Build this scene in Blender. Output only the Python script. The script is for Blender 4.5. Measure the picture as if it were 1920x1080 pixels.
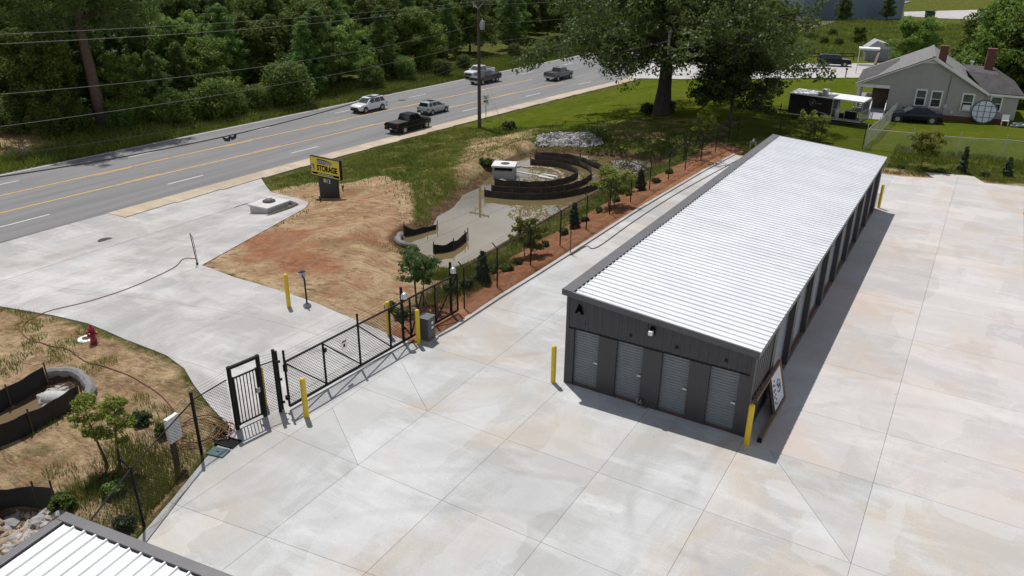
import bpy, bmesh, math, random
import numpy as np
from mathutils import Vector, Matrix

for _o in list(bpy.data.objects):
    bpy.data.objects.remove(_o)
S = bpy.context.scene
C = S.collection
R_ = math.radians
rnd = random.Random(7)

# ------------------------------------------------------------------ camera
CAM = np.array([10.476, -21.233, 13.973])
YAW, PITCH, ROLL, FPX = -0.53770, 0.41457, 0.01045, 1450.84


def cam_axes():
    cy, sy = math.cos(YAW), math.sin(YAW)
    f = np.array([sy * math.cos(PITCH), cy * math.cos(PITCH), -math.sin(PITCH)])
    r = np.array([cy, -sy, 0.0])
    u = np.cross(r, f)
    r2 = math.cos(ROLL) * r + math.sin(ROLL) * u
    return r2, np.cross(r2, f), f


AX_R, AX_U, AX_F = cam_axes()
cam_data = bpy.data.cameras.new('camera')
cam = bpy.data.objects.new('camera', cam_data)
C.objects.link(cam)
cam.matrix_world = Matrix(((AX_R[0], AX_U[0], -AX_F[0], CAM[0]), (AX_R[1], AX_U[1], -AX_F[1], CAM[1]),
                           (AX_R[2], AX_U[2], -AX_F[2], CAM[2]), (0, 0, 0, 1)))
cam_data.sensor_width = 36.0
cam_data.lens = FPX / 1920 * 36.0
cam_data.clip_start = 0.2
cam_data.clip_end = 2000
S.camera = cam

# ------------------------------------------------------------------ sky and sun
SUN_AZ, SUN_EL = 305.0, 66.5      # azimuth clockwise from +Y
world = bpy.data.worlds.new('World')
S.world = world
world.use_nodes = True
wn = world.node_tree.nodes
wn.clear()
w_out = wn.new('ShaderNodeOutputWorld')
w_bg = wn.new('ShaderNodeBackground')
w_sky = wn.new('ShaderNodeTexSky')
w_sky.sky_type = 'NISHITA'
w_sky.sun_disc = False
w_sky.sun_elevation = R_(SUN_EL)
w_sky.sun_rotation = R_(SUN_AZ)
w_sky.air_density = 1.0
w_sky.dust_density = 0.7
w_sky.ozone_density = 1.0
w_bg.inputs['Strength'].default_value = 0.058
# fair-weather clouds on a flat layer: they bunch up toward the horizon
_nt = world.node_tree
_tc = wn.new('ShaderNodeTexCoord')
_sep = wn.new('ShaderNodeSeparateXYZ')
_nt.links.new(_tc.outputs['Generated'], _sep.inputs[0])
_zz = wn.new('ShaderNodeMath'); _zz.operation = 'MAXIMUM'; _zz.inputs[1].default_value = 0.0
_nt.links.new(_sep.outputs[2], _zz.inputs[0])
_za = wn.new('ShaderNodeMath'); _za.operation = 'ADD'; _za.inputs[1].default_value = 0.14
_nt.links.new(_zz.outputs[0], _za.inputs[0])
_cm = wn.new('ShaderNodeCombineXYZ')
for _k in (0, 1):
    _dv = wn.new('ShaderNodeMath'); _dv.operation = 'DIVIDE'
    _nt.links.new(_sep.outputs[_k], _dv.inputs[0]); _nt.links.new(_za.outputs[0], _dv.inputs[1])
    _nt.links.new(_dv.outputs[0], _cm.inputs[_k])
_no = wn.new('ShaderNodeTexNoise')
_no.inputs['Scale'].default_value = 0.75; _no.inputs['Detail'].default_value = 7; _no.inputs['Roughness'].default_value = 0.55
_nt.links.new(_cm.outputs[0], _no.inputs['Vector'])
_rp = wn.new('ShaderNodeValToRGB')
_rp.color_ramp.elements[0].position = 0.36; _rp.color_ramp.elements[1].position = 0.56
_nt.links.new(_no.outputs[0], _rp.inputs[0])
_mx = wn.new('ShaderNodeMix'); _mx.data_type = 'RGBA'
_lo = wn.new('ShaderNodeMapRange'); _lo.interpolation_type = 'SMOOTHSTEP'
_lo.inputs[1].default_value = 0.30; _lo.inputs[2].default_value = 0.62; _lo.inputs[3].default_value = 1.0; _lo.inputs[4].default_value = 0.12
_nt.links.new(_sep.outputs[2], _lo.inputs[0])
_ml = wn.new('ShaderNodeMath'); _ml.operation = 'MULTIPLY'
_nt.links.new(_rp.outputs[0], _ml.inputs[0]); _nt.links.new(_lo.outputs[0], _ml.inputs[1])
_nt.links.new(_ml.outputs[0], _mx.inputs[0]); _nt.links.new(w_sky.outputs[0], _mx.inputs[6])
_mx.inputs[7].default_value = (19.0, 19.4, 20.2, 1)
_nt.links.new(_mx.outputs[2], w_bg.inputs[0])
world.node_tree.links.new(w_bg.outputs[0], w_out.inputs[0])
sun_data = bpy.data.lights.new('sun', 'SUN')
sun_data.energy = 4.1
sun_data.angle = R_(0.55)
sun_data.color = (1.0, 0.965, 0.925)
sun = bpy.data.objects.new('sun', sun_data)
C.objects.link(sun)
_d = Vector((-math.sin(R_(SUN_AZ)) * math.cos(R_(SUN_EL)), -math.cos(R_(SUN_AZ)) * math.cos(R_(SUN_EL)), -math.sin(R_(SUN_EL))))
sun.rotation_euler = _d.to_track_quat('-Z', 'Y').to_euler()
sun.location = (-30, 20, 60)
S.render.engine = 'CYCLES'
S.view_settings.view_transform = 'Standard'
S.view_settings.look = 'None'
S.view_settings.exposure = 0.0
S.view_settings.gamma = 1.0
S.view_settings.use_curve_mapping = False
S.cycles.max_bounces = 6
S.cycles.transparent_max_bounces = 8


# ------------------------------------------------------------------ helpers
def tag(o, label=None, cat=None, group=None, kind=None):
    if label: o['label'] = label
    if cat: o['category'] = cat
    if group: o['group'] = group
    if kind: o['kind'] = kind
    return o


def thing(name, label, cat, loc=(0, 0, 0), rz=0.0, group=None):
    o = bpy.data.objects.new(name, None)
    C.objects.link(o)
    o.empty_display_size = 0.2
    o.location = tuple(float(a) for a in loc)
    o.rotation_euler = (0, 0, rz)
    return tag(o, label, cat, group)


def copy_tree(o, parent=None):
    c = o.copy()
    C.objects.link(c)
    c.parent = parent
    for ch in list(o.children):
        copy_tree(ch, c)
    return c


def link(name, me, mats, parent=None, loc=None, rz=None):
    o = bpy.data.objects.new(name, me)
    C.objects.link(o)
    if not isinstance(mats, (list, tuple)): mats = [mats]
    if len(me.materials) == 0:
        for m in mats: me.materials.append(m)
    o.parent = parent
    if loc is not None: o.location = tuple(float(a) for a in loc)
    if rz is not None: o.rotation_euler = (0, 0, rz)
    return o


class MB:
    """collects faces; build() links them as one mesh object"""
    def __init__(self):
        self.v, self.f, self.m = [], [], []

    def add(self, vs, fs, mi=0):
        b = len(self.v)
        self.v.extend([tuple(float(c) for c in p) for p in vs])
        self.f.extend([tuple(i + b for i in q) for q in fs])
        self.m.extend([mi] * len(fs))
        return self

    def box(self, x0, x1, y0, y1, z0, z1, mi=0):
        v = [(x0, y0, z0), (x1, y0, z0), (x1, y1, z0), (x0, y1, z0), (x0, y0, z1), (x1, y0, z1), (x1, y1, z1), (x0, y1, z1)]
        return self.add(v, [(0, 3, 2, 1), (4, 5, 6, 7), (0, 1, 5, 4), (1, 2, 6, 5), (2, 3, 7, 6), (3, 0, 4, 7)], mi)

    def bar(self, p0, p1, w, h, mi=0, up=(0, 0, 1)):
        """box along p0-p1, w wide sideways, h along up"""
        p0, p1, up = Vector(p0), Vector(p1), Vector(up)
        d = (p1 - p0).normalized()
        s = d.cross(up)
        if s.length < 1e-4: s = d.cross(Vector((1, 0, 0)))
        s.normalize()
        u = s.cross(d).normalized()
        vs = []
        for p in (p0, p1):
            for a, b in ((-1, -1), (1, -1), (1, 1), (-1, 1)):
                vs.append(p + s * (a * w / 2) + u * (b * h / 2))
        return self.add(vs, [(3, 2, 1, 0), (4, 5, 6, 7), (0, 1, 5, 4), (1, 2, 6, 5), (2, 3, 7, 6), (3, 0, 4, 7)], mi)

    def tube(self, pts, r, n=6, mi=0, cap=True):
        pts = [Vector(p) for p in pts]
        k = len(pts)
        rs = list(r) if hasattr(r, '__len__') else [r] * k
        vs, fs = [], []
        d0 = (pts[1] - pts[0]).normalized()
        s = d0.cross(Vector((0, 0, 1)))
        if s.length < 1e-3: s = d0.cross(Vector((1, 0, 0)))
        s.normalize()
        for i in range(k):
            d = (pts[min(i + 1, k - 1)] - pts[max(i - 1, 0)]).normalized()
            s = (s - d * s.dot(d))
            if s.length < 1e-5: s = d.orthogonal()
            s.normalize()
            u = d.cross(s)
            for j in range(n):
                a = 2 * math.pi * j / n
                vs.append(pts[i] + (s * math.cos(a) + u * math.sin(a)) * rs[i])
        for i in range(k - 1):
            for j in range(n):
                a, b = i * n + j, i * n + (j + 1) % n
                fs.append((a, b, b + n, a + n))
        if cap:
            fs.append(tuple(reversed(range(n))))
            fs.append(tuple(range((k - 1) * n, k * n)))
        return self.add(vs, fs, mi)

    def cyl(self, p0, p1, r0, r1=None, n=12, mi=0):
        return self.tube([p0, p1], [r0, r0 if r1 is None else r1], n, mi)

    def lathe(self, prof, n=16, c=(0, 0, 0), mi=0):
        vs, fs = [], []
        for r, z in prof:
            for j in range(n):
                a = 2 * math.pi * j / n
                vs.append((c[0] + r * math.cos(a), c[1] + r * math.sin(a), c[2] + z))
        for i in range(len(prof) - 1):
            for j in range(n):
                a, b = i * n + j, i * n + (j + 1) % n
                fs.append((a, b, b + n, a + n))
        fs.append(tuple(reversed(range(n))))
        fs.append(tuple(range((len(prof) - 1) * n, len(prof) * n)))
        return self.add(vs, fs, mi)

    def prism(self, poly, vec, mi=0):
        """extrude a planar 3-D polygon by vec"""
        n = len(poly)
        vs = [tuple(p) for p in poly] + [tuple(np.array(p) + np.array(vec)) for p in poly]
        fs = [tuple(reversed(range(n))), tuple(range(n, 2 * n))]
        fs += [(i, (i + 1) % n, (i + 1) % n + n, i + n) for i in range(n)]
        return self.add(vs, fs, mi)

    def loft(self, rings, mi=0, cap=True):
        n = len(rings[0])
        vs = [p for r in rings for p in r]
        fs = []
        for i in range(len(rings) - 1):
            for j in range(n):
                a, b = i * n + j, i * n + (j + 1) % n
                fs.append((a, b, b + n, a + n))
        if cap:
            fs.append(tuple(reversed(range(n))))
            fs.append(tuple(range((len(rings) - 1) * n, len(rings) * n)))
        return self.add(vs, fs, mi)

    def mesh(self, name, smooth=False, fix=True):
        me = bpy.data.meshes.new(name)
        me.from_pydata(self.v, [], self.f)
        me.polygons.foreach_set('material_index', self.m)
        if fix:
            bm = bmesh.new()
            bm.from_mesh(me)
            bmesh.ops.recalc_face_normals(bm, faces=bm.faces)
            bm.to_mesh(me)
            bm.free()
        if smooth:
            me.polygons.foreach_set('use_smooth', [True] * len(me.polygons))
            try: me.set_sharp_from_angle(angle=R_(38))
            except Exception: pass
        me.update()
        return me

    def build(self, name, mats, parent=None, loc=None, rz=None, smooth=False, bevel=0.0, fix=True):
        o = link(name, self.mesh(name, smooth, fix), mats, parent, loc, rz)
        if bevel:
            b = o.modifiers.new('bevel', 'BEVEL')
            b.width = bevel
            b.segments = 2
            b.limit_method = 'ANGLE'
            b.angle_limit = R_(35)
        return o


def np_mesh(name, V, F, mats, parent=None, loc=None, tint=None, smooth=False, extra=None):
    """fast mesh from numpy arrays; F is (n,3) or (n,4); tint a float per vertex"""
    V = np.asarray(V, np.float32)
    F = np.asarray(F, np.int32)
    me = bpy.data.meshes.new(name)
    nf, k = F.shape
    me.vertices.add(len(V))
    me.vertices.foreach_set('co', V.ravel())
    me.loops.add(nf * k)
    me.loops.foreach_set('vertex_index', F.ravel())
    me.polygons.add(nf)
    me.polygons.foreach_set('loop_start', np.arange(nf, dtype=np.int32) * k)
    if smooth: me.polygons.foreach_set('use_smooth', np.ones(nf, bool))
    if tint is not None:
        a = me.attributes.new('tint', 'FLOAT', 'POINT')
        a.data.foreach_set('value', np.asarray(tint, np.float32))
    for key, val in (extra or {}).items():
        a = me.attributes.new(key, 'FLOAT', 'POINT')
        a.data.foreach_set('value', np.asarray(val, np.float32))
    me.update(calc_edges=True)
    me.validate()
    return link(name, me, mats, parent, loc)


# ------------------------------------------------------------------ materials
MATS = {}


def new_mat(name):
    m = bpy.data.materials.new(name)
    m.use_nodes = True
    nt = m.node_tree
    b = nt.nodes['Principled BSDF']
    return m, nt, b


def nd(nt, t, **kw):
    n = nt.nodes.new(t)
    for k, v in kw.items():
        if k in n.inputs: n.inputs[k].default_value = v
        else: setattr(n, k, v)
    return n


def mixc(nt, fac, a, b, mode='MIX'):
    n = nt.nodes.new('ShaderNodeMix')
    n.data_type = 'RGBA'
    n.blend_type = mode
    for sock, val in ((n.inputs[0], fac), (n.inputs[6], a), (n.inputs[7], b)):
        if hasattr(val, 'links') or hasattr(val, 'is_linked'): nt.links.new(val, sock)
        elif isinstance(val, (int, float)): sock.default_value = val
        else: sock.default_value = (*val, 1.0) if len(val) == 3 else val
    return n.outputs[2]


def ramp(nt, fac, stops):
    n = nt.nodes.new('ShaderNodeValToRGB')
    nt.links.new(fac, n.inputs[0])
    cr = n.color_ramp
    while len(cr.elements) < len(stops): cr.elements.new(0.5)
    for e, (p, c) in zip(cr.elements, stops):
        e.position = p
        e.color = (c, c, c, 1) if isinstance(c, (int, float)) else (*c, 1)
    return n.outputs[0]


def noise(nt, scale, detail=4, rough=0.6, vec=None, dist=0.0, stretch=None, coord='Object'):
    if vec is None:
        if coord == 'World': vec = nt.nodes.new('ShaderNodeNewGeometry').outputs['Position']
        else: vec = nt.nodes.new('ShaderNodeTexCoord').outputs[coord]
    if stretch:
        mp = nt.nodes.new('ShaderNodeMapping')
        mp.inputs['Scale'].default_value = stretch[:3]
        if len(stretch) > 3: mp.inputs['Rotation'].default_value = (0, 0, stretch[3])
        nt.links.new(vec, mp.inputs[0])
        vec = mp.outputs[0]
    n = nt.nodes.new('ShaderNodeTexNoise')
    n.inputs['Scale'].default_value = scale
    n.inputs['Detail'].default_value = detail
    n.inputs['Roughness'].default_value = rough
    n.inputs['Distortion'].default_value = dist
    nt.links.new(vec, n.inputs['Vector'])
    return n.outputs[0]


def bump(nt, b, height, strength=0.3, dist=0.02):
    n = nt.nodes.new('ShaderNodeBump')
    n.inputs['Strength'].default_value = strength
    n.inputs['Distance'].default_value = dist
    nt.links.new(height, n.inputs['Height'])
    nt.links.new(n.outputs[0], b.inputs['Normal'])


def M(name, col, rough=0.6, metal=0.0, var=0.15, scale=3.0, bmp=0.0, bscale=30.0, coat=0.0, spec=None, grime=0.0):
    """plain painted / moulded surface with a little colour variation and wear"""
    if name in MATS: return MATS[name]
    m, nt, b = new_mat(name)
    n1 = noise(nt, scale, 5, 0.65)
    lo = tuple(c * (1 - var) for c in col)
    hi = tuple(min(1, c * (1 + var)) for c in col)
    colr = ramp(nt, n1, [(0.3, lo), (0.7, hi)])
    if grime:
        g = ramp(nt, noise(nt, scale * 2.7, 6, 0.7), [(0.45, 0.0), (0.75, grime)])
        colr = mixc(nt, g, colr, tuple(c * 0.45 + 0.02 for c in col))
    nt.links.new(colr, b.inputs['Base Color'])
    b.inputs['Roughness'].default_value = rough
    b.inputs['Metallic'].default_value = metal
    if coat: b.inputs['Coat Weight'].default_value = coat
    if spec is not None: b.inputs['Specular IOR Level'].default_value = spec
    if bmp: bump(nt, b, noise(nt, bscale, 4), bmp, 0.01)
    MATS[name] = m
    return m


def leaf_mat(name, dark, light, trans=0.3, rough=0.55):
    m, nt, b = new_mat(name)
    at = nt.nodes.new('ShaderNodeAttribute')
    at.attribute_name = 'tint'
    oi = nt.nodes.new('ShaderNodeObjectInfo')
    mid = tuple((a + c) / 2 for a, c in zip(dark, light))
    c = ramp(nt, at.outputs['Fac'], [(0.0, dark), (0.5, mid), (1.0, light)])
    hs = nt.nodes.new('ShaderNodeHueSaturation')
    mr = nt.nodes.new('ShaderNodeMapRange')
    mr.inputs[3].default_value = 0.485
    mr.inputs[4].default_value = 0.513
    nt.links.new(oi.outputs['Random'], mr.inputs[0])
    nt.links.new(mr.outputs[0], hs.inputs['Hue'])
    mv = nt.nodes.new('ShaderNodeMapRange')
    mv.inputs[3].default_value = 0.66
    mv.inputs[4].default_value = 1.34
    nt.links.new(oi.outputs['Random'], mv.inputs[0])
    nt.links.new(mv.outputs[0], hs.inputs['Value'])
    nt.links.new(c, hs.inputs['Color'])
    nt.links.new(hs.outputs[0], b.inputs['Base Color'])
    b.inputs['Roughness'].default_value = rough
    b.inputs['Specular IOR Level'].default_value = 0.3
    t = nt.nodes.new('ShaderNodeBsdfTranslucent')
    nt.links.new(hs.outputs[0], t.inputs[0])
    mx = nt.nodes.new('ShaderNodeMixShader')
    mx.inputs[0].default_value = trans
    nt.links.new(b.outputs[0], mx.inputs[1])
    nt.links.new(t.outputs[0], mx.inputs[2])
    nt.links.new(mx.outputs[0], nt.nodes['Material Output'].inputs[0])
    MATS[name] = m
    return m


def concrete_mat(name, base, warm, dark, rust=0.25, angle=0.0):
    """broom-finished slab: slab-to-slab shade, big damp patches, directional streaks, rusty tints"""
    m, nt, b = new_mat(name)
    pos = nt.nodes.new('ShaderNodeNewGeometry').outputs['Position']
    oi = nt.nodes.new('ShaderNodeObjectInfo')
    big = noise(nt, 0.20, 7, 0.66, pos, 1.4)
    c = mixc(nt, ramp(nt, big, [(0.44, 0.0), (0.58, 0.85)]), base, dark)
    st = noise(nt, 0.75, 6, 0.7, pos, 0.5, (1.0, 0.22, 1.0, angle))
    c = mixc(nt, ramp(nt, st, [(0.44, 0.0), (0.6, 0.75)]), c, dark)
    wt = noise(nt, 0.8, 5, 0.7, pos, 0.3, (0.3, 1.0, 1.0, angle))
    c = mixc(nt, ramp(nt, wt, [(0.48, 0.0), (0.64, 0.75)]), c, tuple(min(1, x * 1.16) for x in base))
    wm = noise(nt, 0.23, 5, 0.6, pos, 0.9)
    c = mixc(nt, ramp(nt, wm, [(0.47, 0.0), (0.68, rust)]), c, warm)
    fine = noise(nt, 22.0, 3, 0.6, pos)
    c = mixc(nt, 0.12, c, ramp(nt, fine, [(0.3, 0.15), (0.7, 0.85)]), 'OVERLAY')
    sp = noise(nt, 5.0, 2, 0.5, pos)
    c = mixc(nt, ramp(nt, sp, [(0.735, 0.0), (0.76, 0.5)]), c, (0.12, 0.1, 0.09))
    # squarish trowel and wash marks
    vo = nt.nodes.new('ShaderNodeTexVoronoi')
    vo.distance = 'CHEBYCHEV'; vo.inputs['Scale'].default_value = 0.42; vo.inputs['Randomness'].default_value = 0.9
    mpv = nt.nodes.new('ShaderNodeMapping'); mpv.inputs['Scale'].default_value = (1.0, 0.6, 1.0); mpv.inputs['Rotation'].default_value = (0, 0, 0.06)
    ds = nt.nodes.new('ShaderNodeVectorMath'); ds.operation = 'ADD'
    nzz = nt.nodes.new('ShaderNodeTexNoise'); nzz.inputs['Scale'].default_value = 1.5; nzz.inputs['Detail'].default_value = 5
    nt.links.new(pos, nzz.inputs['Vector'])
    scl = nt.nodes.new('ShaderNodeVectorMath'); scl.operation = 'SCALE'; scl.inputs['Scale'].default_value = 0.55
    nt.links.new(nzz.outputs[1], scl.inputs[0])
    nt.links.new(pos, ds.inputs[0]); nt.links.new(scl.outputs[0], ds.inputs[1])
    nt.links.new(ds.outputs[0], mpv.inputs[0]); nt.links.new(mpv.outputs[0], vo.inputs['Vector'])
    sx_ = nt.nodes.new('ShaderNodeSeparateColor'); nt.links.new(vo.outputs['Color'], sx_.inputs[0])
    c = mixc(nt, ramp(nt, sx_.outputs[0], [(0.64, 0.0), (0.76, 0.32)]), c, dark)
    c = mixc(nt, ramp(nt, sx_.outputs[1], [(0.70, 0.0), (0.84, 0.35)]), c, tuple(min(1, x * 1.12) for x in base))
    # faint tyre tracks where vehicles swing through the yard
    for (tx, ty), rads in (((6.5, -17.5), (11.6, 13.3)), ((-13.5, 13.0), (14.8, 16.5)), ((13.0, -2.0), (7.2, 8.9))):
        dn = nt.nodes.new('ShaderNodeVectorMath'); dn.operation = 'DISTANCE'
        nt.links.new(pos, dn.inputs[0]); dn.inputs[1].default_value = (tx, ty, 0)
        for rr_ in rads:
            sb = nt.nodes.new('ShaderNodeMath'); sb.operation = 'SUBTRACT'; sb.inputs[1].default_value = rr_
            nt.links.new(dn.outputs['Value'], sb.inputs[0])
            ab = nt.nodes.new('ShaderNodeMath'); ab.operation = 'ABSOLUTE'; nt.links.new(sb.outputs[0], ab.inputs[0])
            tk = ramp(nt, ab.outputs[0], [(0.06, 0.30), (0.20, 0.0)])
            mm_ = nt.nodes.new('ShaderNodeMath'); mm_.operation = 'MULTIPLY'
            nt.links.new(tk, mm_.inputs[0]); nt.links.new(ramp(nt, noise(nt, 0.5, 4, 0.6, pos), [(0.4, 0.0), (0.62, 1.0)]), mm_.inputs[1])
            c = mixc(nt, mm_.outputs[0], c, tuple(x * 0.72 for x in dark))
    mv = nt.nodes.new('ShaderNodeMapRange')
    mv.inputs[3].default_value = 0.93
    mv.inputs[4].default_value = 1.05
    nt.links.new(oi.outputs['Random'], mv.inputs[0])
    hs = nt.nodes.new('ShaderNodeHueSaturation')
    nt.links.new(mv.outputs[0], hs.inputs['Value'])
    nt.links.new(c, hs.inputs['Color'])
    nt.links.new(hs.outputs[0], b.inputs['Base Color'])
    b.inputs['Roughness'].default_value = 0.78
    b.inputs['Specular IOR Level'].default_value = 0.35
    bump(nt, b, noise(nt, 60, 3, 0.6, pos), 0.15, 0.004)
    MATS[name] = m
    return m


# ------------------------------------------------------------------ pixels of the survey -> ground points
def ray(px, py):
    d = AX_F * FPX + AX_R * (px - 960) + AX_U * (540 - py)
    return d / np.linalg.norm(d)


def un(px, py, z=0.0):
    d = ray(px, py)
    return CAM + d * ((z - CAM[2]) / d[2])


def march(px, py, fn):
    d = ray(px, py)
    z = 0.0
    lo = (1.5 - CAM[2]) / d[2]
    hi = (-9.0 - CAM[2]) / d[2]
    for _ in range(60):
        t = (lo + hi) / 2
        p = CAM + d * t
        if p[2] > fn(p[0], p[1]): lo = t
        else: hi = t
    return CAM + d * (lo + hi) / 2
# ------------------------------------------------------------------ lie of the land
def sstep(t):
    t = np.clip(t, 0, 1)
    return t * t * (3 - 2 * t)


ROAD_Z = -3.0
POND_Z = -1.2


def road_near(y):
    y = np.asarray(y, float)
    yc = np.clip(y, 0, 80)
    return -39.5 + 0.018 * y + 0.00062 * yc * yc + np.maximum(y - 80, 0) * 0.04


def road_far(y):
    y = np.asarray(y, float)
    return -55.9 + 0.046 * y


def base_z(x, y):
    x = np.asarray(x, float); y = np.asarray(y, float)
    n = road_near(y) + 1.9
    s = np.clip((x - n) / (-12.0 - n), 0, 1)
    prof = 0.5 * s + 0.5 * sstep(s)
    z = ROAD_Z * (1 - prof)
    z = z - 3.0 * sstep((y - 66) / 24.0) * prof
    fx = road_far(y) - x
    z = z + np.where(fx > 0, 0.05 * np.minimum(fx, 30) * 0.6, 0)
    return z


def at0(px, py):
    return march(px, py, lambda x, y: float(base_z(x, y)))


def sdist(px, py, poly):
    """signed distance to polygon (negative inside), vectorised"""
    P = np.asarray(poly, float)[:, :2]
    px = np.asarray(px, float); py = np.asarray(py, float)
    d = np.full(px.shape, 1e9)
    ins = np.zeros(px.shape, bool)
    for i in range(len(P)):
        a, b = P[i], P[(i + 1) % len(P)]
        e = b - a
        wx, wy = px - a[0], py - a[1]
        t = np.clip((wx * e[0] + wy * e[1]) / max(e @ e, 1e-9), 0, 1)
        d = np.minimum(d, np.hypot(wx - t * e[0], wy - t * e[1]))
        c = ((a[1] > py) != (b[1] > py)) & (px < (b[0] - a[0]) * (py - a[1]) / ((b[1] - a[1]) if abs(b[1] - a[1]) > 1e-9 else 1e-9) + a[0])
        ins ^= c
    return np.where(ins, -d, d)


def pxpoly(pts, z=None):
    return [tuple((un(*p, z) if z is not None else at0(*p))[:2]) for p in pts]


POND = pxpoly([(822, 500), (845, 503), (880, 490), (930, 462), (1000, 422), (1080, 378), (1150, 347), (1200, 322), (1225, 310), (1228, 302),
               (1190, 298), (1120, 293), (1075, 288), (1030, 287), (985, 297), (965, 305), (952, 318), (915, 335), (900, 352), (870, 365),
               (850, 390), (822, 405), (812, 425), (770, 435), (752, 452), (765, 465), (800, 478)], POND_Z)
DRIVE = ([tuple(at0(*p)[:2]) for p in [(500, 350), (508, 360), (560, 372), (579, 380), (572, 390), (378, 497), (440, 520), (620, 580), (735, 628), (768, 641)]]
         + [(-7.13, -6.5), (-7.42, -8.45)]
         + [tuple(at0(*p)[:2]) for p in [(437, 806), (395, 762), (364, 722), (345, 690), (312, 666), (235, 636), (165, 606), (100, 591), (0, 574), (-160, 548)]])
_e = DRIVE[-1]
DRIVE += [(_e[0] - 6, _e[1] - 3), (float(road_near(-22)) - 0.1, -22.0), (float(road_near(-10)) - 0.1, -10.0), (float(road_near(0)) - 0.1, 0.0), (float(road_near(8.2)) - 0.03, 8.2), (float(road_near(8.6)) + 1.0, 8.6), (float(road_near(14)) + 1.2, 14.0), (float(road_near(20)) + 1.3, 20.0)]
LOT = [(-4.4, -15.6), (-5.7, -12.7), (-6.3, -11.2), (-7.0, -9.6), (-7.42, -8.45), (-7.13, -6.5), (-6.4, -0.62), (-6.1, -0.4), (-5.86, 0.2), (-5.72, 1.4),
       (-5.7, 5), (-5.6, 8), (-5.5, 13), (-5.4, 20), (-4.95, 30), (-4.5, 36), (6.9, 36.3)]
LOT += [tuple(un(*p)[:2]) for p in [(1752, 334), (1735, 323), (1825, 330), (1846, 343), (1920, 350)]]
LOT += [(26, 36.5), (26, -26), (-4.4, -26)]
# dirt swale with silt fences on the near left, and the rocky outfall below it
SWALE = pxpoly([(-80, 770), (20, 735), (85, 700), (135, 700), (165, 725), (150, 760), (60, 800), (-80, 860)], -0.4)
ROCKS = pxpoly([(-60, 935), (60, 930), (110, 935), (128, 962), (60, 1010), (-60, 1090)], -0.3)
D_SAND = pxpoly([(378, 497), (579, 381), (508, 358), (585, 342), (640, 345), (720, 328), (765, 348), (772, 400), (800, 425), (748, 440), (740, 470), (800, 495), (850, 525), (868, 575), (800, 640), (735, 628), (620, 580)])
D_CLAY1 = pxpoly([(440, 455), (520, 425), (590, 428), (600, 445), (550, 458), (640, 478), (668, 512), (600, 522), (500, 505), (450, 480)])
D_STRIP = [(-7.9, 3.2), (-8.4, 10), (-8.2, 20), (-7.9, 30), (-7.2, 40), (-4.2, 38), (-5.4, 20), (-5.6, 8), (-5.6, 1.0), (-6.0, -0.6), (-7.6, -0.6)]
D_LEFT = pxpoly([(-200, 540), (0, 572), (100, 590), (235, 634), (312, 664), (345, 688), (364, 720), (437, 806), (380, 870), (260, 1010), (130, 975), (-60, 1060), (-300, 800)])
D_BACK = [(5, 34), (30, 34), (30, 39.5), (5, 38.2)]
D_NBANK = pxpoly([(880, 262), (1010, 240), (1000, 285), (900, 330), (870, 350), (830, 330)])
D_OAK = pxpoly([(1130, 225), (1300, 215), (1420, 225), (1380, 262), (1150, 262), (1040, 245)])
D_CLEAR = pxpoly([(-10, 225), (70, 235), (110, 265), (60, 285), (-10, 290)])


def hump(x, y):
    return 0.10 * np.sin(x * 0.9 + 1.3 * np.sin(y * 0.43)) * np.sin(y * 0.8 + 0.7 * np.sin(x * 0.61)) + 0.05 * np.sin(2.3 * x + y) * np.sin(1.9 * y - 0.6 * x)


def ground_z(x, y):
    x = np.asarray(x, float); y = np.asarray(y, float)
    z = base_z(x, y)
    paved = np.minimum(sdist(x, y, LOT), sdist(x, y, DRIVE))
    off = sstep((paved - 0.1) / 1.5)
    fx = road_far(y) - x
    nx = x - road_near(y)
    off = off * sstep((nx - 1.9) / 3.0) + sstep((fx - 0.4) / 4.0) * 1.3
    z = z + hump(x, y) * off * np.where(y > 50, 0.35, 1.0)
    dp = sdist(x, y, POND)
    bank = np.where(dp > 0, POND_Z + 0.02 + 0.27 * dp + 0.10 * hump(x * 1.7, y * 1.7) * 4 * np.clip(dp, 0, 1), POND_Z - 0.55 * sstep(-dp / 1.0))
    z = np.where(dp < 9, np.minimum(z, bank), z)
    # spoil berm along the west bank of the pond
    bx, by = -21.0, 22.0
    z = z + 0.55 * np.exp(-((x + 20.6 + 0.02 * (y - 20)) / 1.7) ** 2) * sstep((y - 12) / 6) * sstep((38 - y) / 6) * (dp > 1.0) * sstep((dp - 0.6) / 1.6)
    z = z - 0.45 * sstep(-sdist(x, y, SWALE) / 0.8) - 0.55 * sstep(-sdist(x, y, ROCKS) / 1.0)
    z = z - 0.02 - 0.16 * sstep((0.02 - paved) / 0.35)
    onroad = np.minimum(nx, 0) > -999
    rd = np.maximum(x - (road_near(y) + 1.75), road_far(y) - 0.1 - x)
    z = z - 0.22 * sstep((0.05 - rd) / 0.5)
    return z


def at(px, py):
    p = march(px, py, lambda x, y: float(ground_z(x, y)))
    return Vector(p)


def gz(x, y):
    return float(ground_z(x, y))


def lerp(a, b, t):
    return a + (b - a) * t


# ------------------------------------------------------------------ ground sheet
def spaced(*segs):
    out = []
    for a, b, st in segs:
        out += list(np.arange(a, b, st))
    out.append(segs[-1][1])
    return np.array(out)


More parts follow.
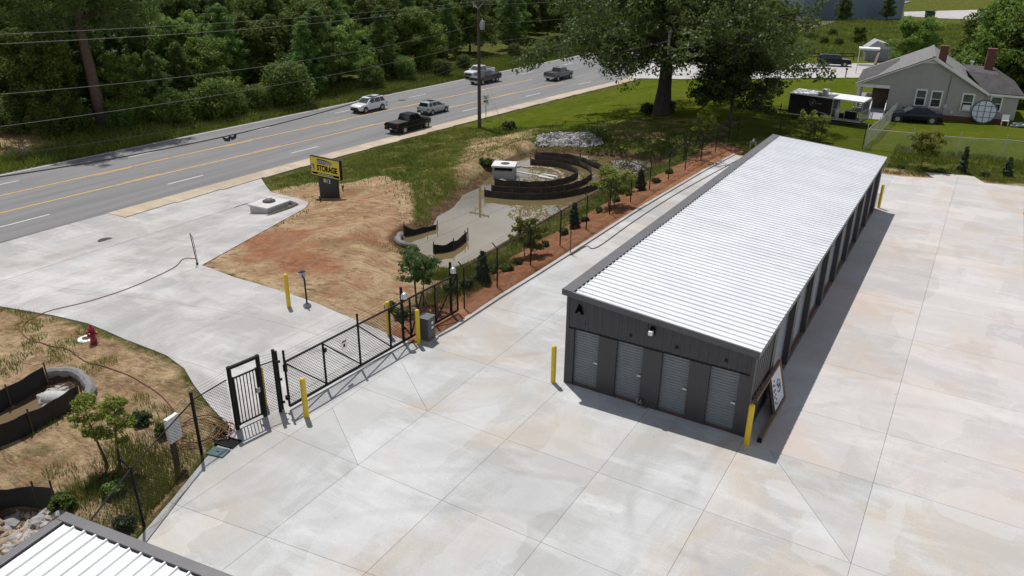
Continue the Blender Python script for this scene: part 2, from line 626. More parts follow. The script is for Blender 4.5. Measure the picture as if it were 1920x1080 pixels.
gx = spaced((-600, -200, 40), (-200, -100, 8), (-100, -60, 2.0), (-60, -26, 0.6), (-26, -4, 0.34), (-4, 20, 1.2), (20, 60, 4), (60, 500, 40))
gy = spaced((-300, -60, 40), (-60, -22, 3), (-22, 42, 0.34), (42, 100, 1.2), (100, 220, 5), (220, 800, 40))
GX, GY = np.meshgrid(gx, gy)
fx_, fy_ = GX.ravel(), GY.ravel()
fz_ = ground_z(fx_, fy_)
nxg, nyg = len(gx), len(gy)
idx = np.arange(nxg * nyg).reshape(nyg, nxg)
gF = np.stack([idx[:-1, :-1].ravel(), idx[:-1, 1:].ravel(), idx[1:, 1:].ravel(), idx[1:, :-1].ravel()], 1)


def inside(poly, soft=0.8):
    return sstep((soft * 0.5 - sdist(fx_, fy_, poly)) / soft)


dpond = sdist(fx_, fy_, POND)
sand = np.maximum.reduce([inside(D_SAND, 1.5), 0.5 * inside(D_LEFT, 1.5), 0.55 * inside(D_BACK, 2.0), 0.45 * inside(D_NBANK, 2.5), 0.35 * inside(D_OAK, 5.0), 0.8 * inside(D_CLEAR, 3)])
clay = np.maximum.reduce([0.43 * inside(D_SAND, 2.0), inside(D_CLAY1, 4.0) * 0.85, inside(D_STRIP, 0.9), 0.32 * inside(D_LEFT, 1.5), 0.38 * inside(D_BACK, 1.5)])
mud = np.maximum(sstep((1.6 - np.abs(dpond)) / 1.4) * (dpond > -3), 0.8 * inside(SWALE, 1.0))
mud = np.maximum(mud, inside(POND, 0.3))
mud = np.maximum(mud, 0.75 * inside(ROCKS, 1.2))
mud = np.maximum(mud, 0.42 * inside(D_LEFT, 1.5))
mud = np.maximum(mud, 0.3 * inside(D_SAND, 1.5))
lawn = sstep((fy_ - 40) / 4.0) * (1 - 0.85 * sstep((fy_ - 126) / 4.0)) * sstep((fx_ - road_near(fy_) - 1.5) / 3)
rough = np.where(road_far(fy_) - fx_ > 0, 1.0, 0.0)
for arr in (sand, clay):
    arr *= np.where(rough > 0, np.where(sdist(fx_, fy_, D_CLEAR) < 2, 1, 0), 1)


def ground_material():
    m, nt, b = new_mat('ground_soil_and_grass')
    pos = nt.nodes.new('ShaderNodeNewGeometry').outputs['Position']

    def attr(n):
        a = nt.nodes.new('ShaderNodeAttribute')
        a.attribute_name = n
        return a.outputs['Fac']

    def mask(n, amp, scale, lo, hi):
        t = nt.nodes.new('ShaderNodeMath'); t.operation = 'MULTIPLY_ADD'
        s = nt.nodes.new('ShaderNodeMath'); s.operation = 'SUBTRACT'
        nt.links.new(noise(nt, scale, 7, 0.72, pos, 0.5), s.inputs[0]); s.inputs[1].default_value = 0.5
        nt.links.new(s.outputs[0], t.inputs[0]); t.inputs[1].default_value = amp
        nt.links.new(attr(n), t.inputs[2])
        return ramp(nt, t.outputs[0], [(lo, 0.0), (hi, 1.0)])
    g1 = noise(nt, 0.5, 7, 0.75, pos, 0.4)
    g2 = noise(nt, 5.0, 5, 0.8, pos)
    grass = mixc(nt, ramp(nt, g1, [(0.32, 0.0), (0.68, 1.0)]), (0.055, 0.08, 0.014), (0.13, 0.14, 0.032))
    grass = mixc(nt, ramp(nt, g2, [(0.4, 0.0), (0.75, 0.75)]), grass, (0.04, 0.055, 0.012))
    grass = mixc(nt, ramp(nt, noise(nt, 1.3, 6, 0.7, pos), [(0.5, 0.0), (0.66, 0.75)]), grass, (0.27, 0.20, 0.105))
    lawnc = mixc(nt, ramp(nt, noise(nt, 0.22, 6, 0.7, pos, 0.6), [(0.35, 0.0), (0.66, 1.0)]), (0.085, 0.125, 0.010), (0.135, 0.155, 0.018))
    lawnc = mixc(nt, ramp(nt, noise(nt, 3.5, 6, 0.8, pos), [(0.42, 0.0), (0.7, 0.7)]), lawnc, (0.06, 0.088, 0.011))
    lawnc = mixc(nt, ramp(nt, noise(nt, 0.6, 7, 0.75, pos, 0.4), [(0.5, 0.0), (0.68, 0.55)]), lawnc, (0.19, 0.165, 0.055))
    grass = mixc(nt, attr('lawn'), grass, lawnc)
    s0 = noise(nt, 0.16, 5, 0.65, pos, 0.8)
    s1 = noise(nt, 0.9, 8, 0.72, pos, 0.8)
    sandc = mixc(nt, ramp(nt, s1, [(0.33, 0.0), (0.62, 1.0)]), (0.32, 0.205, 0.115), (0.62, 0.455, 0.27))
    sandc = mixc(nt, ramp(nt, s0, [(0.46, 0.0), (0.64, 0.6)]), sandc, (0.60, 0.45, 0.28))
    sandc = mixc(nt, ramp(nt, s0, [(0.36, 0.7), (0.46, 0.0)]), sandc, (0.24, 0.15, 0.085))
    rip = noise(nt, 2.6, 6, 0.7, pos, 1.2, (0.45, 1.6, 1, 0.5))
    sandc = mixc(nt, ramp(nt, rip, [(0.48, 0.0), (0.64, 0.8)]), sandc, (0.17, 0.105, 0.062))
    sandc = mixc(nt, ramp(nt, noise(nt, 7, 4, 0.7, pos), [(0.62, 0.0), (0.72, 0.55)]), sandc, (0.11, 0.085, 0.05))
    clayc = mixc(nt, ramp(nt, noise(nt, 1.4, 7, 0.75, pos, 0.6), [(0.35, 0.0), (0.65, 1.0)]), (0.25, 0.105, 0.055), (0.47, 0.235, 0.13))
    clayc = mixc(nt, ramp(nt, noise(nt, 0.45, 5, 0.7, pos), [(0.48, 0.0), (0.68, 0.65)]), clayc, (0.36, 0.22, 0.14))
    mudc = mixc(nt, ramp(nt, noise(nt, 1.8, 6, 0.7, pos), [(0.35, 0.0), (0.65, 1.0)]), (0.085, 0.052, 0.032), (0.19, 0.125, 0.078))
    c = mixc(nt, mask('sand', 1.1, 0.6, 0.26, 0.5), grass, sandc)
    c = mixc(nt, mask('clay', 1.15, 0.5, 0.36, 0.68), c, clayc)
    c = mixc(nt, mask('mud', 0.7, 0.8, 0.42, 0.72), c, mudc)
    nt.links.new(c, b.inputs['Base Color'])
    b.inputs['Roughness'].default_value = 0.92
    b.inputs['Specular IOR Level'].default_value = 0.0
    ad = nt.nodes.new('ShaderNodeMath'); ad.operation = 'ADD'
    nt.links.new(noise(nt, 3.0, 8, 0.8, pos, 0.5), ad.inputs[0])
    nt.links.new(noise(nt, 14.0, 4, 0.7, pos), ad.inputs[1])
    bump(nt, b, ad.outputs[0], 0.9, 0.17)
    return m


ground = np_mesh('ground', np.stack([fx_, fy_, fz_], 1), gF, ground_material(), extra=dict(sand=sand, clay=clay, mud=mud, lawn=lawn), smooth=True)
tag(ground, 'rolling ground of sandy dirt, red clay and grass', kind='structure')

# ------------------------------------------------------------------ slabs
CONC_LOT = concrete_mat('lot_concrete', (0.47, 0.472, 0.468), (0.44, 0.375, 0.30), (0.375, 0.373, 0.362), 0.75, 0.0)
CONC_ALLEY = concrete_mat('alley_concrete', (0.49, 0.468, 0.452), (0.47, 0.37, 0.295), (0.42, 0.402, 0.385), 0.75, 1.45)
CONC_DRIVE = concrete_mat('driveway_concrete', (0.445, 0.435, 0.426), (0.42, 0.37, 0.32), (0.325, 0.316, 0.308), 0.4, 1.3)
CONC_OLD = concrete_mat('old_shoulder_concrete', (0.46, 0.385, 0.29), (0.42, 0.32, 0.21), (0.36, 0.30, 0.225), 0.6, 0.3)
JOINT = M('joint_filler', (0.30, 0.28, 0.255), 0.9)


def clip_halfplane(poly, nx, ny, c):
    out = []
    n = len(poly)
    for i in range(n):
        a, b = poly[i], poly[(i + 1) % n]
        da, db = nx * a[0] + ny * a[1] - c, nx * b[0] + ny * b[1] - c
        if da <= 0: out.append(a)
        if (da < 0 < db) or (db < 0 < da):
            t = da / (da - db)
            out.append((a[0] + (b[0] - a[0]) * t, a[1] + (b[1] - a[1]) * t))
    return out


def clip_convex(poly, win):
    """clip polygon by convex counter-clockwise window"""
    for i in range(len(win)):
        a, b = win[i], win[(i + 1) % len(win)]
        ex, ey = b[0] - a[0], b[1] - a[1]
        nx, ny = ey, -ex
        poly = clip_halfplane(poly, nx, ny, nx * a[0] + ny * a[1])
        if len(poly) < 3: return []
    return poly


def area(poly):
    return 0.5 * sum(poly[i][0] * poly[(i + 1) % len(poly)][1] - poly[(i + 1) % len(poly)][0] * poly[i][1] for i in range(len(poly)))


def shrink(win, g):
    cx = sum(p[0] for p in win) / len(win); cy = sum(p[1] for p in win) / len(win)
    n = len(win)
    res = []
    for i in range(n):
        a, b, c = np.array(win[i - 1]), np.array(win[i]), np.array(win[(i + 1) % n])
        e1 = (b - a) / np.linalg.norm(b - a); e2 = (c - b) / np.linalg.norm(c - b)
        n1 = np.array([-e1[1], e1[0]]); n2 = np.array([-e2[1], e2[0]])
        A = np.array([n1, n2])
        if abs(np.linalg.det(A)) < 1e-4:
            res.append(tuple(b + n1 * g))
        else:
            res.append(tuple(np.linalg.solve(A, np.array([n1 @ b + g, n2 @ b + g]))))
    return res


def slab(parent, boundary, win, mat, zfun, name='slab', gap=0.005, sub=1, thick=0.14, lift=0.0):
    """one poured slab: the window cut to the paved outline, bent to the lie of the ground, with sides"""
    win = shrink(win, gap)
    bm = bmesh.new()
    n4 = len(win) == 4
    wins = [win]
    if n4 and sub > 1:
        wins = []
        a, b, c, d = [np.array(p) for p in win]
        for i in range(sub):
            for j in range(sub):
                q = []
                for u, v in ((i, j), (i + 1, j), (i + 1, j + 1), (i, j + 1)):
                    u, v = u / sub, v / sub
                    q.append(tuple((a * (1 - u) + b * u) * (1 - v) + (d * (1 - u) + c * u) * v))
                wins.append(q)
    ok = False
    for w in wins:
        poly = clip_convex(list(boundary), w)
        if len(poly) < 3 or abs(area(poly)) < 1e-4: continue
        vs = [bm.verts.new((p[0], p[1], zfun(p[0], p[1]) + lift)) for p in poly]
        try:
            bm.faces.new(vs); ok = True
        except ValueError: pass
    if not ok:
        bm.free(); return None
    bmesh.ops.remove_doubles(bm, verts=bm.verts, dist=0.003)
    bmesh.ops.recalc_face_normals(bm, faces=bm.faces)
    for f in bm.faces:
        if f.normal.z < 0: f.normal_flip()
    be = [e for e in bm.edges if e.is_boundary]
    r = bmesh.ops.extrude_edge_only(bm, edges=be)
    for g in r['geom']:
        if isinstance(g, bmesh.types.BMVert): g.co.z -= thick
    me = bpy.data.meshes.new(name)
    bm.to_mesh(me); bm.free()
    return link(name, me, mat, parent)


def ccw(p):
    return p if area(p) > 0 else p[::-1]


flat = lambda x, y: 0.0
lot = thing('lot_pavement', 'broad pale concrete storage lot of poured slabs', None)
lot['kind'] = 'structure'
bed = MB()
_lb = LOT
bed.add([(p[0], p[1], -0.03) for p in _lb], [tuple(range(len(_lb)))])
bed.build('joint_bed', JOINT, lot)
xs = [-9.0, -5.75, -2.95, 0.08, 3.2, 6.38, 10.15, 13.95, 17.8, 21.7, 26.5]
ys_w = [-26.5, -22.4, -18.4, -14.7, -11.0, -7.45, -4.05, -0.4, 3.9, 8.4, 12.9, 17.4, 21.9, 26.4, 31.0, 37.5]
ys_e = [-26.5, -22.4, -18.4, -14.7, -11.0, -7.45, -4.05, -0.3, 2.55, 6.3, 10.1, 13.9, 17.6, 21.2, 24.6, 27.9, 31.2, 34.0, 39]
tilt = lambda x, y: y + (0.13 * (x + 2.95) if y < -10 else 0.0)
for i in range(len(xs) - 1):
    east = xs[i] > 6
    ys = ys_e if east else ys_w
    for j in range(len(ys) - 1):
        x0, x1 = xs[i], xs[i + 1]
        if not east and x0 > -1 and ys[j] > -1 and ys[j] < 27:
            if ys[j] < 0: slab(lot, LOT, [(x0, -0.4), (x1, -0.4), (x1, 0.12), (x0, 0.12)], CONC_LOT, flat)
            continue   # under the building
        w = [(x0, tilt(x0, ys[j])), (x1, tilt(x1, ys[j])), (x1, tilt(x1, ys[j + 1])), (x0, tilt(x0, ys[j + 1]))]
        mat = CONC_ALLEY if (east and ys[j] > -1) else CONC_LOT
        if x0 == -5.75 and ys[j] in (-7.45, -4.05):
            # corner-to-corner control joint
            d1 = (x0, w[3][1] - 1.5)
            slab(lot, LOT, [w[0], w[1], d1], mat, flat)
            slab(lot, LOT, [w[1], w[2], w[3], d1], mat, flat)
            continue
        if x0 == 6.38 and ys[j] == -4.05:
            slab(lot, LOT, [w[0], w[1], (7.2, w[2][1]), w[3]], mat, flat)
            slab(lot, LOT, [w[1], w[2], (7.2, w[2][1])], mat, flat)
            continue
        slab(lot, LOT, w, mat, flat)
# driveway down to the road
drive = thing('driveway', 'pale concrete driveway sloping from gate to road', None)
drive['kind'] = 'structure'
dz = lambda x, y: float(base_z(x, y))
hx = [-42, -38.9, -36.6, -33.0, -29.4, -25.8, -22.0, -18.2, -14.4, -10.6, -6.2]
hy = [-24, -19, -14.5, -10.2, -6.4, -2.4, 1.6, 5.6, 9.6, 13.8, 18.2, 22.5]
for i in range(len(hx) - 1):
    for j in range(len(hy) - 1):
        sk = lambda x, y: (x + 0.02 * y, y + 0.03 * (x + 25))
        w = [sk(hx[i], hy[j]), sk(hx[i + 1], hy[j]), sk(hx[i + 1], hy[j + 1]), sk(hx[i], hy[j + 1])]
        slab(drive, DRIVE, w, CONC_DRIVE, dz, sub=3, lift=0.0)
jb = MB()
for i in range(len(hx) - 1):
    for j in range(len(hy) - 1):
        for a in range(3):
            for b_ in range(3):
                x0 = lerp(hx[i], hx[i + 1], a / 3); x1 = lerp(hx[i], hx[i + 1], (a + 1) / 3)
                y0 = lerp(hy[j], hy[j + 1], b_ / 3); y1 = lerp(hy[j], hy[j + 1], (b_ + 1) / 3)
                q = clip_convex(list(DRIVE), [(x0, y0), (x1, y0), (x1, y1), (x0, y1)])
                if len(q) >= 3: jb.add([(p[0], p[1], dz(*p) - 0.03) for p in q], [tuple(range(len(q)))])
jb.build('joint_bed', JOINT, drive)

# ------------------------------------------------------------------ road
def asphalt():
    m, nt, b = new_mat('worn_asphalt')
    pos = nt.nodes.new('ShaderNodeNewGeometry').outputs['Position']
    c = mixc(nt, ramp(nt, noise(nt, 0.35, 6, 0.65, pos, 0.5, (2.2, 0.12, 1)), [(0.35, 0.0), (0.68, 1.0)]), (0.150, 0.147, 0.147), (0.205, 0.20, 0.196))
    c = mixc(nt, ramp(nt, noise(nt, 1.2, 5, 0.6, pos, 0.0, (1.6, 0.03, 1)), [(0.5, 0.0), (0.72, 0.5)]), c, (0.115, 0.113, 0.116))
    c = mixc(nt, 0.25, c, ramp(nt, noise(nt, 40, 2, 0.6, pos), [(0.3, 0.1), (0.7, 0.9)]), 'OVERLAY')
    nt.links.new(c, b.inputs['Base Color'])
    b.inputs['Roughness'].default_value = 0.85
    bump(nt, b, noise(nt, 90, 2, 0.5, pos), 0.2, 0.004)
    return m


ASPH = asphalt()
ROAD_Y = list(np.arange(-80, 100, 3.0)) + list(np.arange(100, 330, 10.0))


def ribbon(name, fa, fb, z, mat, ys, parent=None, kind=None):
    V, F = [], []
    for k, y in enumerate(ys):
        V += [(fa(y), y, z), (fb(y), y, z)]
        if k: F.append((2 * k - 2, 2 * k - 1, 2 * k + 1, 2 * k))
    o = np_mesh(name, V, F, mat, parent)
    for p in o.data.polygons: pass
    if kind: o['kind'] = kind
    return o


road = ribbon('road', lambda y: road_far(y), lambda y: road_near(y), ROAD_Z, ASPH, ROAD_Y)
tag(road, 'five lane asphalt road with yellow and white markings', kind='structure')
YEL = M('yellow_road_paint', (0.62, 0.33, 0.055), 0.6, var=0.25, scale=2.0, grime=0.35)
WHT = M('white_road_paint', (0.66, 0.65, 0.62), 0.6, var=0.2, scale=2.0, grime=0.4)


def frac_line(t, w):
    return (lambda y: road_near(y) + (road_far(y) - road_near(y)) * t - w / 2), (lambda y: road_near(y) + (road_far(y) - road_near(y)) * t + w / 2)


def t_at(px, py):
    p = un(px, py, ROAD_Z)
    n, f = float(road_near(p[1])), float(road_far(p[1]))
    return (p[0] - n) / (f - n), p[1]


TB = [t_at(*q) for q in [(160, 360), (400, 304), (640, 250), (860, 197)]]
TA = [t_at(*q) for q in [(16, 360), (330, 296), (640, 227), (900, 168)]]


def fit_line(tt):
    ys_, ts_ = [q[1] for q in tt], [q[0] for q in tt]
    k = np.polyfit(ys_, ts_, 1)
    return lambda y: float(np.clip(k[0] * np.clip(y, -40, 75) + k[1], 0.2, 0.8))


tB, tA = fit_line(TB), fit_line(TA)


def marked(tf, w, off=0.0):
    g = lambda y: road_near(y) + (road_far(y) - road_near(y)) * tf(y) + off
    return (lambda y: g(y) - w / 2), (lambda y: g(y) + w / 2)


mk = [y for y in ROAD_Y if y < 74] + [76.0]
for tf, s in ((tB, 1), (tA, -1)):
    for off, w in ((0.0, 0.13),):
        ribbon('yellow_line', *marked(tf, 0.17, off), ROAD_Z + 0.004, YEL, mk, road)
    for y0 in np.arange(-60, 74, 12.2):
        ribbon('yellow_dash', *marked(tf, 0.12, -0.26 * s), ROAD_Z + 0.004, YEL, [y0, y0 + 3.05], road)
ribbon('edge_line', lambda y: road_far(y) + 0.25, lambda y: road_far(y) + 0.37, ROAD_Z + 0.004, WHT, ROAD_Y, road)
tN = lambda y: tB(y) * 0.5
tF = lambda y: (1 + tA(y)) * 0.5
for tf, ph in ((tN, 2.5), (tF, 6.0)):
    for y0 in np.arange(-61 + ph, 150, 12.2):
        ribbon('lane_dash', *marked(tf, 0.12), ROAD_Z + 0.004, WHT, [y0, y0 + 1.5, y0 + 3.2], road)
# old tan shoulder walk beside the road, in slabs
walk = thing('shoulder_walk', 'tan concrete shoulder strip along the near edge of the road', None)
walk['kind'] = 'structure'
for y0 in list(np.arange(4.0, 112, 4.0)):
    y1 = y0 + 3.985
    n0, n1 = float(road_near(y0)), float(road_near(y1))
    if y0 < 7: continue
    mb = MB()
    zz = lambda d: ROAD_Z + 0.02 + 0.02 * d
    wob = 0.12 * math.sin(y0 * 1.7)
    mb.add([(n0 - 0.02, y0, zz(0)), (n0 + 1.75 + wob, y0, zz(1.8)), (n1 + 1.75 - wob, y1, zz(1.8)), (n1 - 0.02, y1, zz(0)),
            (n0 - 0.02, y0, zz(0) - 0.2), (n0 + 1.75 + wob, y0, zz(0) - 0.25), (n1 + 1.75 - wob, y1, zz(0) - 0.25), (n1 - 0.02, y1, zz(0) - 0.2)],
           [(0, 1, 2, 3), (0, 4, 5, 1), (1, 5, 6, 2), (2, 6, 7, 3), (3, 7, 4, 0)])
    mb.build('slab', CONC_OLD, walk)
# cross street behind the house
side_pts = [un(px, py, -3.0 if px < 1700 else -3.0) for px, py in [(1240, 125), (1330, 122), (1450, 124), (1560, 126), (1640, 128)]]
V, F = [], []
sp = [(-36, 92), (-27, 97), (-20, 102.5), (-14, 107.5), (-8, 112), (2, 118), (20, 127), (60, 143), (140, 170)]
for k, (x, y) in enumerate(sp):
    V += [(x + 2.6, y - 7.6, -2.93), (x - 2.6, y + 7.6, -2.93)]
    if k: F.append((2 * k - 2, 2 * k, 2 * k + 1, 2 * k - 1))
CONC_ST = concrete_mat('side_street_paving', (0.44, 0.42, 0.41), (0.43, 0.36, 0.31), (0.36, 0.35, 0.345), 0.5, 0.2)
st = np_mesh('side_street', V, F, CONC_ST)
tag(st, 'pale side street running behind the grey house', kind='structure')
# edge curb of the alley beside the red dirt strip
curb = MB()
cl = [(-6.02, -0.35), (-5.86, 0.2), (-5.72, 1.4), (-5.7, 5), (-5.6, 8), (-5.5, 13), (-5.4, 20), (-4.95, 30), (-4.5, 36)]
for k, (a, b_) in enumerate(zip(cl[:-1], cl[1:])):
    curb.bar((a[0], a[1], 0.0), (b_[0], b_[1], 0.0), 0.17, 0.16)
curb.build('curb', CONC_DRIVE, lot)

# ------------------------------------------------------------------ pond water
def water_mat(name, col, rough):
    m, nt, b = new_mat(name)
    pos = nt.nodes.new('ShaderNodeNewGeometry').outputs['Position']
    c = mixc(nt, ramp(nt, noise(nt, 0.25, 5, 0.6, pos, 0.8), [(0.35, 0.0), (0.7, 1.0)]), col, tuple(x * 1.25 for x in col))
    nt.links.new(c, b.inputs['Base Color'])
    b.inputs['Roughness'].default_value = rough
    b.inputs['IOR'].default_value = 1.6
    b.inputs['Coat Weight'].default_value = 0.7
    b.inputs['Coat Roughness'].default_value = 0.02
    bump(nt, b, noise(nt, 1.2, 3, 0.5, pos, 0.3), 0.025, 0.02)
    return m


WATER = water_mat('muddy_water', (0.155, 0.118, 0.056), 0.02)
wp = []
for i, p in enumerate(POND):
    wp.append(p)
cx_, cy_ = np.mean([p[0] for p in POND]), np.mean([p[1] for p in POND])
wx0, wx1 = min(p[0] for p in POND) - 1, max(p[0] for p in POND) + 1
wy0, wy1 = min(p[1] for p in POND) - 1, max(p[1] for p in POND) + 1
pond = MB().add([(wx0, wy0, POND_Z), (wx1, wy0, POND_Z), (wx1, wy1, POND_Z), (wx0, wy1, POND_Z)], [(0, 1, 2, 3)]).build('pond_water', WATER)
tag(pond, 'still muddy tan water of the retention pond', kind='structure')
# ------------------------------------------------------------------ storage building
CHAR = M('charcoal_painted_steel', (0.042, 0.042, 0.047), 0.45, 0.0, 0.12, 1.5, grime=0.25)
CHAR2 = M('charcoal_flat_panel', (0.050, 0.048, 0.051), 0.5, 0.0, 0.1, 1.0, grime=0.2)
TRIM = M('dark_grey_trim', (0.085, 0.085, 0.09), 0.4, 0.0, 0.12, 2.0, grime=0.2)
TRIM_L = M('grey_roof_flashing', (0.125, 0.12, 0.122), 0.4, 0.0, 0.12, 2.0, grime=0.15)
DOORM = M('grey_roll_up_door', (0.20, 0.215, 0.225), 0.4, 0.15, 0.10, 1.2, grime=0.25)
DOOR_S = M('pale_grey_roll_up_door', (0.25, 0.26, 0.27), 0.45, 0.05, 0.10, 1.2, grime=0.25)
BRIGHT = M('bright_latch_metal', (0.50, 0.50, 0.49), 0.4, 0.4, 0.1)
BLACK = M('black_powder_coat', (0.010, 0.010, 0.011), 0.55, 0.0, 0.2, spec=0.2)
BLACKV = M('black_vinyl_wire', (0.010, 0.010, 0.011), 0.6, 0.0, 0.1, spec=0.2)
WHITEP = M('white_paint', (0.78, 0.78, 0.76), 0.5, 0.0, 0.06, grime=0.2)
CLAYD = M('red_clay_sill', (0.15, 0.065, 0.04), 0.9, 0, 0.3, 4.0)
YELB = M('yellow_bollard_paint', (0.72, 0.50, 0.015), 0.42, 0.0, 0.08, 2.0, grime=0.25)


def roof_metal():
    m, nt, b = new_mat('galvalume_roof')
    pos = nt.nodes.new('ShaderNodeNewGeometry').outputs['Position']
    c = mixc(nt, ramp(nt, noise(nt, 0.6, 5, 0.65, pos, 0.3), [(0.35, 0.0), (0.7, 1.0)]), (0.69, 0.70, 0.72), (0.78, 0.79, 0.80))
    c = mixc(nt, ramp(nt, noise(nt, 14, 3, 0.6, pos), [(0.64, 0.0), (0.8, 0.35)]), c, (0.42, 0.42, 0.43))
    c = mixc(nt, ramp(nt, noise(nt, 1.0, 6, 0.7, pos, 0.2, (0.25, 3.0, 1.0)), [(0.52, 0.0), (0.72, 0.45)]), c, (0.50, 0.50, 0.49))
    nt.links.new(c, b.inputs['Base Color'])
    b.inputs['Roughness'].default_value = 0.42
    b.inputs['Metallic'].default_value = 0.15
    b.inputs['Coat Weight'].default_value = 0.0
    return m


ROOFM = roof_metal()
W, L, HL, HR, OV = 6.326, 27.66, 3.52, 3.03, 0.10
roof_z = lambda x: HL + (HR - HL) * x / W
A = thing('storage_building', 'long low charcoal storage building with ribbed white metal roof, letter A on end', 'building')
# core behind the doors and panels
core = MB()
for (x0, x1, y0, y1) in [(0.03, W - 0.2, 0.14, L - 0.03)]:
    v = [(x0, y0, 0), (x1, y0, 0), (x1, y1, 0), (x0, y1, 0), (x0, y0, roof_z(x0) - 0.02), (x1, y0, roof_z(x1) - 0.02), (x1, y1, roof_z(x1) - 0.02), (x0, y1, roof_z(x0) - 0.02)]
    core.add(v, [(0, 3, 2, 1), (4, 5, 6, 7), (0, 1, 5, 4), (1, 2, 6, 5), (2, 3, 7, 6), (3, 0, 4, 7)])
core.build('wall', CHAR2, A)


def ribbed(mb, p0, p1, z0, ztop, nrm, pitch=0.302, rib=0.028, wid=0.06):
    """vertical-rib wall sheet from p0 to p1 (xy), ztop a function of the distance along"""
    p0, p1 = np.array(p0, float), np.array(p1, float)
    Lw = np.linalg.norm(p1 - p0)
    d = (p1 - p0) / Lw
    nrm = np.array(nrm, float)
    ss = [(0.0, 0.0)]
    s = pitch * 0.5
    while s < Lw - wid:
        ss += [(s - wid, 0.0), (s - wid * 0.4, rib), (s + wid * 0.4, rib), (s + wid, 0.0)]
        s += pitch
    ss.append((Lw, 0.0))
    vs, fs = [], []
    for s, o in ss:
        q = p0 + d * s + nrm * o
        vs += [(q[0], q[1], z0), (q[0], q[1], ztop(s))]
    for k in range(len(ss) - 1):
        fs.append((2 * k, 2 * k + 2, 2 * k + 3, 2 * k + 1))
    mb.add(vs, fs)


DOORX = [0.30 + 1.575 * i for i in range(4)]
DW, DH = 0.92, 2.134
# header sheets above the doors, each 0.905 m sheet its own
nsh = 7
for i in range(nsh):
    xa, xb = i * W / nsh, (i + 1) * W / nsh
    mb = MB()
    ribbed(mb, (xa, -0.012), (xb, -0.012), DH + 0.10, lambda s, xa=xa: roof_z(xa + s) - 0.02, (0, -1))
    mb.build('wall_panel', CHAR, A, fix=False)
mb = MB()
mb.box(0.0, W, -0.006, 0.13, DH + 0.02, DH + 0.099)
mb.build('door_header', BLACK, A)
# flat pilasters between doors
edges = [(0.0, DOORX[0])] + [(DOORX[i] + DW, DOORX[i + 1]) for i in range(3)] + [(DOORX[3] + DW, W)]
for a, b_ in edges:
    MB().box(a, b_, -0.02, 0.135, 0.0, DH + 0.02).build('wall_panel', CHAR2, A, bevel=0.006)


def roll_door(parent, w, h, axis, org, mat, latch=True):
    """corrugated curtain, bottom bar and latch. axis 'x': faces -y; axis 'y': faces +x"""
    mb = MB()
    n = int(h / 0.097)
    prof = []
    for k in range(n * 4 + 1):
        z = h * k / (n * 4)
        prof.append((z, (0.0, 0.024, 0.030, 0.004)[k % 4]))
    vs, fs = [], []
    for z, o in prof:
        if axis == 'x':
            vs += [(0, -o, z), (w, -o, z)]
        else:
            vs += [(o, 0, z), (o, w, z)]
    for k in range(len(prof) - 1): fs.append((2 * k, 2 * k + 1, 2 * k + 3, 2 * k + 2))
    mb.add(vs, fs)
    d = mb.build('roll_up_door', mat, parent, org)
    bb = MB()
    if axis == 'x': bb.box(0.01, w - 0.01, -0.045, -0.031, 0.0, 0.07)
    else: bb.box(0.031, 0.045, 0.01, w - 0.01, 0.0, 0.07)
    bb.build('bottom_bar', DOORM if axis == 'y' else TRIM, d)
    if latch:
        lb = MB()
        if axis == 'x':
            lb.box(w - 0.17, w - 0.03, -0.055, -0.031, 0.99, 1.06)
        else:
            lb.box(0.021, 0.05, 0.02, 0.16, 0.98, 1.07)
        lb.build('latch', BRIGHT, d)
    return d


for i in range(4):
    roll_door(A, DW, DH, 'x', (DOORX[i], 0.10, 0.02), DOORM)
    MB().box(DOORX[i], DOORX[i] + DW, -0.01, 0.09, 0.0, 0.019).build('sill', CLAYD, A)
    MB().box(DOORX[i] + 0.40, DOORX[i] + 0.50, -0.036, -0.012, DH + 0.30, DH + 0.40).build('number_plate', BLACK, A)
# side toward the wide alley: ribbed corner, then bays of doors
XW = W
ysp = [2.62 + 3.05 * k for k in range(9)]
mb = MB()
ribbed(mb, (XW, 0.0), (XW, 2.42), 0.02, lambda s: HR - 0.02, (1, 0))
mb.build('wall_panel', CHAR, A, fix=False)
for k, y in enumerate(ysp):
    MB().box(XW - 0.2, XW + 0.05, y - 0.24, min(y + 0.2, L), 0.0, 2.58).build('pilaster', CHAR2, A)
    if k < 8:
        roll_door(A, 2.65, 2.55, 'y', (XW - 0.175, y + 0.2, 0.02), DOOR_S, latch=True)
    yb = min(y + 3.05, L)
    if k < 8:
        mb = MB()
        ribbed(mb, (XW + 0.005, y), (XW + 0.005, yb), 2.585, lambda s: HR - 0.02, (1, 0))
        mb.build('wall_panel', CHAR, A, fix=False)
        MB().box(XW - 0.155, XW - 0.01, y + 0.2, y + 2.85, 0.0, 0.018).build('sill', CLAYD, A)
mb = MB()
ribbed(mb, (0.0, L), (W, L), 0.0, lambda s: roof_z(s) - 0.02, (0, 1))
mb.build('wall_panel', CHAR, A, fix=False)
mb = MB()
ribbed(mb, (0.0, 0.0), (0.0, L), 0.0, lambda s: HL - 0.02, (-1, 0))
mb.build('wall_panel', CHAR, A, fix=False)
MB().box(-0.02, 0.09, -0.026, 0.09, 0, roof_z(0) - 0.03).build('corner_trim', CHAR2, A)
MB().box(W - 0.09, W + 0.034, -0.03, 0.12, 0, roof_z(W) - 0.03).build('corner_trim', CHAR2, A)
MB().box(W - 0.09, W + 0.03, L - 0.09, L + 0.02, 0, roof_z(W) - 0.03).build('corner_trim', TRIM, A)


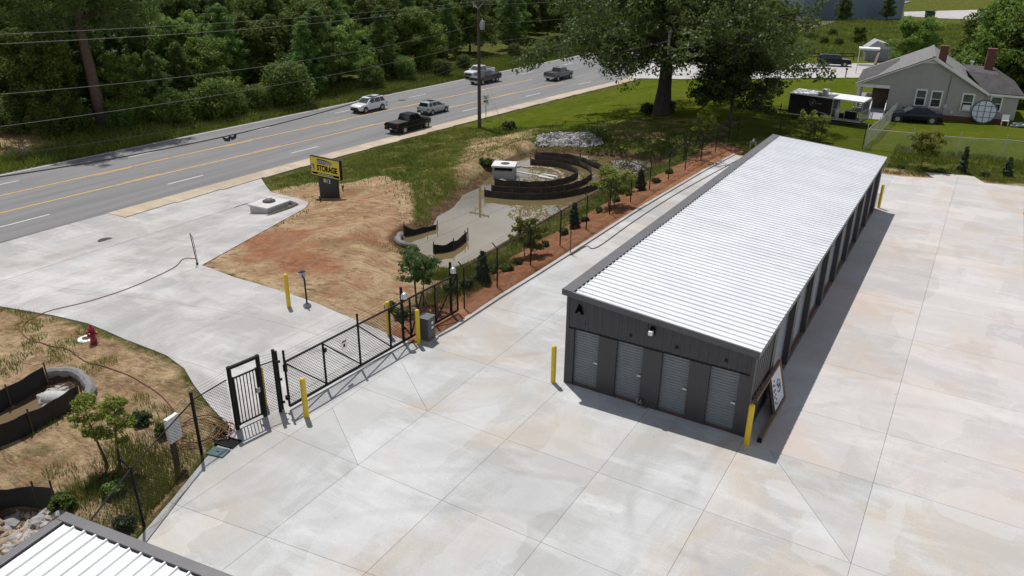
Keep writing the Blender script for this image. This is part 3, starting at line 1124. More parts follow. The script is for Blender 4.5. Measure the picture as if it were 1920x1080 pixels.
def rib_roof(parent, org, ex, ey, along, across, n_sheets, mat, rise=0.04, pitch=0.305, per=3):
    """sheets of ribbed metal: ribs run along ex (length `across`), sheets repeat along ey"""
    ex, ey = Vector(ex), Vector(ey)
    up = ex.cross(ey).normalized()
    if up.z < 0: up = -up
    wS = along / n_sheets
    p = wS / per
    pts = []
    for k in range(per):
        s = k * p
        pts += [(s, 0.0), (s + p - 0.075, 0.0), (s + p - 0.055, rise), (s + p - 0.02, rise)]
    pts.append((wS, 0.0))
    vs, fs = [], []
    for s, o in pts:
        a = ey * s + up * o
        vs += [a, a + ex * across]
    for k in range(len(pts) - 1): fs.append((2 * k, 2 * k + 1, 2 * k + 3, 2 * k + 2))
    nb = len(vs)
    me = MB().add(vs, fs).mesh('roof_panel', fix=False)
    me.materials.append(mat)
    for k in range(n_sheets):
        link('roof_panel', me, mat, parent, Vector(org) + ey * (wS * k))


slope = Vector((W + 2 * OV + 0.05, 0, HR - HL)).normalized()
across = (Vector((W + 2 * OV + 0.05, 0, (HR - HL) * (W + 2 * OV + 0.05) / W))).length
rib_roof(A, (-OV + 0.22, -OV + 0.03, roof_z(-OV + 0.22) + 0.015), slope, (0, 1, 0), L + 2 * OV - 0.06, across - 0.24, 30, ROOFM)
# high-side flashing, rake trims and eave
f = MB()
a = (-OV - 0.06, 0, roof_z(-OV)); 
f.add([(-OV - 0.05, -OV - 0.04, roof_z(-OV) + 0.075), (0.24, -OV - 0.04, roof_z(0.24) + 0.068), (0.24, L + OV + 0.04, roof_z(0.24) + 0.068), (-OV - 0.05, L + OV + 0.04, roof_z(-OV) + 0.075)], [(0, 1, 2, 3)])
f.add([(-OV - 0.05, -OV - 0.04, roof_z(-OV) + 0.075), (-OV - 0.05, L + OV + 0.04, roof_z(-OV) + 0.075), (-OV - 0.05, L + OV + 0.04, roof_z(-OV) - 0.12), (-OV - 0.05, -OV - 0.04, roof_z(-OV) - 0.12)], [(0, 1, 2, 3)])
f.build('ridge_flashing', TRIM_L, A, fix=False)
nt_ = MB()
for k in range(90):
    y = -OV + 0.03 + (k + 0.0) * (L + 2 * OV - 0.06) / 90
    nt_.box(0.20, 0.255, y + 0.02, y + 0.225, roof_z(0.23) + 0.016, roof_z(0.23) + 0.058)
nt_.build('rib_closure', BLACK, A)['kind'] = 'stuff'
for y, nm, mt in ((-OV - 0.035, 'rake_trim', TRIM), (L + OV + 0.035, 'rake_trim', TRIM_L)):
    r_ = MB()
    xa, xb = -OV - 0.07, W + OV + 0.03
    s = 1 if y > 0 else -1
    r_.prism([(xa, y, roof_z(xa) - 0.15), (xb, y, roof_z(xb) - 0.15), (xb, y, roof_z(xb) + 0.062), (xa, y, roof_z(xa) + 0.062)], (0, -s * 0.07, 0))
    r_.build(nm, mt, A, bevel=0.012)
e = MB()
e.box(W + 0.035, W + OV + 0.02, -OV - 0.02, L + OV + 0.02, HR - 0.20, HR - 0.03)
e.build('eave_trim', TRIM, A, bevel=0.01)
for k in range(9):
    y = ysp[k]
    MB().bar((W + 0.06, y, 2.9), (W + 0.06, y + 0.05, 2.62), 0.05, 0.05).build('eave_bracket', TRIM, A)
# dark outline of letter, lamp, hose bib
def text(s, size, mat, parent, loc, rot, sx=1.0, name='lettering', ext=0.004, bold=0.0, align='CENTER'):
    cu = bpy.data.curves.new('lettering', 'FONT')
    cu.body = s
    cu.size = size
    cu.extrude = ext
    cu.offset = bold
    cu.align_x = align
    cu.align_y = 'CENTER'
    tmp = bpy.data.objects.new('tmp_text', cu)
    C.objects.link(tmp)
    bpy.context.view_layer.update()
    me = bpy.data.meshes.new_from_object(tmp.evaluated_get(bpy.context.evaluated_depsgraph_get()))
    bpy.data.objects.remove(tmp)
    bpy.data.curves.remove(cu)
    me.name = name
    me.materials.clear()
    o = link(name, me, mat, parent, loc)
    o.rotation_euler = rot
    o.scale = (sx, 1, 1)
    return o


LETTER = M('black_letter', (0.003, 0.003, 0.003), 0.9, spec=0.0)
text('A', 0.46, LETTER, A, (0.47, -0.056, 2.95), (R_(90), 0, 0), 0.85, 'letter', 0.012, 0.02)
lamp = MB()
lamp.box(2.98, 3.16, -0.07, -0.03, 2.72, 2.98)
lamp.bar((3.07, -0.05, 2.95), (3.07, -0.22, 2.93), 0.09, 0.06)
lp = lamp.build('wall_lamp', BLACK, A)
MB().box(3.0, 3.14, -0.29, -0.15, 2.78, 2.93).build('lens', WHITEP, lp, bevel=0.02)
hb = MB()
for x in (2.78, 2.90):
    hb.tube([(x, -0.06, 0.0), (x, -0.06, 0.24), (x, -0.12, 0.27), (x, -0.17, 0.2)], 0.028, 8)
hb.box(2.72, 2.96, -0.09, -0.03, 0.1, 0.16)
hb.box(3.0, 3.1, -0.14, -0.03, 0.0, 0.09)
hb.build('hose_bib', M('galvanised_pipe', (0.2, 0.2, 0.2), 0.4, 0.6), A)

# ------------------------------------------------------------------ second building, roof corner only in view
B = thing('storage_building', 'white ribbed metal roof with wide grey trim in the bottom left corner', 'building', (-3.75, -15.06, 0), math.atan2(0.56, 4.2))
LB, WB, HB = 24.0, 7.5, 3.3
c_ = MB().box(0.12, LB - 0.12, -WB + 0.12, -0.12, -0.02, HB - 0.16)
c_.build('wall', CHAR, B)
rib_roof(B, (0.24, -0.2, HB + 0.0), (0, -1, 0.0), (1, 0, 0), LB - 0.48, WB - 0.4, 26, ROOFM)
t_ = MB()
t_.box(-0.0, LB, -0.24, 0.0, HB - 0.2, HB + 0.05)
t_.build('ridge_flashing', TRIM_L, B, bevel=0.012)
MB().box(0.0, 0.2, -WB, -0.241, HB - 0.2, HB + 0.048).build('rake_trim', TRIM_L, B, bevel=0.012)
MB().box(LB - 0.2, LB, -WB, -0.241, HB - 0.2, HB + 0.048).build('rake_trim', TRIM_L, B)
rc = MB()
for k in range(78):
    x = 0.24 + k * (LB - 0.48) / 78
    rc.box(x + 0.02, x + 0.225, -0.258, -0.2, HB + 0.002, HB + 0.044)
rc.build('rib_closure', BLACK, B)['kind'] = 'stuff'

# ------------------------------------------------------------------ bollards
def bollard(x, y, label, h=1.46, r=0.088):
    t = thing('bollard', label, 'bollard', (x, y, 0), rnd.random() * 6, 'yellow safety bollards')
    prof = [(r, -0.05), (r, h - r)] + [(r * math.cos(a), h - r + r * math.sin(a)) for a in np.linspace(0.2, 1.5, 6)]
    m_ = MB().lathe(prof, 18).build('sleeve', YELB, t, smooth=True)
    return t


BOLL = [(-0.33, -0.23, 'yellow bollard at the left front corner of the charcoal building'),
        (6.51, -0.37, 'yellow bollard at the right front corner of the building, in front of leaning sign'),
        (-6.07, -6.39, 'yellow bollard on the lot side of the sliding gate, near the walk gate'),
        (-6.09, -0.43, 'yellow bollard beside the grey gate operator box'),
        (-7.50, -0.46, 'yellow bollard behind the right end of the sliding gate'),
        (-12.83, -0.59, 'yellow bollard on the driveway next to the keypad stand'),
        (6.55, 27.83, 'yellow bollard at the far back corner of the charcoal building'),
        (-7.75, -6.6, 'yellow bollard half hidden behind the black walk gate')]
for q in BOLL: bollard(*q)
bq = un(1917, 402)
bollard(bq[0] + 0.12, bq[1], 'yellow bollard cut by the right edge of the picture')

# ------------------------------------------------------------------ leaning framed sign beside the building
WOOD = M('weathered_timber', (0.19, 0.115, 0.065), 0.8, 0, 0.3, 6.0, bmp=0.3, grime=0.4)
WOODD = M('dark_timber', (0.07, 0.047, 0.033), 0.85, 0, 0.3, 6.0, grime=0.4)
NAVY = M('navy_print', (0.03, 0.05, 0.12), 0.5)
def on_x(px, py, x):
    d = ray(px, py)
    return CAM + d * ((x - CAM[0]) / d[0])
sg = thing('post_sign', 'white sign on two long timber posts laid on its side against the building', 'sign', (6.9, 1.2, 0), 0)
so = np.array(sg.location)
g1, g2 = un(1425, 824, 0.07) - so, un(1470, 744, 0.07) - so          # post lying on the concrete
u2 = on_x(1462, 677, 6.47) - so                                    # far end of the post propped on the wall
u1 = u2 + (g1 - g2)
MB().bar(g1, g2, 0.12, 0.12).build('post', WOOD, sg, bevel=0.008)
MB().bar(u1, u2, 0.12, 0.12).build('post', WOOD, sg, bevel=0.008)
MB().bar(g1 - (g2 - g1) * 0.03, g1 - (g2 - g1) * 0.002, 0.13, 0.13).build('end_cap', BLACK, sg)
ax_l = (g2 - g1); al = np.linalg.norm(ax_l); ax_l = ax_l / al
ax_w = (u2 - g2); aw = np.linalg.norm(ax_w); ax_w = ax_w / aw
ax_n = np.cross(ax_l, ax_w); ax_n = ax_n / np.linalg.norm(ax_n)
if ax_n[0] < 0: ax_n = -ax_n
def sq(u, v, o=0.0):      # u back along the posts from the far end, v from the lower post to the upper one
    return tuple(g2 - ax_l * u + ax_w * v + ax_n * o)
bl_ = 1.35
MB().bar(sq(0.04, 0.0), sq(0.04, aw), 0.10, 0.10).build('cross_rail', WOOD, sg)
MB().bar(sq(bl_, 0.0), sq(bl_, aw), 0.10, 0.10).build('cross_rail', WOODD, sg)
qd = [sq(0.12, 0.08, 0.03), sq(bl_ - 0.06, 0.08, 0.03), sq(bl_ - 0.06, aw - 0.08, 0.03), sq(0.12, aw - 0.08, 0.03)]
bdo = MB().prism(qd, tuple(-ax_n * 0.035)).build('board', M('white_sign_face', (0.55, 0.57, 0.62), 0.4, 0, 0.05), sg)
lg = MB()
mu, mv_ = bl_ * 0.42, aw * 0.52
lg.tube([sq(mu + 0.2 * math.cos(t), mv_ + 0.2 * math.sin(t), 0.045) for t in np.linspace(0.3, 5.9, 20)], 0.010, 6)
lg.tube([sq(mu + 0.1 * math.cos(t), mv_ + 0.06 * math.sin(2 * t), 0.045) for t in np.linspace(0, 6.2, 16)], 0.008, 6)
for k in range(6): lg.bar(sq(bl_ * 0.72, aw * (0.15 + 0.12 * k), 0.04), sq(bl_ * 0.72, aw * (0.15 + 0.12 * k) + 0.07, 0.04), 0.05, 0.012, up=tuple(ax_n))
for k in range(4): lg.bar(sq(bl_ * 0.82, aw * (0.2 + 0.15 * k), 0.04), sq(bl_ * 0.82, aw * (0.2 + 0.15 * k) + 0.1, 0.04), 0.03, 0.012, up=tuple(ax_n))
lg.build('emblem', NAVY, bdo)
# ------------------------------------------------------------------ chain link
def link_mesh(mb, a, b_, z0a, z0b, h, step=0.075, r=0.0032):
    """two families of slanted wires filling the panel a-b (xy) between ground and height h"""
    a, b_ = np.array(a, float), np.array(b_, float)
    Lp = np.linalg.norm(b_ - a)
    d = (b_ - a) / Lp
    n = np.array([-d[1], d[0]])
    st = step * math.sqrt(2)
    for sgn in (1, -1):
        s = -h
        while s < Lp:
            # wire from (s,0) rising to (s+h,h)
            s0, s1 = s, s + h
            t0, t1 = max(0.0, -s0 / h), min(1.0, (Lp - s0) / h)
            if t1 > t0 + 0.01:
                pts = []
                for t in (t0, t1):
                    u = s0 + h * t
                    if sgn < 0: u = Lp - u
                    zg = z0a + (z0b - z0a) * u / Lp
                    q = a + d * u
                    pts.append((q[0], q[1], zg + 0.03 + h * t))
                vs = []
                for p in pts:
                    vs += [(p[0] + sgn * d[0] * r, p[1] + sgn * d[1] * r, p[2] - r), (p[0] - sgn * d[0] * r, p[1] - sgn * d[1] * r, p[2] + r), (p[0] + n[0] * r * 1.2, p[1] + n[1] * r * 1.2, p[2])]
                mb.add(vs, [(0, 1, 4, 3), (1, 2, 5, 4), (2, 0, 3, 5)])
            s += st


def chain_fence(name, label, pts, h, post_mat, wire_mat, arm=None, strands=True, post_r=0.032, corner=(), step=0.075, wr=0.0032, first=True, last=True, group=None, stub=0.0):
    """pts: ground points of the posts"""
    t = thing(name, label, 'fence', (pts[0][0], pts[0][1], gz(pts[0][0], pts[0][1])) if len(pts[0]) == 2 else pts[0], 0, group)
    o = np.array(t.location)
    P = []
    for p in pts:
        z = p[2] if len(p) > 2 else gz(p[0], p[1])
        P.append(np.array([p[0], p[1], z]) - o)
    for i, p in enumerate(P):
        if (i == 0 and not first) or (i == len(P) - 1 and not last): continue
        mb = MB()
        big = i in corner
        top = h + (0.32 if big else (0.06 + stub))
        mb.cyl(p + (0, 0, -0.25), p + (0, 0, top), post_r * (1.35 if big else 1), n=10)
        if arm and not big:
            mb.bar(p + (0, 0, h), p + np.array([arm[0], arm[1], h + arm[2]]), 0.045, 0.03)
        mb.build('post', post_mat, t)
    rail, mesh, barb = MB(), MB(), MB()
    for i in range(len(P) - 1):
        a, b_ = P[i], P[i + 1]
        rail.cyl(a + (0, 0, h + 0.01), b_ + (0, 0, h + 0.01), 0.021, n=8)
        link_mesh(mesh, a[:2], b_[:2], a[2], b_[2], h - 0.04, step, wr)
        if arm and strands:
            for k in (0.4, 0.7, 1.0):
                oa = np.array([arm[0] * k, arm[1] * k, h + arm[2] * k]) if i not in corner else np.array([0, 0, h + 0.3 * k])
                ob = np.array([arm[0] * k, arm[1] * k, h + arm[2] * k]) if (i + 1) not in corner else np.array([0, 0, h + 0.3 * k])
                barb.tube([a + oa, (a + b_) / 2 + (oa + ob) / 2 + (0, 0, -0.015), b_ + ob], 0.0045, 4)
    rail.build('top_rail', post_mat, t)
    mesh.build('wire_mesh', wire_mat, t, fix=False)
    if barb.v: barb.build('barbed_wire', wire_mat, t)
    return t


ARM = (-0.26, -0.02, 0.26)
fx = lambda y: lerp(-6.40, -6.0, sstep((y - 25) / 15.0)) if y > 25 else -6.40 - 0.1 * sstep((y - 3) / 4)
f_pts = [(float(fx(y)), y) for y in [2.85 + 3.05 * k for k in range(1, 13)]] + [(-5.75, 41.0)]
chain_fence('chain_link_fence', 'black chain link fence with barbed wire arms along the pond bank', [(-6.40, 3.15)] + f_pts, 1.83, BLACK, BLACKV, ARM, corner=(), step=0.085)
chain_fence('chain_link_fence', 'black chain link fence behind the storage building, near the food trailer', [(-5.70, 41.05), (-2.75, 42.0), (0.25, 42.9), (3.3, 43.6)], 1.83, BLACK, BLACKV, (0.0, 0.26, 0.26), first=False, step=0.085)
SILV = M('galvanised_steel', (0.46, 0.47, 0.47), 0.4, 0.5, 0.1)
chain_fence('chain_link_fence', 'bare galvanised chain link fence across the lawn below the house', [(3.42, 43.62), (6.6, 43.9), (9.67, 44.2), (12.6, 45.0), (15.8, 45.6), (19, 46.2), (22, 46.8)], 1.55, SILV, SILV, stub=0.33, step=0.1, wr=0.003)
chain_fence('chain_link_fence', 'old grey chain link fence running from the lot toward the house ramp', [(3.36, 43.9), (3.5, 46.6), (3.6, 49.4), (3.7, 52.2), (3.8, 55), (3.9, 57.6)], 1.35, SILV, SILV, stub=0.15, step=0.085, wr=0.0035)
chain_fence('chain_link_fence', 'black chain link fence curving past the small trees at lower left', [(-4.75, -14.6), (-5.98, -12.37), (-7.31, -9.48)], 1.83, BLACK, BLACKV, (-0.26, -0.1, 0.28), corner=(2,), post_r=0.035, step=0.075, wr=0.0028)
chain_fence('chain_link_fence', 'short black chain link panel left of the walk gate', [(-7.34, -9.42, 0.0), (-7.42, -8.15, 0.0)], 1.83, BLACK, BLACKV, (-0.1, 0, 0.3), corner=(0, 1), first=False, last=False, step=0.075, wr=0.0034)
chain_fence('chain_link_fence', 'short black chain link panel between walk gate and sliding gate post', [(-7.24, -6.98, 0.0), (-7.08, -6.45, 0.0)], 1.83, BLACK, BLACKV, (-0.1, 0, 0.3), corner=(0, 1), first=False, step=0.075, wr=0.0034)

# walk gate: two heavy posts joined overhead, barred leaf
wg = thing('walk_gate', 'black barred steel walk gate in a tall square frame', 'gate', (-7.39, -8.04, 0), 0)
ga, gb = np.array([0, 0, 0.0]), np.array([0.16, 0.98, 0.0])
gd = gb / np.linalg.norm(gb)
for p in (ga, gb):
    MB().bar(p + (0, 0, -0.1), p + (0, 0, 2.25), 0.10, 0.10, up=(1, 0, 0)).build('post', BLACK, wg, bevel=0.005)
MB().bar(ga + (0, 0, 2.19), gb + (0, 0, 2.19), 0.09, 0.09).build('top_beam', BLACK, wg)
leaf = MB()
a2, b2 = ga + gd * 0.10, gb - gd * 0.10
for z in (0.14, 1.80): leaf.bar(a2 + (0, 0, z), b2 + (0, 0, z), 0.045, 0.045)
for p in (a2, b2): leaf.bar(p + (0, 0, 0.10), p + (0, 0, 1.84), 0.05, 0.05, up=(1, 0, 0))
lf = leaf.build('gate_leaf', BLACK, wg)
for k in range(1, 7):
    q = a2 + (b2 - a2) * k / 7
    MB().bar(q + (0, 0, 0.15), q + (0, 0, 1.79), 0.024, 0.024, up=(1, 0, 0)).build('bar', BLACK, lf)
lk = MB()
lk.box(0.10, 0.18, 0.80, 0.92, 0.96, 1.14)
lk.lathe([(0.035, 0), (0.04, 0.03), (0.02, 0.06)], 10, (0.19, 0.86, 1.02))
lk.build('lock', BRIGHT, wg)

# sliding gate
G0, G1 = np.array([-6.83, -6.36, 0.0]), np.array([-6.36, 2.62, 0.0])
gL = np.linalg.norm(G1 - G0)
sl = thing('sliding_gate', 'long black sliding gate with diagonal braces and chain link infill', 'gate', G0, math.atan2(G1[1] - G0[1], G1[0] - G0[0]))
zt, zb = 1.78, 0.14
fr = MB()
fr.bar((0, 0, zt), (gL, 0, zt), 0.055, 0.055)
fr.bar((0, 0, zb), (gL, 0, zb), 0.06, 0.08)
fr.build('frame_rail', BLACK, sl)
vx = [0.0, 1.63, 3.29, 4.9, 6.05, 7.55, gL]
for k, x in enumerate(vx):
    MB().bar((x, 0, zb), (x, 0, zt + (0.42 if k in (0, 2) else 0)), 0.055, 0.055, up=(1, 0, 0)).build('upright', BLACK, sl)
for a_, b2_ in ((0, 1), (1, 2), (2, 3), (3, 4)):
    MB().bar((vx[a_], 0, zt - 0.04), (vx[b2_], 0, zb + 0.06), 0.045, 0.045).build('brace', BLACK, sl)
for p, q in (((vx[4], 0, zb + .06), (vx[5] - 0.75, 0, zt - .05)), ((vx[5], 0, zb + .06), (gL, 0, zt - 0.05))):
    MB().bar(p, q, 0.045, 0.045).build('brace', BLACK, sl)
mm = MB(); link_mesh(mm, (0.03, 0.035), (gL - 0.03, 0.035), 0.12, 0.12, zt - 0.16, 0.08, 0.0044)
mm.build('wire_mesh', BLACKV, sl, fix=False)
bw = MB()
for k in (0.12, 0.24, 0.36): bw.tube([(0, 0, zt + k), (3.29, 0, zt + k), (5.6, 0, zt + k)], 0.004, 4)
bw.cyl((0, 0.02, zb + 0.3), (gL, 0.02, zb + 0.3), 0.006, n=4)
bw.build('barbed_wire', BLACKV, sl)
pl = MB().box(2.42, 2.66, -0.05, -0.04, 1.16, 1.50).build('notice_plate', WHITEP, sl)
MB().box(2.44, 2.64, -0.0535, -0.051, 1.42, 1.48).build('red_band', M('red_print', (0.4, 0.03, 0.03), 0.5), pl)
MB().box(2.50, 2.58, -0.0535, -0.051, 1.24, 1.35).build('symbol', LETTER, pl)
MB().box(1.62, 1.72, -0.08, -0.03, zt - 0.36, zt - 0.22).build('roller_bracket', BLACK, sl)
ct = MB(); ct.box(-0.04, 0.04, -0.06, 0.06, zt - 0.34, zt - 0.1); ct.box(-0.10, 0.02, -0.05, 0.05, 0.42, 0.56)
ct.build('catcher', BLACK, sl)


def gate_post(x, y, label, capped, h=2.3):
    t = thing('gate_post', label, 'post', (x, y, 0), 0, 'sliding gate posts')
    MB().cyl((0, 0, -0.15), (0, 0, h), 0.055, n=14).build('shaft', BLACK, t, smooth=True)
    if capped:
        MB().lathe([(0.12, 0.0), (0.125, 0.14), (0.09, 0.22), (0.03, 0.25)], 14, (0.12, 0.02, 1.86)).build('roller_cover', M('grey_roller_cover', (0.55, 0.56, 0.57), 0.35, 0.3), t, smooth=True)
        MB().bar((0, 0, 1.83), (0.14, 0, 1.83), 0.1, 0.06).build('roller_arm', BLACK, t)
    else:
        for z in (0.35, 1.2, 1.85): MB().bar((0, 0, z), (0.12, 0.14, z), 0.06, 0.07).build('latch_catch', BLACK, t)
    return t


gate_post(-7.0, -6.62, 'black latch post between walk gate and sliding gate', False, 2.3)
gate_post(-6.66, -0.62, 'black gate post with grey roller cover beside operator box', True)
gate_post(-6.56, 2.42, 'black gate post with grey roller cover at the tail of the sliding gate', True)
op = thing('gate_operator', 'dark grey gate operator box behind the yellow bollard', 'gate operator', (-6.02, 0.02, 0), R_(4))
MB().box(-0.24, 0.24, -0.24, 0.24, 0.08, 0.98).build('housing', M('grey_operator_housing', (0.055, 0.06, 0.065), 0.45), op, bevel=0.02)
MB().box(-0.26, 0.26, -0.26, 0.26, 0.985, 1.02).build('lid', M('grey_operator_lid', (0.12, 0.125, 0.13), 0.4), op, bevel=0.01)
MB().box(-0.34, 0.34, -0.36, 0.30, -0.06, 0.079).build('plinth', CONC_DRIVE, op)
for z in (0.72, 0.52): MB().box(0.241, 0.255, -0.02, 0.10, z, z + 0.1).build('label_plate', WHITEP, op)

# keypad on a goose-neck stand
kp = thing('keypad_stand', 'black goose neck keypad stand on the driveway', 'keypad', (*at0(576, 574)[:2], float(base_z(*at0(576, 574)[:2]))), R_(180))
MB().tube([(0, 0, 0), (0, 0, 1.05), (0.0, 0, 1.16), (0.06, -0.04, 1.25), (0.16, -0.1, 1.27), (0.34, -0.2, 1.26)], 0.035, 10).build('pole', BLACK, kp, smooth=True)
MB().lathe([(0.17, -0.02), (0.17, 0.10), (0.15, 0.12)], 16).build('base', CONC_DRIVE, kp)
MB().box(0.27, 0.43, -0.34, -0.12, 1.12, 1.40).build('keypad', M('grey_keypad', (0.5, 0.52, 0.55), 0.35, 0.3), kp, bevel=0.02)
MB().box(0.25, 0.45, -0.36, -0.10, 1.405, 1.43).build('hood', BLACK, kp)

# fire hydrant and its valve ring
hp = at(177, 644)
REDH = M('hydrant_red', (0.27, 0.008, 0.02), 0.4, 0, 0.15, 5, grime=0.3)
hy_ = thing('fire_hydrant', 'dark red fire hydrant on the dirt beside the driveway', 'hydrant', hp, R_(30))
MB().lathe([(0.17, -0.1), (0.17, 0.05), (0.125, 0.06), (0.12, 0.2), (0.105, 0.22), (0.105, 0.52), (0.14, 0.54), (0.145, 0.58)], 16).build('barrel', REDH, hy_, smooth=True)
MB().lathe([(0.13, 0.58), (0.125, 0.64), (0.10, 0.71), (0.05, 0.76), (0.04, 0.77), (0.04, 0.83)], 16).build('bonnet', REDH, hy_, smooth=True)
for d in ((1, 0), (-1, 0), (0, -1)):
    r = 0.075 if d[1] else 0.055
    MB().tube([(d[0] * 0.08, d[1] * 0.08, 0.46), (d[0] * 0.2, d[1] * 0.2, 0.46), (d[0] * 0.2, d[1] * 0.2, 0.46), (d[0] * 0.23, d[1] * 0.23, 0.46)], [r * .8, r * .8, r * 1.15, r], 12).build('nozzle_cap', REDH, hy_)
vp = at(163, 637)
vr = thing('valve_box', 'round white concrete valve ring with dark lid near the hydrant', 'valve box', vp, 0)
MB().lathe([(0.34, -0.05), (0.34, 0.06), (0.30, 0.08), (0.17, 0.08), (0.17, 0.05)], 20).build('collar', WHITEP, vr)
MB().lathe([(0.165, 0.0), (0.165, 0.055)], 16).build('lid', M('cast_iron', (0.05, 0.045, 0.042), 0.7, 0.3, 0.2), vr)
IRON = MATS['cast_iron']

# hose from the stand to the gate box
HOSE = M('red_rubber_hose', (0.17, 0.055, 0.035), 0.5, 0, 0.2)
def ground_run(pxs, lift, dense=6):
    pts = [at(*p) for p in pxs]
    out = []
    for i in range(len(pts) - 1):
        p0, p1, p2, p3 = pts[max(i - 1, 0)], pts[i], pts[i + 1], pts[min(i + 2, len(pts) - 1)]
        for k in range(dense):
            t = k / dense
            q = 0.5 * ((2 * p1) + (-p0 + p2) * t + (2 * p0 - 5 * p1 + 4 * p2 - p3) * t * t + (-p0 + 3 * p1 - 3 * p2 + p3) * t ** 3)
            out.append(Vector((q.x, q.y, q.z)))
    out.append(pts[-1])
    res = []
    for q in out:
        pav = float(min(sdist(q.x, q.y, LOT), sdist(q.x, q.y, DRIVE)))
        z = float(base_z(q.x, q.y)) if pav < 0.05 else gz(q.x, q.y)
        res.append((q.x, q.y, z + lift))
    return res


hz = ground_run([(369, 492), (345, 492), (325, 510), (250, 545), (170, 572), (100, 589), (60, 598), (42, 616), (48, 632), (90, 648), (125, 655), (175, 683), (230, 700), (272, 722), (305, 745), (325, 768)], 0.03)
ho = MB().tube(hz, 0.019, 6).build('garden_hose', HOSE, smooth=True)
tag(ho, 'long red hose winding over the driveway and down the dirt bank', 'hose')
coil = []
c0 = at(375, 812)
for k in range(60):
    a = k / 60 * 2 * math.pi * 2.3
    r = 0.75 + 0.2 * math.sin(a * 0.7) - 0.1 * k / 60
    coil.append((c0.x + r * math.cos(a) * 0.9, c0.y + r * math.sin(a), gz(c0.x, c0.y) + 0.05 + 0.04 * math.sin(a * 3) + k * 0.001))
hzb = ground_run([(325, 768), (338, 800), (345, 822)], 0.04)
cend = ground_run([(420, 815), (415, 805), (428, 832)], 0.05)
co = MB().tube(coil, 0.017, 6)
co.tube(hzb, 0.022, 6)
lp_ = [(cend[0][0] + 0.35 * math.cos(a), cend[0][1] + 0.35 * math.sin(a), 0.12 + 0.1 * math.sin(a)) for a in np.linspace(0, 8, 24)]
co.tube([coil[-1]] + lp_ + [cend[-1]], 0.020, 6)
tag(co.build('garden_hose', HOSE, smooth=True), 'coiled red hose on the dirt inside the fence corner', 'hose')
hs_ = at0(370, 496)
hst = thing('hose_standpipe', 'thin black looped standpipe at the driveway corner, hose end', 'standpipe', hs_, 0)
MB().tube([(0, 0, -0.1), (-0.1, -0.05, 1.66), (-0.12, -0.05, 1.72)], 0.022, 6).build('pipe', BLACK, hst)
MB().tube([(0.03, 0.03, 0.0), (-0.02, -0.0, 1.45), (-0.06, -0.02, 1.6), (-0.1, -0.04, 1.55)], 0.014, 6).build('loop', BLACK, hst)
MB().lathe([(0.06, 0), (0.06, 0.1)], 10).build('foot', BLACK, hst)
h2 = ground_run([(1068, 478), (1070, 482), (1082, 476), (1100, 467), (1120, 470), (1190, 420), (1280, 362), (1400, 292)], 0.03)
tag(MB().tube(h2, 0.02, 6).build('garden_hose', M('brown_hose', (0.1, 0.06, 0.045), 0.5), smooth=True), 'thin brown hose along the alley edge beside the pond fence', 'hose')
s2 = at(1069, 476)
st2 = thing('hose_standpipe', 'rusty standpipe with hose tap on the red dirt strip', 'standpipe', s2, 0)
MB().cyl((0, 0, -0.1), (0, 0, 1.25), 0.03, n=8).build('pipe', M('rusty_pipe', (0.12, 0.07, 0.05), 0.7), st2)
MB().tube([(0, 0, 1.2), (0.1, 0, 1.25), (0.14, 0, 1.12)], 0.02, 6).build('tap', BRIGHT, st2)

# valve pit and its lifted lid by the walk gate
pt = un(428, 830)
pit = thing('valve_pit', 'open dark valve pit in concrete edge by the walk gate', 'valve pit', (pt[0], pt[1], 0), R_(10))
pb = MB()
pb.box(-0.34, -0.30, -0.22, 0.22, -0.02, 0.045); pb.box(0.30, 0.34, -0.22, 0.22, -0.02, 0.045)
pb.box(-0.30, 0.30, -0.22, -0.18, -0.02, 0.045); pb.box(-0.30, 0.30, 0.18, 0.22, -0.02, 0.045)
pb.build('rim', BLACK, pit)
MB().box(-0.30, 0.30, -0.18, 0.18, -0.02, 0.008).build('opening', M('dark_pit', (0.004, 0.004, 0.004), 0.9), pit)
lt = un(409, 849)
lid = thing('pit_cover', 'teal green cover lying flat on concrete beside the valve pit', 'cover', (lt[0], lt[1], 0), R_(14))
MB().box(-0.30, 0.30, -0.2, 0.2, 0.0, 0.05).build('plate', M('teal_plastic', (0.05, 0.115, 0.115), 0.5), lid, bevel=0.025)
MB().box(-0.05, 0.05, -0.015, 0.015, 0.051, 0.06).build('grip', BLACK, lid)

# white meter box on a timber post inside the fence
wb_ = at(332, 872)
wx_ = thing('meter_box', 'white control box on a timber post behind the fence', 'control box', wb_, R_(8))
MB().box(-0.06, 0.06, -0.06, 0.06, -0.2, 1.45).build('post', WOODD, wx_)
MB().box(0.065, 0.20, -0.22, 0.22, 0.92, 1.72).build('cabinet', WHITEP, wx_, bevel=0.015)
MB().box(0.201, 0.206, -0.18, 0.18, 0.98, 1.66).build('door', M('white_box_door', (0.70, 0.70, 0.69), 0.5), wx_)

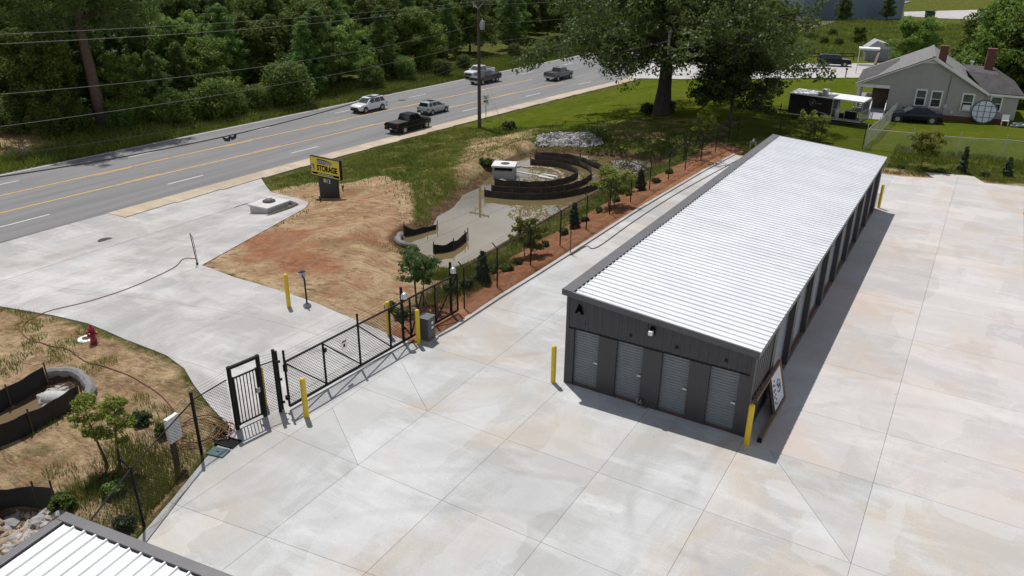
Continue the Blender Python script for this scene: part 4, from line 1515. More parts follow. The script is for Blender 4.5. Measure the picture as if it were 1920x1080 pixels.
# manhole covers and storm inlet
for k, (px, py, z) in enumerate([(198, 450, None), (1060, 0, None)][:1]):
    q = at0(px, py)
    mh = thing('manhole_cover', 'dark iron manhole cover in the driveway apron', 'manhole', (q[0], q[1], float(base_z(q[0], q[1]))), 0)
    MB().lathe([(0.44, -0.03), (0.44, 0.010), (0.40, 0.014)], 22).build('ring', IRON, mh)
    g_ = MB()
    for a in range(5): g_.box(-0.28, 0.28, -0.24 + a * 0.12 - 0.03, -0.24 + a * 0.12 + 0.03, 0.013, 0.02)
    g_.build('tread', IRON, mh)
q = un(754, 188, ROAD_Z)
mh = thing('manhole_cover', 'dark iron manhole cover in the far lane of the road', 'manhole', (q[0], q[1], ROAD_Z), 0)
MB().lathe([(0.5, -0.03), (0.5, 0.006), (0.45, 0.009)], 22).build('ring', IRON, mh)
q = at0(506, 393)
inl = thing('storm_inlet', 'square concrete storm inlet on the driveway with dark filter sock', 'storm inlet', (q[0], q[1], float(base_z(q[0], q[1]))), R_(92))
MB().box(-0.95, 0.95, -0.8, 0.8, -0.1, 0.42).build('box', CONC_DRIVE, inl, bevel=0.02)
MB().box(-1.05, 1.05, -0.9, 0.9, 0.421, 0.52).build('slab', M('inlet_slab_concrete', (0.52, 0.51, 0.49), 0.8, 0, 0.1), inl, bevel=0.015)
MB().lathe([(0.42, 0.521), (0.42, 0.56), (0.40, 0.60)], 20, (0.1, 0.1, 0)).build('ring', IRON, inl)
MB().lathe([(0.2, 0.601), (0.2, 0.80), (0.18, 0.82)], 16, (0.1, 0.1, 0)).build('vent', M('inlet_vent', (0.5, 0.5, 0.5), 0.5), inl, smooth=True)
SOCK = M('filter_sock', (0.085, 0.07, 0.055), 0.9, 0, 0.3, 5, grime=0.4)
MB().tube([(1.35, 0.9, 0.12), (1.4, -0.6, 0.15), (1.2, -1.2, 0.16), (0.4, -1.35, 0.16), (-0.8, -1.3, 0.15), (-1.5, -1.25, 0.1)], [0.14, 0.17, 0.18, 0.18, 0.17, 0.1], 10).build('filter_sock', SOCK, inl, smooth=True)

# ------------------------------------------------------------------ roadside storage sign
YSIGN = M('yellow_sign_face', (0.62, 0.50, 0.02), 0.45, 0, 0.05)
sp0 = at(616, 371)
TL, TR, BL, BR = (582, 290), (638, 302), (586, 327), (641, 338)
sgn = thing('storage_sign', 'yellow and black roadside storage sign on a black base reading STORAGE 812', 'sign', sp0, R_(-2))
q0 = np.array(sp0)
# the sign faces the driveway: local x along the board, -y toward the viewer
ang = R_(-2)
ex_ = np.array([math.cos(ang), math.sin(ang), 0])
def board_len(pa, pb):
    n = np.array([-ex_[1], ex_[0], 0])
    r = []
    for p in (pa, pb):
        d = ray(*p); t = ((q0 - CAM) @ n) / (d @ n); r.append(CAM + d * t - q0)
    return [(v @ ex_, v[2]) for v in r]
(xl, zl), (xr, zr) = board_len(TL, BR)
(xl2, zl2), (xr2, zr2) = board_len(BL, TR)
X0, X1 = (xl + xl2) / 2, (xr + xr2) / 2
Z1, Z0 = (zl + zr2) / 2, (zl2 + zr) / 2
MB().box(X0 + (X1 - X0) * 0.23, X0 + (X1 - X0) * 0.86, -0.09, 0.09, -0.4, Z0 - 0.003).build('base', M('black_sign_base', (0.008, 0.008, 0.009), 0.5, grime=0.2), sgn, bevel=0.01)
cab = MB().box(X0, X1, -0.10, 0.10, Z0, Z1).build('cabinet', BLACK, sgn, bevel=0.01)
bw_, bh_ = X1 - X0, Z1 - Z0
MB().box(X0 + 0.05, X1 - 0.05, -0.106, -0.101, Z0 + 0.05, Z1 - 0.05).build('face', YSIGN, cab)
FACEY = -0.112
def fbox(u0, u1, v0, v1, mat, name, par, y=0.0):
    return MB().box(X0 + bw_ * u0, X0 + bw_ * u1, FACEY - 0.002 - y, FACEY + 0.003 - y, Z0 + bh_ * v0, Z0 + bh_ * v1).build(name, mat, par)
text('STORAGE', bh_ * 0.40, LETTER, cab, (X0 + bw_ * 0.565, FACEY, Z0 + bh_ * 0.43), (R_(90), 0, 0), 0.80 * bw_ / (bh_ * 0.40 * 5.15), 'lettering', 0.003, bh_ * 0.016)
fbox(0.04, 0.135, 0.28, 0.60, LETTER, 'black_tab', cab)
text('MY', bh_ * 0.19, WHITEP, cab, (X0 + bw_ * 0.088, FACEY - 0.006, Z0 + bh_ * 0.44), (R_(90), R_(-90), 0), 1.15, 'lettering', 0.002, 0.004)
fbox(0.05, 0.96, 0.09, 0.20, LETTER, 'black_band', cab)
text('WWW.MYSTORAGESC.COM', bh_ * 0.085, WHITEP, cab, (X0 + bw_ * 0.5, FACEY - 0.006, Z0 + bh_ * 0.145), (R_(90), 0, 0), 1.0, 'lettering', 0.002, 0.002)
ic = MB()
def u3(u, v, y=0): return (X0 + bw_ * u, FACEY - 0.004 - y, Z0 + bh_ * v)
ic.add([u3(.25, .66), u3(.53, .66), u3(.53, .90), u3(.25, .90)], [(0, 1, 2, 3)])
icon = ic.build('building_icon', LETTER, cab)
i2 = MB()
for u in (.265, .335, .405, .47): i2.add([u3(u, .68, .003), u3(u + .05, .68, .003), u3(u + .05, .86, .003), u3(u, .86, .003)], [(0, 1, 2, 3)])
i2.add([u3(.545, .66, .003), u3(.73, .66, .003), u3(.73, .79, .003), u3(.545, .84, .003)], [(0, 1, 2, 3)])
i2.build('icon_doors', M('grey_print', (0.3, 0.3, 0.33), 0.5), icon)
i3 = MB().add([u3(.53, .88), u3(.74, .81), u3(.74, .78), u3(.53, .83)], [(0, 1, 2, 3)])
i3.build('icon_roof', LETTER, icon)
text('812', 0.38, WHITEP, sgn, (X0 + bw_ * 0.53, -0.098, Z0 - 0.24), (R_(90), 0, 0), 1.15, 'house_number', 0.003, 0.0)
for px, py, lb in ((601, 378, 'tiny dark ground spotlight left of the storage sign'), (643, 358, 'tiny dark ground spotlight right of the storage sign')):
    q = at(px, py)
    g_ = thing('ground_spotlight', lb, 'spotlight', q, R_(40))
    MB().cyl((0, 0, -0.05), (0, 0, 0.2), 0.03, n=8).build('stake', BLACK, g_)
    MB().tube([(0, -0.08, 0.2), (0, 0.12, 0.3)], [0.06, 0.1], 10).build('lamp_head', BLACK, g_)

# ------------------------------------------------------------------ silt fences, baffles
SILT = M('black_silt_fabric', (0.010, 0.010, 0.011), 0.65, 0, 0.3, 2.0, bmp=0.3, bscale=6)
BAFF = M('brown_baffle_fabric', (0.042, 0.033, 0.026), 0.85, 0, 0.35, 2.5, bmp=0.4, bscale=12, grime=0.3)


def fabric_wall(name, label, pts, h, mat, group=None, sag=0.06, lean=0.0, stakes=2.0, dense=5, sink=0.15, stake_up=0.16):
    """a fabric wall along ground points with wooden stakes; each wall is its own thing"""
    P = [Vector(p) for p in pts]
    out = []
    for i in range(len(P) - 1):
        p0, p1, p2, p3 = P[max(i - 1, 0)], P[i], P[i + 1], P[min(i + 2, len(P) - 1)]
        for k in range(dense):
            t = k / dense
            out.append(0.5 * ((2 * p1) + (-p0 + p2) * t + (2 * p0 - 5 * p1 + 4 * p2 - p3) * t * t + (-p0 + 3 * p1 - 3 * p2 + p3) * t ** 3))
    out.append(P[-1])
    o = out[0].copy()
    th = thing(name, label, 'silt fence', o, 0, group)
    vs, fs = [], []
    acc = 0.0
    stk = [0.0]
    thick = 0.012
    for i, p in enumerate(out):
        if i: acc += (p - out[i - 1]).length
        d = (out[min(i + 1, len(out) - 1)] - out[max(i - 1, 0)]).normalized()
        n = Vector((-d.y, d.x, 0))
        ph = (acc % stakes) / stakes
        dz = -sag * math.sin(math.pi * ph) + 0.02 * math.sin(acc * 7.1)
        bl = 0.05 * math.sin(math.pi * ph) + 0.015 * math.sin(acc * 5.3)
        q = p - o
        for s in (1, -1):
            vs += [q + n * (s * thick) + Vector((0, 0, -sink)), q + n * (s * thick + bl) + Vector((0, 0, h * 0.5)), q + n * (s * thick + lean) + Vector((0, 0, h + dz))]
    for i in range(len(out) - 1):
        a, b_ = i * 6, (i + 1) * 6
        fs += [(a, b_, b_ + 1, a + 1), (a + 1, b_ + 1, b_ + 2, a + 2), (a + 3, a + 4, b_ + 4, b_ + 3), (a + 4, a + 5, b_ + 5, b_ + 4), (a + 2, b_ + 2, b_ + 5, a + 5)]
    e = (len(out) - 1) * 6
    fs += [(0, 1, 4, 3), (1, 2, 5, 4), (e, e + 3, e + 4, e + 1), (e + 1, e + 4, e + 5, e + 2)]
    MB().add(vs, fs).build('fabric', mat, th, smooth=False)
    acc, nxt = 0.0, 0.0
    for i, p in enumerate(out):
        if i: acc += (p - out[i - 1]).length
        if acc >= nxt or i == len(out) - 1:
            q = p - o
            MB().bar(q + Vector((0.03, 0.03, -0.2)), q + Vector((0.03, 0.03, h + stake_up)), 0.04, 0.04, up=(1, 0, 0)).build('stake', WOODD, th)
            nxt = acc + stakes
    return th


def wz(pxs): return [Vector(un(px, py, POND_Z)) for px, py in pxs]
fabric_wall('baffle_fence', 'innermost curved brown fabric baffle standing in the pond', wz([(927, 347), (963, 350), (1013, 351), (1055, 345), (1080, 334), (1080, 325), (1067, 320), (1047, 314), (1024, 311), (994, 308)]), 0.46, BAFF, 'curved baffles in the pond', 0.05, 0, 1.6, sink=0.4)
fabric_wall('baffle_fence', 'middle curved brown fabric baffle standing in the pond', wz([(921, 359), (963, 362), (1013, 363), (1057, 358), (1088, 349), (1107, 336), (1107, 324), (1086, 312), (1059, 307), (1030, 303), (1002, 300)]), 0.46, BAFF, 'curved baffles in the pond', 0.05, 0, 1.6, sink=0.4)
fabric_wall('baffle_fence', 'outermost curved brown fabric baffle standing in the pond', wz([(908, 368), (959, 373), (1013, 374), (1057, 370), (1099, 361), (1125, 350), (1142, 338), (1137, 325), (1117, 315), (1080, 302), (1049, 297), (1005, 295)]), 0.46, BAFF, 'curved baffles in the pond', 0.05, 0, 1.6, sink=0.4)
fabric_wall('silt_fence', 'black silt fence at the near corner of the pond, farther wall', [at(757, 441), at(775, 446), at(800, 443), at(819, 437)], 0.62, SILT, 'silt fences at the pond corner', 0.08, 0, 1.4)
fabric_wall('silt_fence', 'black silt fence dipping into the near corner of the pond', [Vector(un(*p, POND_Z - 0.05)) for p in [(812, 476), (835, 474), (858, 465), (876, 449)]], 0.55, SILT, 'silt fences at the pond corner', 0.08, 0, 1.2, sink=0.3)
fabric_wall('silt_fence', 'black silt fence at left, upper wall of the dirt swale', [at(-70, 805), at(0, 775), at(45, 750), at(90, 722)], 0.78, SILT, 'silt fences of the left swale', 0.04, 0.03, 1.8)
fabric_wall('silt_fence', 'black silt fence at left, lower wall of the dirt swale', [at(-70, 868), at(0, 838), at(60, 812), at(110, 785), at(155, 757)], 0.72, SILT, 'silt fences of the left swale', 0.04, 0.03, 1.8)
fabric_wall('silt_fence', 'black silt fence above the rocks in the bottom left corner', [at(-40, 952), at(20, 952), at(60, 951), at(103, 950)], 0.72, SILT, 'silt fences of the left swale', 0.1, 0.02, 1.5)
GSOCK = M('grey_filter_sock', (0.19, 0.185, 0.18), 0.9, 0, 0.25, 4, grime=0.5)
def sock(label, pxs, r, mat):
    pts = ground_run(pxs, r * 0.7, 5)
    o = MB().tube(pts, [r * (0.9 + 0.12 * math.sin(i * 1.3)) for i in range(len(pts))], 9).build('filter_sock', mat, smooth=True)
    return tag(o, label, 'filter sock')
sock('grey filter sock curving round the end of the left swale', [(92, 707), (118, 703), (145, 706), (163, 720), (172, 738), (163, 752)], 0.2, GSOCK)
sock('grey filter sock curving round the pond corner silt fence', [(752, 444), (746, 452), (752, 461), (772, 466), (795, 467), (812, 472)], 0.2, GSOCK)
# puddle in the swale
pz = float(np.mean([gz(*un(px, py, -0.4)[:2]) for px, py in [(30, 770), (80, 760)]])) + 0.06
pd = MB().add([tuple(un(px, py, pz)) for px, py in [(-60, 850), (-60, 800), (0, 775), (80, 735), (100, 745), (95, 770), (40, 805)]], [tuple(range(7))]).build('ditch_water', water_mat('ditch_water', (0.15, 0.11, 0.06), 0.15))
tag(pd, 'shallow brown water in the left swale', kind='structure')

# concrete outlet structure in the pond
q = un(941, 333, POND_Z)
ob = thing('outlet_box', 'square white topped concrete outlet box standing in the pond', 'outlet box', (q[0], q[1] + 0.35, POND_Z), math.atan2(*(np.array(un(962, 334, POND_Z) - un(920, 332, POND_Z))[[1, 0]])))
obw = 0.78
OBC = M('outlet_concrete', (0.30, 0.305, 0.31), 0.8, 0, 0.15, 2, grime=0.35)
bx = MB(); bx.box(-obw, obw, -0.6, 0.7, -0.6, 0.55); bx.build('base', OBC, ob)
bx = MB(); bx.box(-obw, -obw + 0.12, -0.6, 0.7, 0.551, 0.82); bx.box(obw - 0.12, obw, -0.6, 0.7, 0.551, 0.82); bx.box(-obw + .12, obw - .12, 0.5, 0.7, 0.551, 0.82)
bx.build('upper_wall', OBC, ob)
MB().box(-obw + 0.12, obw - 0.12, -0.4, -0.3, 0.551, 0.82).build('opening', M('dark_pit', (0.004, 0.004, 0.004)), ob)
MB().box(-obw - 0.07, obw + 0.07, -0.7, 0.8, 0.821, 0.95).build('lid_slab', M('outlet_slab_white', (0.62, 0.62, 0.61), 0.7, 0, 0.08, 2, grime=0.2), ob, bevel=0.02)
MB().lathe([(0.33, 0.951), (0.33, 0.97), (0.30, 0.978)], 20, (0.05, 0.05, 0)).build('manhole_ring', IRON, ob)
# floating skimmer and its arm
s0, s1 = un(966, 327, POND_Z), un(1028, 333, POND_Z)
sk = thing('pond_skimmer', 'white floating skimmer with pipe arm joined to the outlet box', 'skimmer', s1, 0)
o1 = np.array(s0) - np.array(s1)
MB().tube([o1 + (0, 0, 0.2), o1 * 0.5 + (0, 0, 0.12), (0, 0, 0.05)], 0.05, 8).build('arm', M('white_pvc', (0.6, 0.6, 0.57), 0.5), sk)
fl = MB(); fl.tube([(-0.6, -0.3, 0.05), (0.6, -0.3, 0.05), (0.6, 0.35, 0.05), (-0.6, 0.35, 0.05), (-0.6, -0.3, 0.05)], 0.08, 8)
fl.build('float', MATS['white_pvc'], sk, smooth=True)

# ------------------------------------------------------------------ stones
def stone_mesh(seed, n=9):
    r = random.Random(seed)
    bm = bmesh.new()
    bmesh.ops.create_icosphere(bm, subdivisions=1, radius=1)
    for v in bm.verts:
        k = 0.7 + 0.5 * r.random()
        v.co = Vector((v.co.x * k * 1.15, v.co.y * k, v.co.z * k * 0.62))
    me = bpy.data.meshes.new('stone')
    bm.to_mesh(me); bm.free()
    return me


STONES = [stone_mesh(s) for s in range(8)]
def stone_mat(name, a, b_):
    m, nt, bb = new_mat(name)
    oi = nt.nodes.new('ShaderNodeObjectInfo')
    c = ramp(nt, oi.outputs['Random'], [(0.0, a), (1.0, b_)])
    c = mixc(nt, ramp(nt, noise(nt, 1.5, 5, 0.7), [(0.4, 0.0), (0.7, 0.5)]), c, tuple(x * 0.5 for x in a))
    nt.links.new(c, bb.inputs['Base Color'])
    bb.inputs['Roughness'].default_value = 0.85
    return m
ST_RIP = stone_mat('pale_riprap', (0.26, 0.25, 0.24), (0.46, 0.44, 0.425))
ST_TAN = stone_mat('tan_stone', (0.26, 0.19, 0.13), (0.46, 0.38, 0.29))
ST_GREY = stone_mat('grey_stone', (0.24, 0.235, 0.23), (0.44, 0.42, 0.39))
def stones(poly, n, s0, s1, mat, parent, seed, zoff=0.0, zfix=None):
    r = random.Random(seed)
    xs_ = [p[0] for p in poly]; ys_ = [p[1] for p in poly]
    k = 0
    meshes = []
    for m_ in STONES:
        c = m_.copy(); c.materials.append(mat); meshes.append(c)
    while k < n:
        x, y = r.uniform(min(xs_), max(xs_)), r.uniform(min(ys_), max(ys_))
        if float(sdist(np.array(x), np.array(y), poly)) > 0: continue
        s = r.uniform(s0, s1) * (1 if r.random() < .8 else 1.4)
        z = (gz(x, y) if zfix is None else zfix) + zoff + s * 0.12
        po = np.array(parent.location)
        o = link('stone', meshes[r.randrange(8)], mat, parent, (x - po[0], y - po[1], z - po[2]))
        o.rotation_euler = (r.uniform(-.5, .5), r.uniform(-.5, .5), r.uniform(0, 6.3))
        o.scale = (s, s, s)
        k += 1
RIP = [tuple(at(*p)[:2]) for p in [(1003, 272), (1010, 253), (1060, 249), (1120, 252), (1132, 270), (1100, 276), (1040, 274)]]
cR = at(1065, 265)
rp = thing('riprap_bed', 'bed of pale broken stone on the bank beyond the pond', 'stones', cR, 0)
stones(RIP, 290, 0.09, 0.17, ST_RIP, rp, 3)
# the bed under the stones
rm = MB(); cxr, cyr = np.mean([p[0] for p in RIP]), np.mean([p[1] for p in RIP])
def small_stones(name, poly, n, s0, s1, mat, parent, seed):
    r = random.Random(seed); xs_ = [p[0] for p in poly]; ys_ = [p[1] for p in poly]
    mb = MB(); po = np.array(parent.location); k = 0
    base = [(1, 0, 0), (0, 1, 0), (-1, 0, 0), (0, -1, 0), (0.1, 0.1, 0.7)]
    while k < n:
        x, y = r.uniform(min(xs_), max(xs_)), r.uniform(min(ys_), max(ys_))
        if float(sdist(np.array(x), np.array(y), poly)) > 0: continue
        s = r.uniform(s0, s1); z = gz(x, y); a = r.random() * 6
        vs = [(x - po[0] + s * (b0 * math.cos(a) - b1 * math.sin(a) * .7) * r.uniform(.6, 1.2), y - po[1] + s * (b0 * math.sin(a) + b1 * math.cos(a) * .7) * r.uniform(.6, 1.2), z - po[2] + s * b2) for b0, b1, b2 in base]
        mb.add(vs, [(0, 1, 4), (1, 2, 4), (2, 3, 4), (3, 0, 4)]); k += 1
    o = mb.build(name, mat, parent); o['kind'] = 'stuff'
    return o
small_stones('small_stones', RIP, 2600, 0.06, 0.14, M('pale_stone_fill', (0.30, 0.285, 0.275), 0.85, 0, 0.4, 2.0), rp, 9)
RK = [tuple(at(*p)[:2]) for p in [(-40, 975), (30, 960), (100, 945), (125, 958), (60, 1010), (10, 1050), (-40, 1080)]]
rk = thing('rock_outfall', 'scatter of tan and grey rocks beside the corner roof, bottom left', 'rocks', at(60, 975), 0)
stones(RK, 150, 0.06, 0.16, ST_TAN, rk, 5)
stones(RK, 60, 0.08, 0.2, ST_GREY, rk, 6)
small_stones('small_stones', RK, 700, 0.04, 0.1, M('tan_stone_fill', (0.30, 0.23, 0.16), 0.9, 0, 0.4, 3.0), rk, 11)
RS = [tuple(at(*p)[:2]) for p in [(70, 740), (110, 722), (140, 725), (120, 745), (85, 765)]]
rs = thing('rock_pile', 'small pale rocks inside the end of the left swale', 'rocks', at(105, 738), 0)
stones(RS, 34, 0.07, 0.2, ST_GREY, rs, 8)
pp = at(110, 752)
pe = thing('pipe_end', 'pale concrete pipe end lying among rocks in the swale', 'pipe end', pp, R_(25))
pm = MB()
ring = []
for x, r0, r1 in ((-0.45, 0.30, 0.22), (0.45, 0.34, 0.26)):
    ring.append([(x, r0 * math.cos(a), 0.05 + r0 * math.sin(a)) for a in np.linspace(0, math.pi, 9)] + [(x, r1 * math.cos(a), 0.05 + r1 * math.sin(a)) for a in np.linspace(math.pi, 0, 9)])
pm.loft(ring)
pm.build('shell', M('pipe_concrete', (0.44, 0.43, 0.40), 0.8, 0, 0.15), pe, smooth=True)
# rock ring in the pond
rr = thing('rock_ring', 'ring of small tan rocks in the pond inside the baffles', 'rocks', Vector(un(1010, 330, POND_Z)), 0)
rpx = [(966, 312), (980, 313), (1000, 314), (1020, 315), (1035, 318), (1047, 322), (1054, 327), (1057, 333), (1053, 339), (1045, 343), (1035, 345), (945, 340), (940, 337)]
rg = random.Random(12)
ms_ = [m_.copy() for m_ in STONES]
for m_ in ms_: m_.materials.append(ST_TAN)
for i in range(len(rpx) - 1):
    if i == 10: continue
    for k in range(5):
        t = k / 5
        q = un(lerp(rpx[i][0], rpx[i + 1][0], t) + rg.uniform(-1.5, 1.5), lerp(rpx[i][1], rpx[i + 1][1], t) + rg.uniform(-.8, .8), POND_Z)
        o = link('stone', ms_[rg.randrange(8)], ST_TAN, rr, np.array(q) - np.array(rr.location) + (0, 0, 0.02))
        s = rg.uniform(0.08, 0.2); o.scale = (s, s, s); o.rotation_euler = (0, 0, rg.uniform(0, 6))
# ------------------------------------------------------------------ grey house
SID = M('grey_lap_siding', (0.34, 0.33, 0.305), 0.6, 0, 0.06, 1.5, grime=0.12)
BRK = M('red_brick', (0.125, 0.048, 0.036), 0.85, 0, 0.3, 6.0, bmp=0.3)
SHING = M('grey_asphalt_shingle', (0.175, 0.17, 0.165), 0.9, 0, 0.22, 2.5, bmp=0.6, bscale=12, grime=0.3)
SHING_D = M('dark_weathered_shingle', (0.062, 0.058, 0.056), 0.9, 0, 0.35, 1.5, bmp=0.6, bscale=12, grime=0.5)
HWHITE = M('house_white_trim', (0.70, 0.70, 0.69), 0.5, 0, 0.06, 2, grime=0.15)
GLASS = M('dark_window_glass', (0.022, 0.032, 0.034), 0.08, 0, 0.3, 1.0)
GLASS_T = M('pale_window_glass', (0.085, 0.12, 0.115), 0.1, 0, 0.3, 1.0)
HA = (2.853, 59.681, 0.0)
HANG = R_(5.0)
H = thing('house', 'grey clapboard house with gable end, two brick chimneys and side porch', 'house', HA, HANG)
H.scale = (0.965, 1, 1)
LHo, DEP = 10.79, 9.6      # wall runs along local x, depth along +y
AP = (3.19, 5.25)          # gable apex
EL, ER = (-2.85, 2.62), (8.05, 2.55)


def gable_top(x):
    if x < AP[0]: return EL[1] + (AP[1] - EL[1]) * (x - EL[0]) / (AP[0] - EL[0])
    return ER[1] + (AP[1] - ER[1]) * (ER[0] - x) / (ER[0] - AP[0])


# lap siding courses of the gable wall, one mesh of tilted boards
sd = MB()
z = 0.35
while z < 5.1:
    z1 = z + 0.115
    def ext(zz):
        if zz <= 2.55: return 0.0, 8.0
        xa = EL[0] + (zz - EL[1]) / (AP[1] - EL[1]) * (AP[0] - EL[0])
        xb = ER[0] - (zz - ER[1]) / (AP[1] - ER[1]) * (ER[0] - AP[0])
        return max(xa, -2.3 if zz > 2.62 else 0.0), xb
    a0, b0 = ext(z)
    if b0 - a0 < 0.2: break
    a1, b1 = ext(min(z1, 5.15))
    a1, b1 = max(a0, a1), min(b0, b1)
    sd.add([(a0, -0.03, z), (b0, -0.03, z), (b1, -0.008, z1), (a1, -0.008, z1), (a0, 0.0, z), (b0, 0.0, z)], [(0, 1, 2, 3), (0, 4, 5, 1)])
    z = z1
sd.build('siding', SID, H, fix=False)
wl = MB()
wl.box(0.0, 8.0, 0.0, DEP, 0.0, 2.55)
wl.prism([(-2.3, 0.0, 2.62), (8.0, 0.0, 2.56), (AP[0], 0.0, AP[1] - 0.12)], (0, DEP, 0))
wl.build('wall', SID, H)
MB().box(-0.02, 8.0, -0.04, DEP, -0.3, 0.34).build('foundation', BRK, H)
# wing on the right
wg_ = MB(); wg_.box(8.0, LHo, 0.25, DEP - 0.6, 0.0, 2.45)
wg_.build('wing_wall', SID, H)
sd2 = MB(); z = 0.35
while z < 2.4:
    sd2.add([(8.0, 0.22, z), (LHo, 0.22, z), (LHo, 0.242, z + 0.115), (8.0, 0.242, z + 0.115)], [(0, 1, 2, 3)]); z += 0.115
sd2.build('siding', SID, H, fix=False)
MB().box(8.0, LHo + 0.02, 0.2, DEP, -0.3, 0.33).build('foundation', BRK, H)
# roof slopes with thickness
def roof_slab(a, b_, c, d, mat, th=0.10, name='roof'):
    v = [np.array(p, float) for p in (a, b_, c, d)]
    vs = v + [p - (0, 0, th) for p in v]
    return MB().add(vs, [(0, 1, 2, 3), (7, 6, 5, 4), (0, 4, 5, 1), (1, 5, 6, 2), (2, 6, 7, 3), (3, 7, 4, 0)]).build(name, mat, H)
oy0, oy1 = -0.45, DEP + 0.4
rz0 = 0.14
roof_slab((EL[0] - 0.15, oy0, EL[1] + 0.05), (AP[0], oy0, AP[1] + rz0), (AP[0], oy1, AP[1] + rz0), (EL[0] - 0.15, oy1, EL[1] + 0.05), SHING)
roof_slab((AP[0], oy0, AP[1] + rz0 + 0.002), (ER[0] + 0.25, oy0, ER[1] + 0.0), (ER[0] + 0.25, oy1, ER[1] + 0.0), (AP[0], oy1, AP[1] + rz0 + 0.002), SHING)
# darker porch skirt roof on the left and wing roof on the right
roof_slab((EL[0] - 0.25, -0.05, EL[1] + 0.02), (-0.6, 2.4, 3.95), (0.9, 2.45, 4.50), (1.2, 0.02, 4.6), SHING_D, 0.08) if False else None
pr = MB()
pr.add([(-3.05, -0.5, 2.66), (-3.05, 7.5, 2.66), (-1.2, 6.0, 3.68), (-1.2, 2.0, 3.68), (1.2, 4.0, 4.62)], [(0, 1, 2, 3)])
wr_ = MB()
wr_.add([(8.0, -0.15, 2.62), (LHo + 0.35, -0.15, 2.56), (LHo + 0.35, DEP - 0.2, 2.56), (8.9, DEP - 2.2, 3.95), (8.9, 2.0, 3.95), (6.3, 2.2, 4.05), (6.3, DEP - 2.2, 4.05), (8.0, DEP - 0.2, 2.62)],
        [(0, 1, 4, 5), (1, 2, 3, 4), (2, 7, 6, 3), (4, 3, 6, 5)])
wr_.build('wing_roof', SHING_D, H, fix=False)
MB().add([(5.2, 0.3, 4.28), (7.5, -0.1, 2.98), (8.0, -0.16, 2.66), (8.9, 1.9, 3.97), (6.2, 2.1, 4.16)], [(0, 1, 2, 3, 4)]) 
# dark overlay shingles on the left slope: the older porch roof
MB().add([(EL[0] - 0.18, 0.3, EL[1] + 0.075), (-0.1, 0.3, 3.92), (1.7, 8.6, 4.72), (EL[0] - 0.18, 9.4, EL[1] + 0.075)], [(0, 1, 2, 3)]).build('porch_shingles', SHING_D, H)
# white rake boards, eave boards, gable vent
rb = MB()
rb.bar((EL[0] - 0.2, -0.42, EL[1] - 0.05), (AP[0], -0.42, AP[1] + 0.03), 0.06, 0.19)
rb.build('rake_board', HWHITE, H)
MB().bar((AP[0], -0.424, AP[1] + 0.03), (ER[0] + 0.28, -0.424, ER[1] - 0.09), 0.06, 0.19).build('rake_board', HWHITE, H)
MB().bar((ER[0] + 0.31, -0.17, 2.46), (LHo + 0.36, -0.17, 2.42), 0.05, 0.16).build('eave_board', HWHITE, H)
MB().bar((LHo + 0.36, -0.15, 2.42), (LHo + 0.36, DEP, 2.42), 0.05, 0.16).build('eave_board', HWHITE, H)
MB().prism([(AP[0] - 0.75, -0.05, 4.78), (AP[0] + 0.75, -0.05, 4.78), (AP[0], -0.05, 5.08)], (0, 0.03, 0)).build('gable_vent', HWHITE, H)
MB().box(AP[0] - 0.1, AP[0] + 0.12, oy0, oy1, AP[1] + rz0 - 0.02, AP[1] + rz0 + 0.05).build('ridge_cap', SHING, H)


def window(x0, x1, z0, z1, y=-0.04, unit=False):
    w_ = MB(); t = 0.13
    w_.box(x0, x1, y - 0.05, y + 0.03, z1 - t, z1); w_.box(x0, x1, y - 0.07, y + 0.03, z0, z0 + t)
    w_.box(x0, x0 + t, y - 0.05, y + 0.03, z0 + t, z1 - t); w_.box(x1 - t, x1, y - 0.05, y + 0.03, z0 + t, z1 - t)
    zm = (z0 + z1) / 2
    w_.box(x0 + t, x1 - t, y - 0.03, y + 0.03, zm - 0.03, zm + 0.03)
    f_ = w_.build('window', HWHITE, H)
    MB().box(x0 + t, x1 - t, y - 0.004, y + 0.02, zm + 0.03, z1 - t).build('pane', GLASS_T, f_)
    MB().box(x0 + t, x1 - t, y - 0.004, y + 0.02, z0 + t, zm - 0.03).build('pane', GLASS, f_)
    if unit:
        MB().box(x0 + 0.2, x1 - 0.2, y - 0.4, y - 0.06, z0 + t, z0 + t + 0.45).build('air_conditioner', HWHITE, f_, bevel=0.02)
window(2.30, 3.30, 0.92, 2.49)
window(3.61, 4.62, 0.91, 2.46)
window(6.22, 7.26, 0.84, 2.42, unit=True)
window(8.54, 9.57, 0.98, 2.33, y=0.2)
# chimneys, vent
for x, y, s, zb_, zt_ in ((3.95, 1.2, 0.34, 4.7, 6.15), (8.2, 5.2, 0.36, 3.0, 5.75)):
    ch = MB().box(x - s, x + s, y - s, y + s, zb_, zt_).build('chimney', BRK, H)
    MB().box(x - s - 0.05, x + s + 0.05, y - s - 0.05, y + s + 0.05, zt_ + 0.001, zt_ + 0.10).build('chimney_cap', BRK, ch)
MB().lathe([(0.12, 4.2), (0.12, 4.72), (0.2, 4.75), (0.18, 4.85)], 12, (6.6, 3.2, 0)).build('roof_vent', SILV, H)
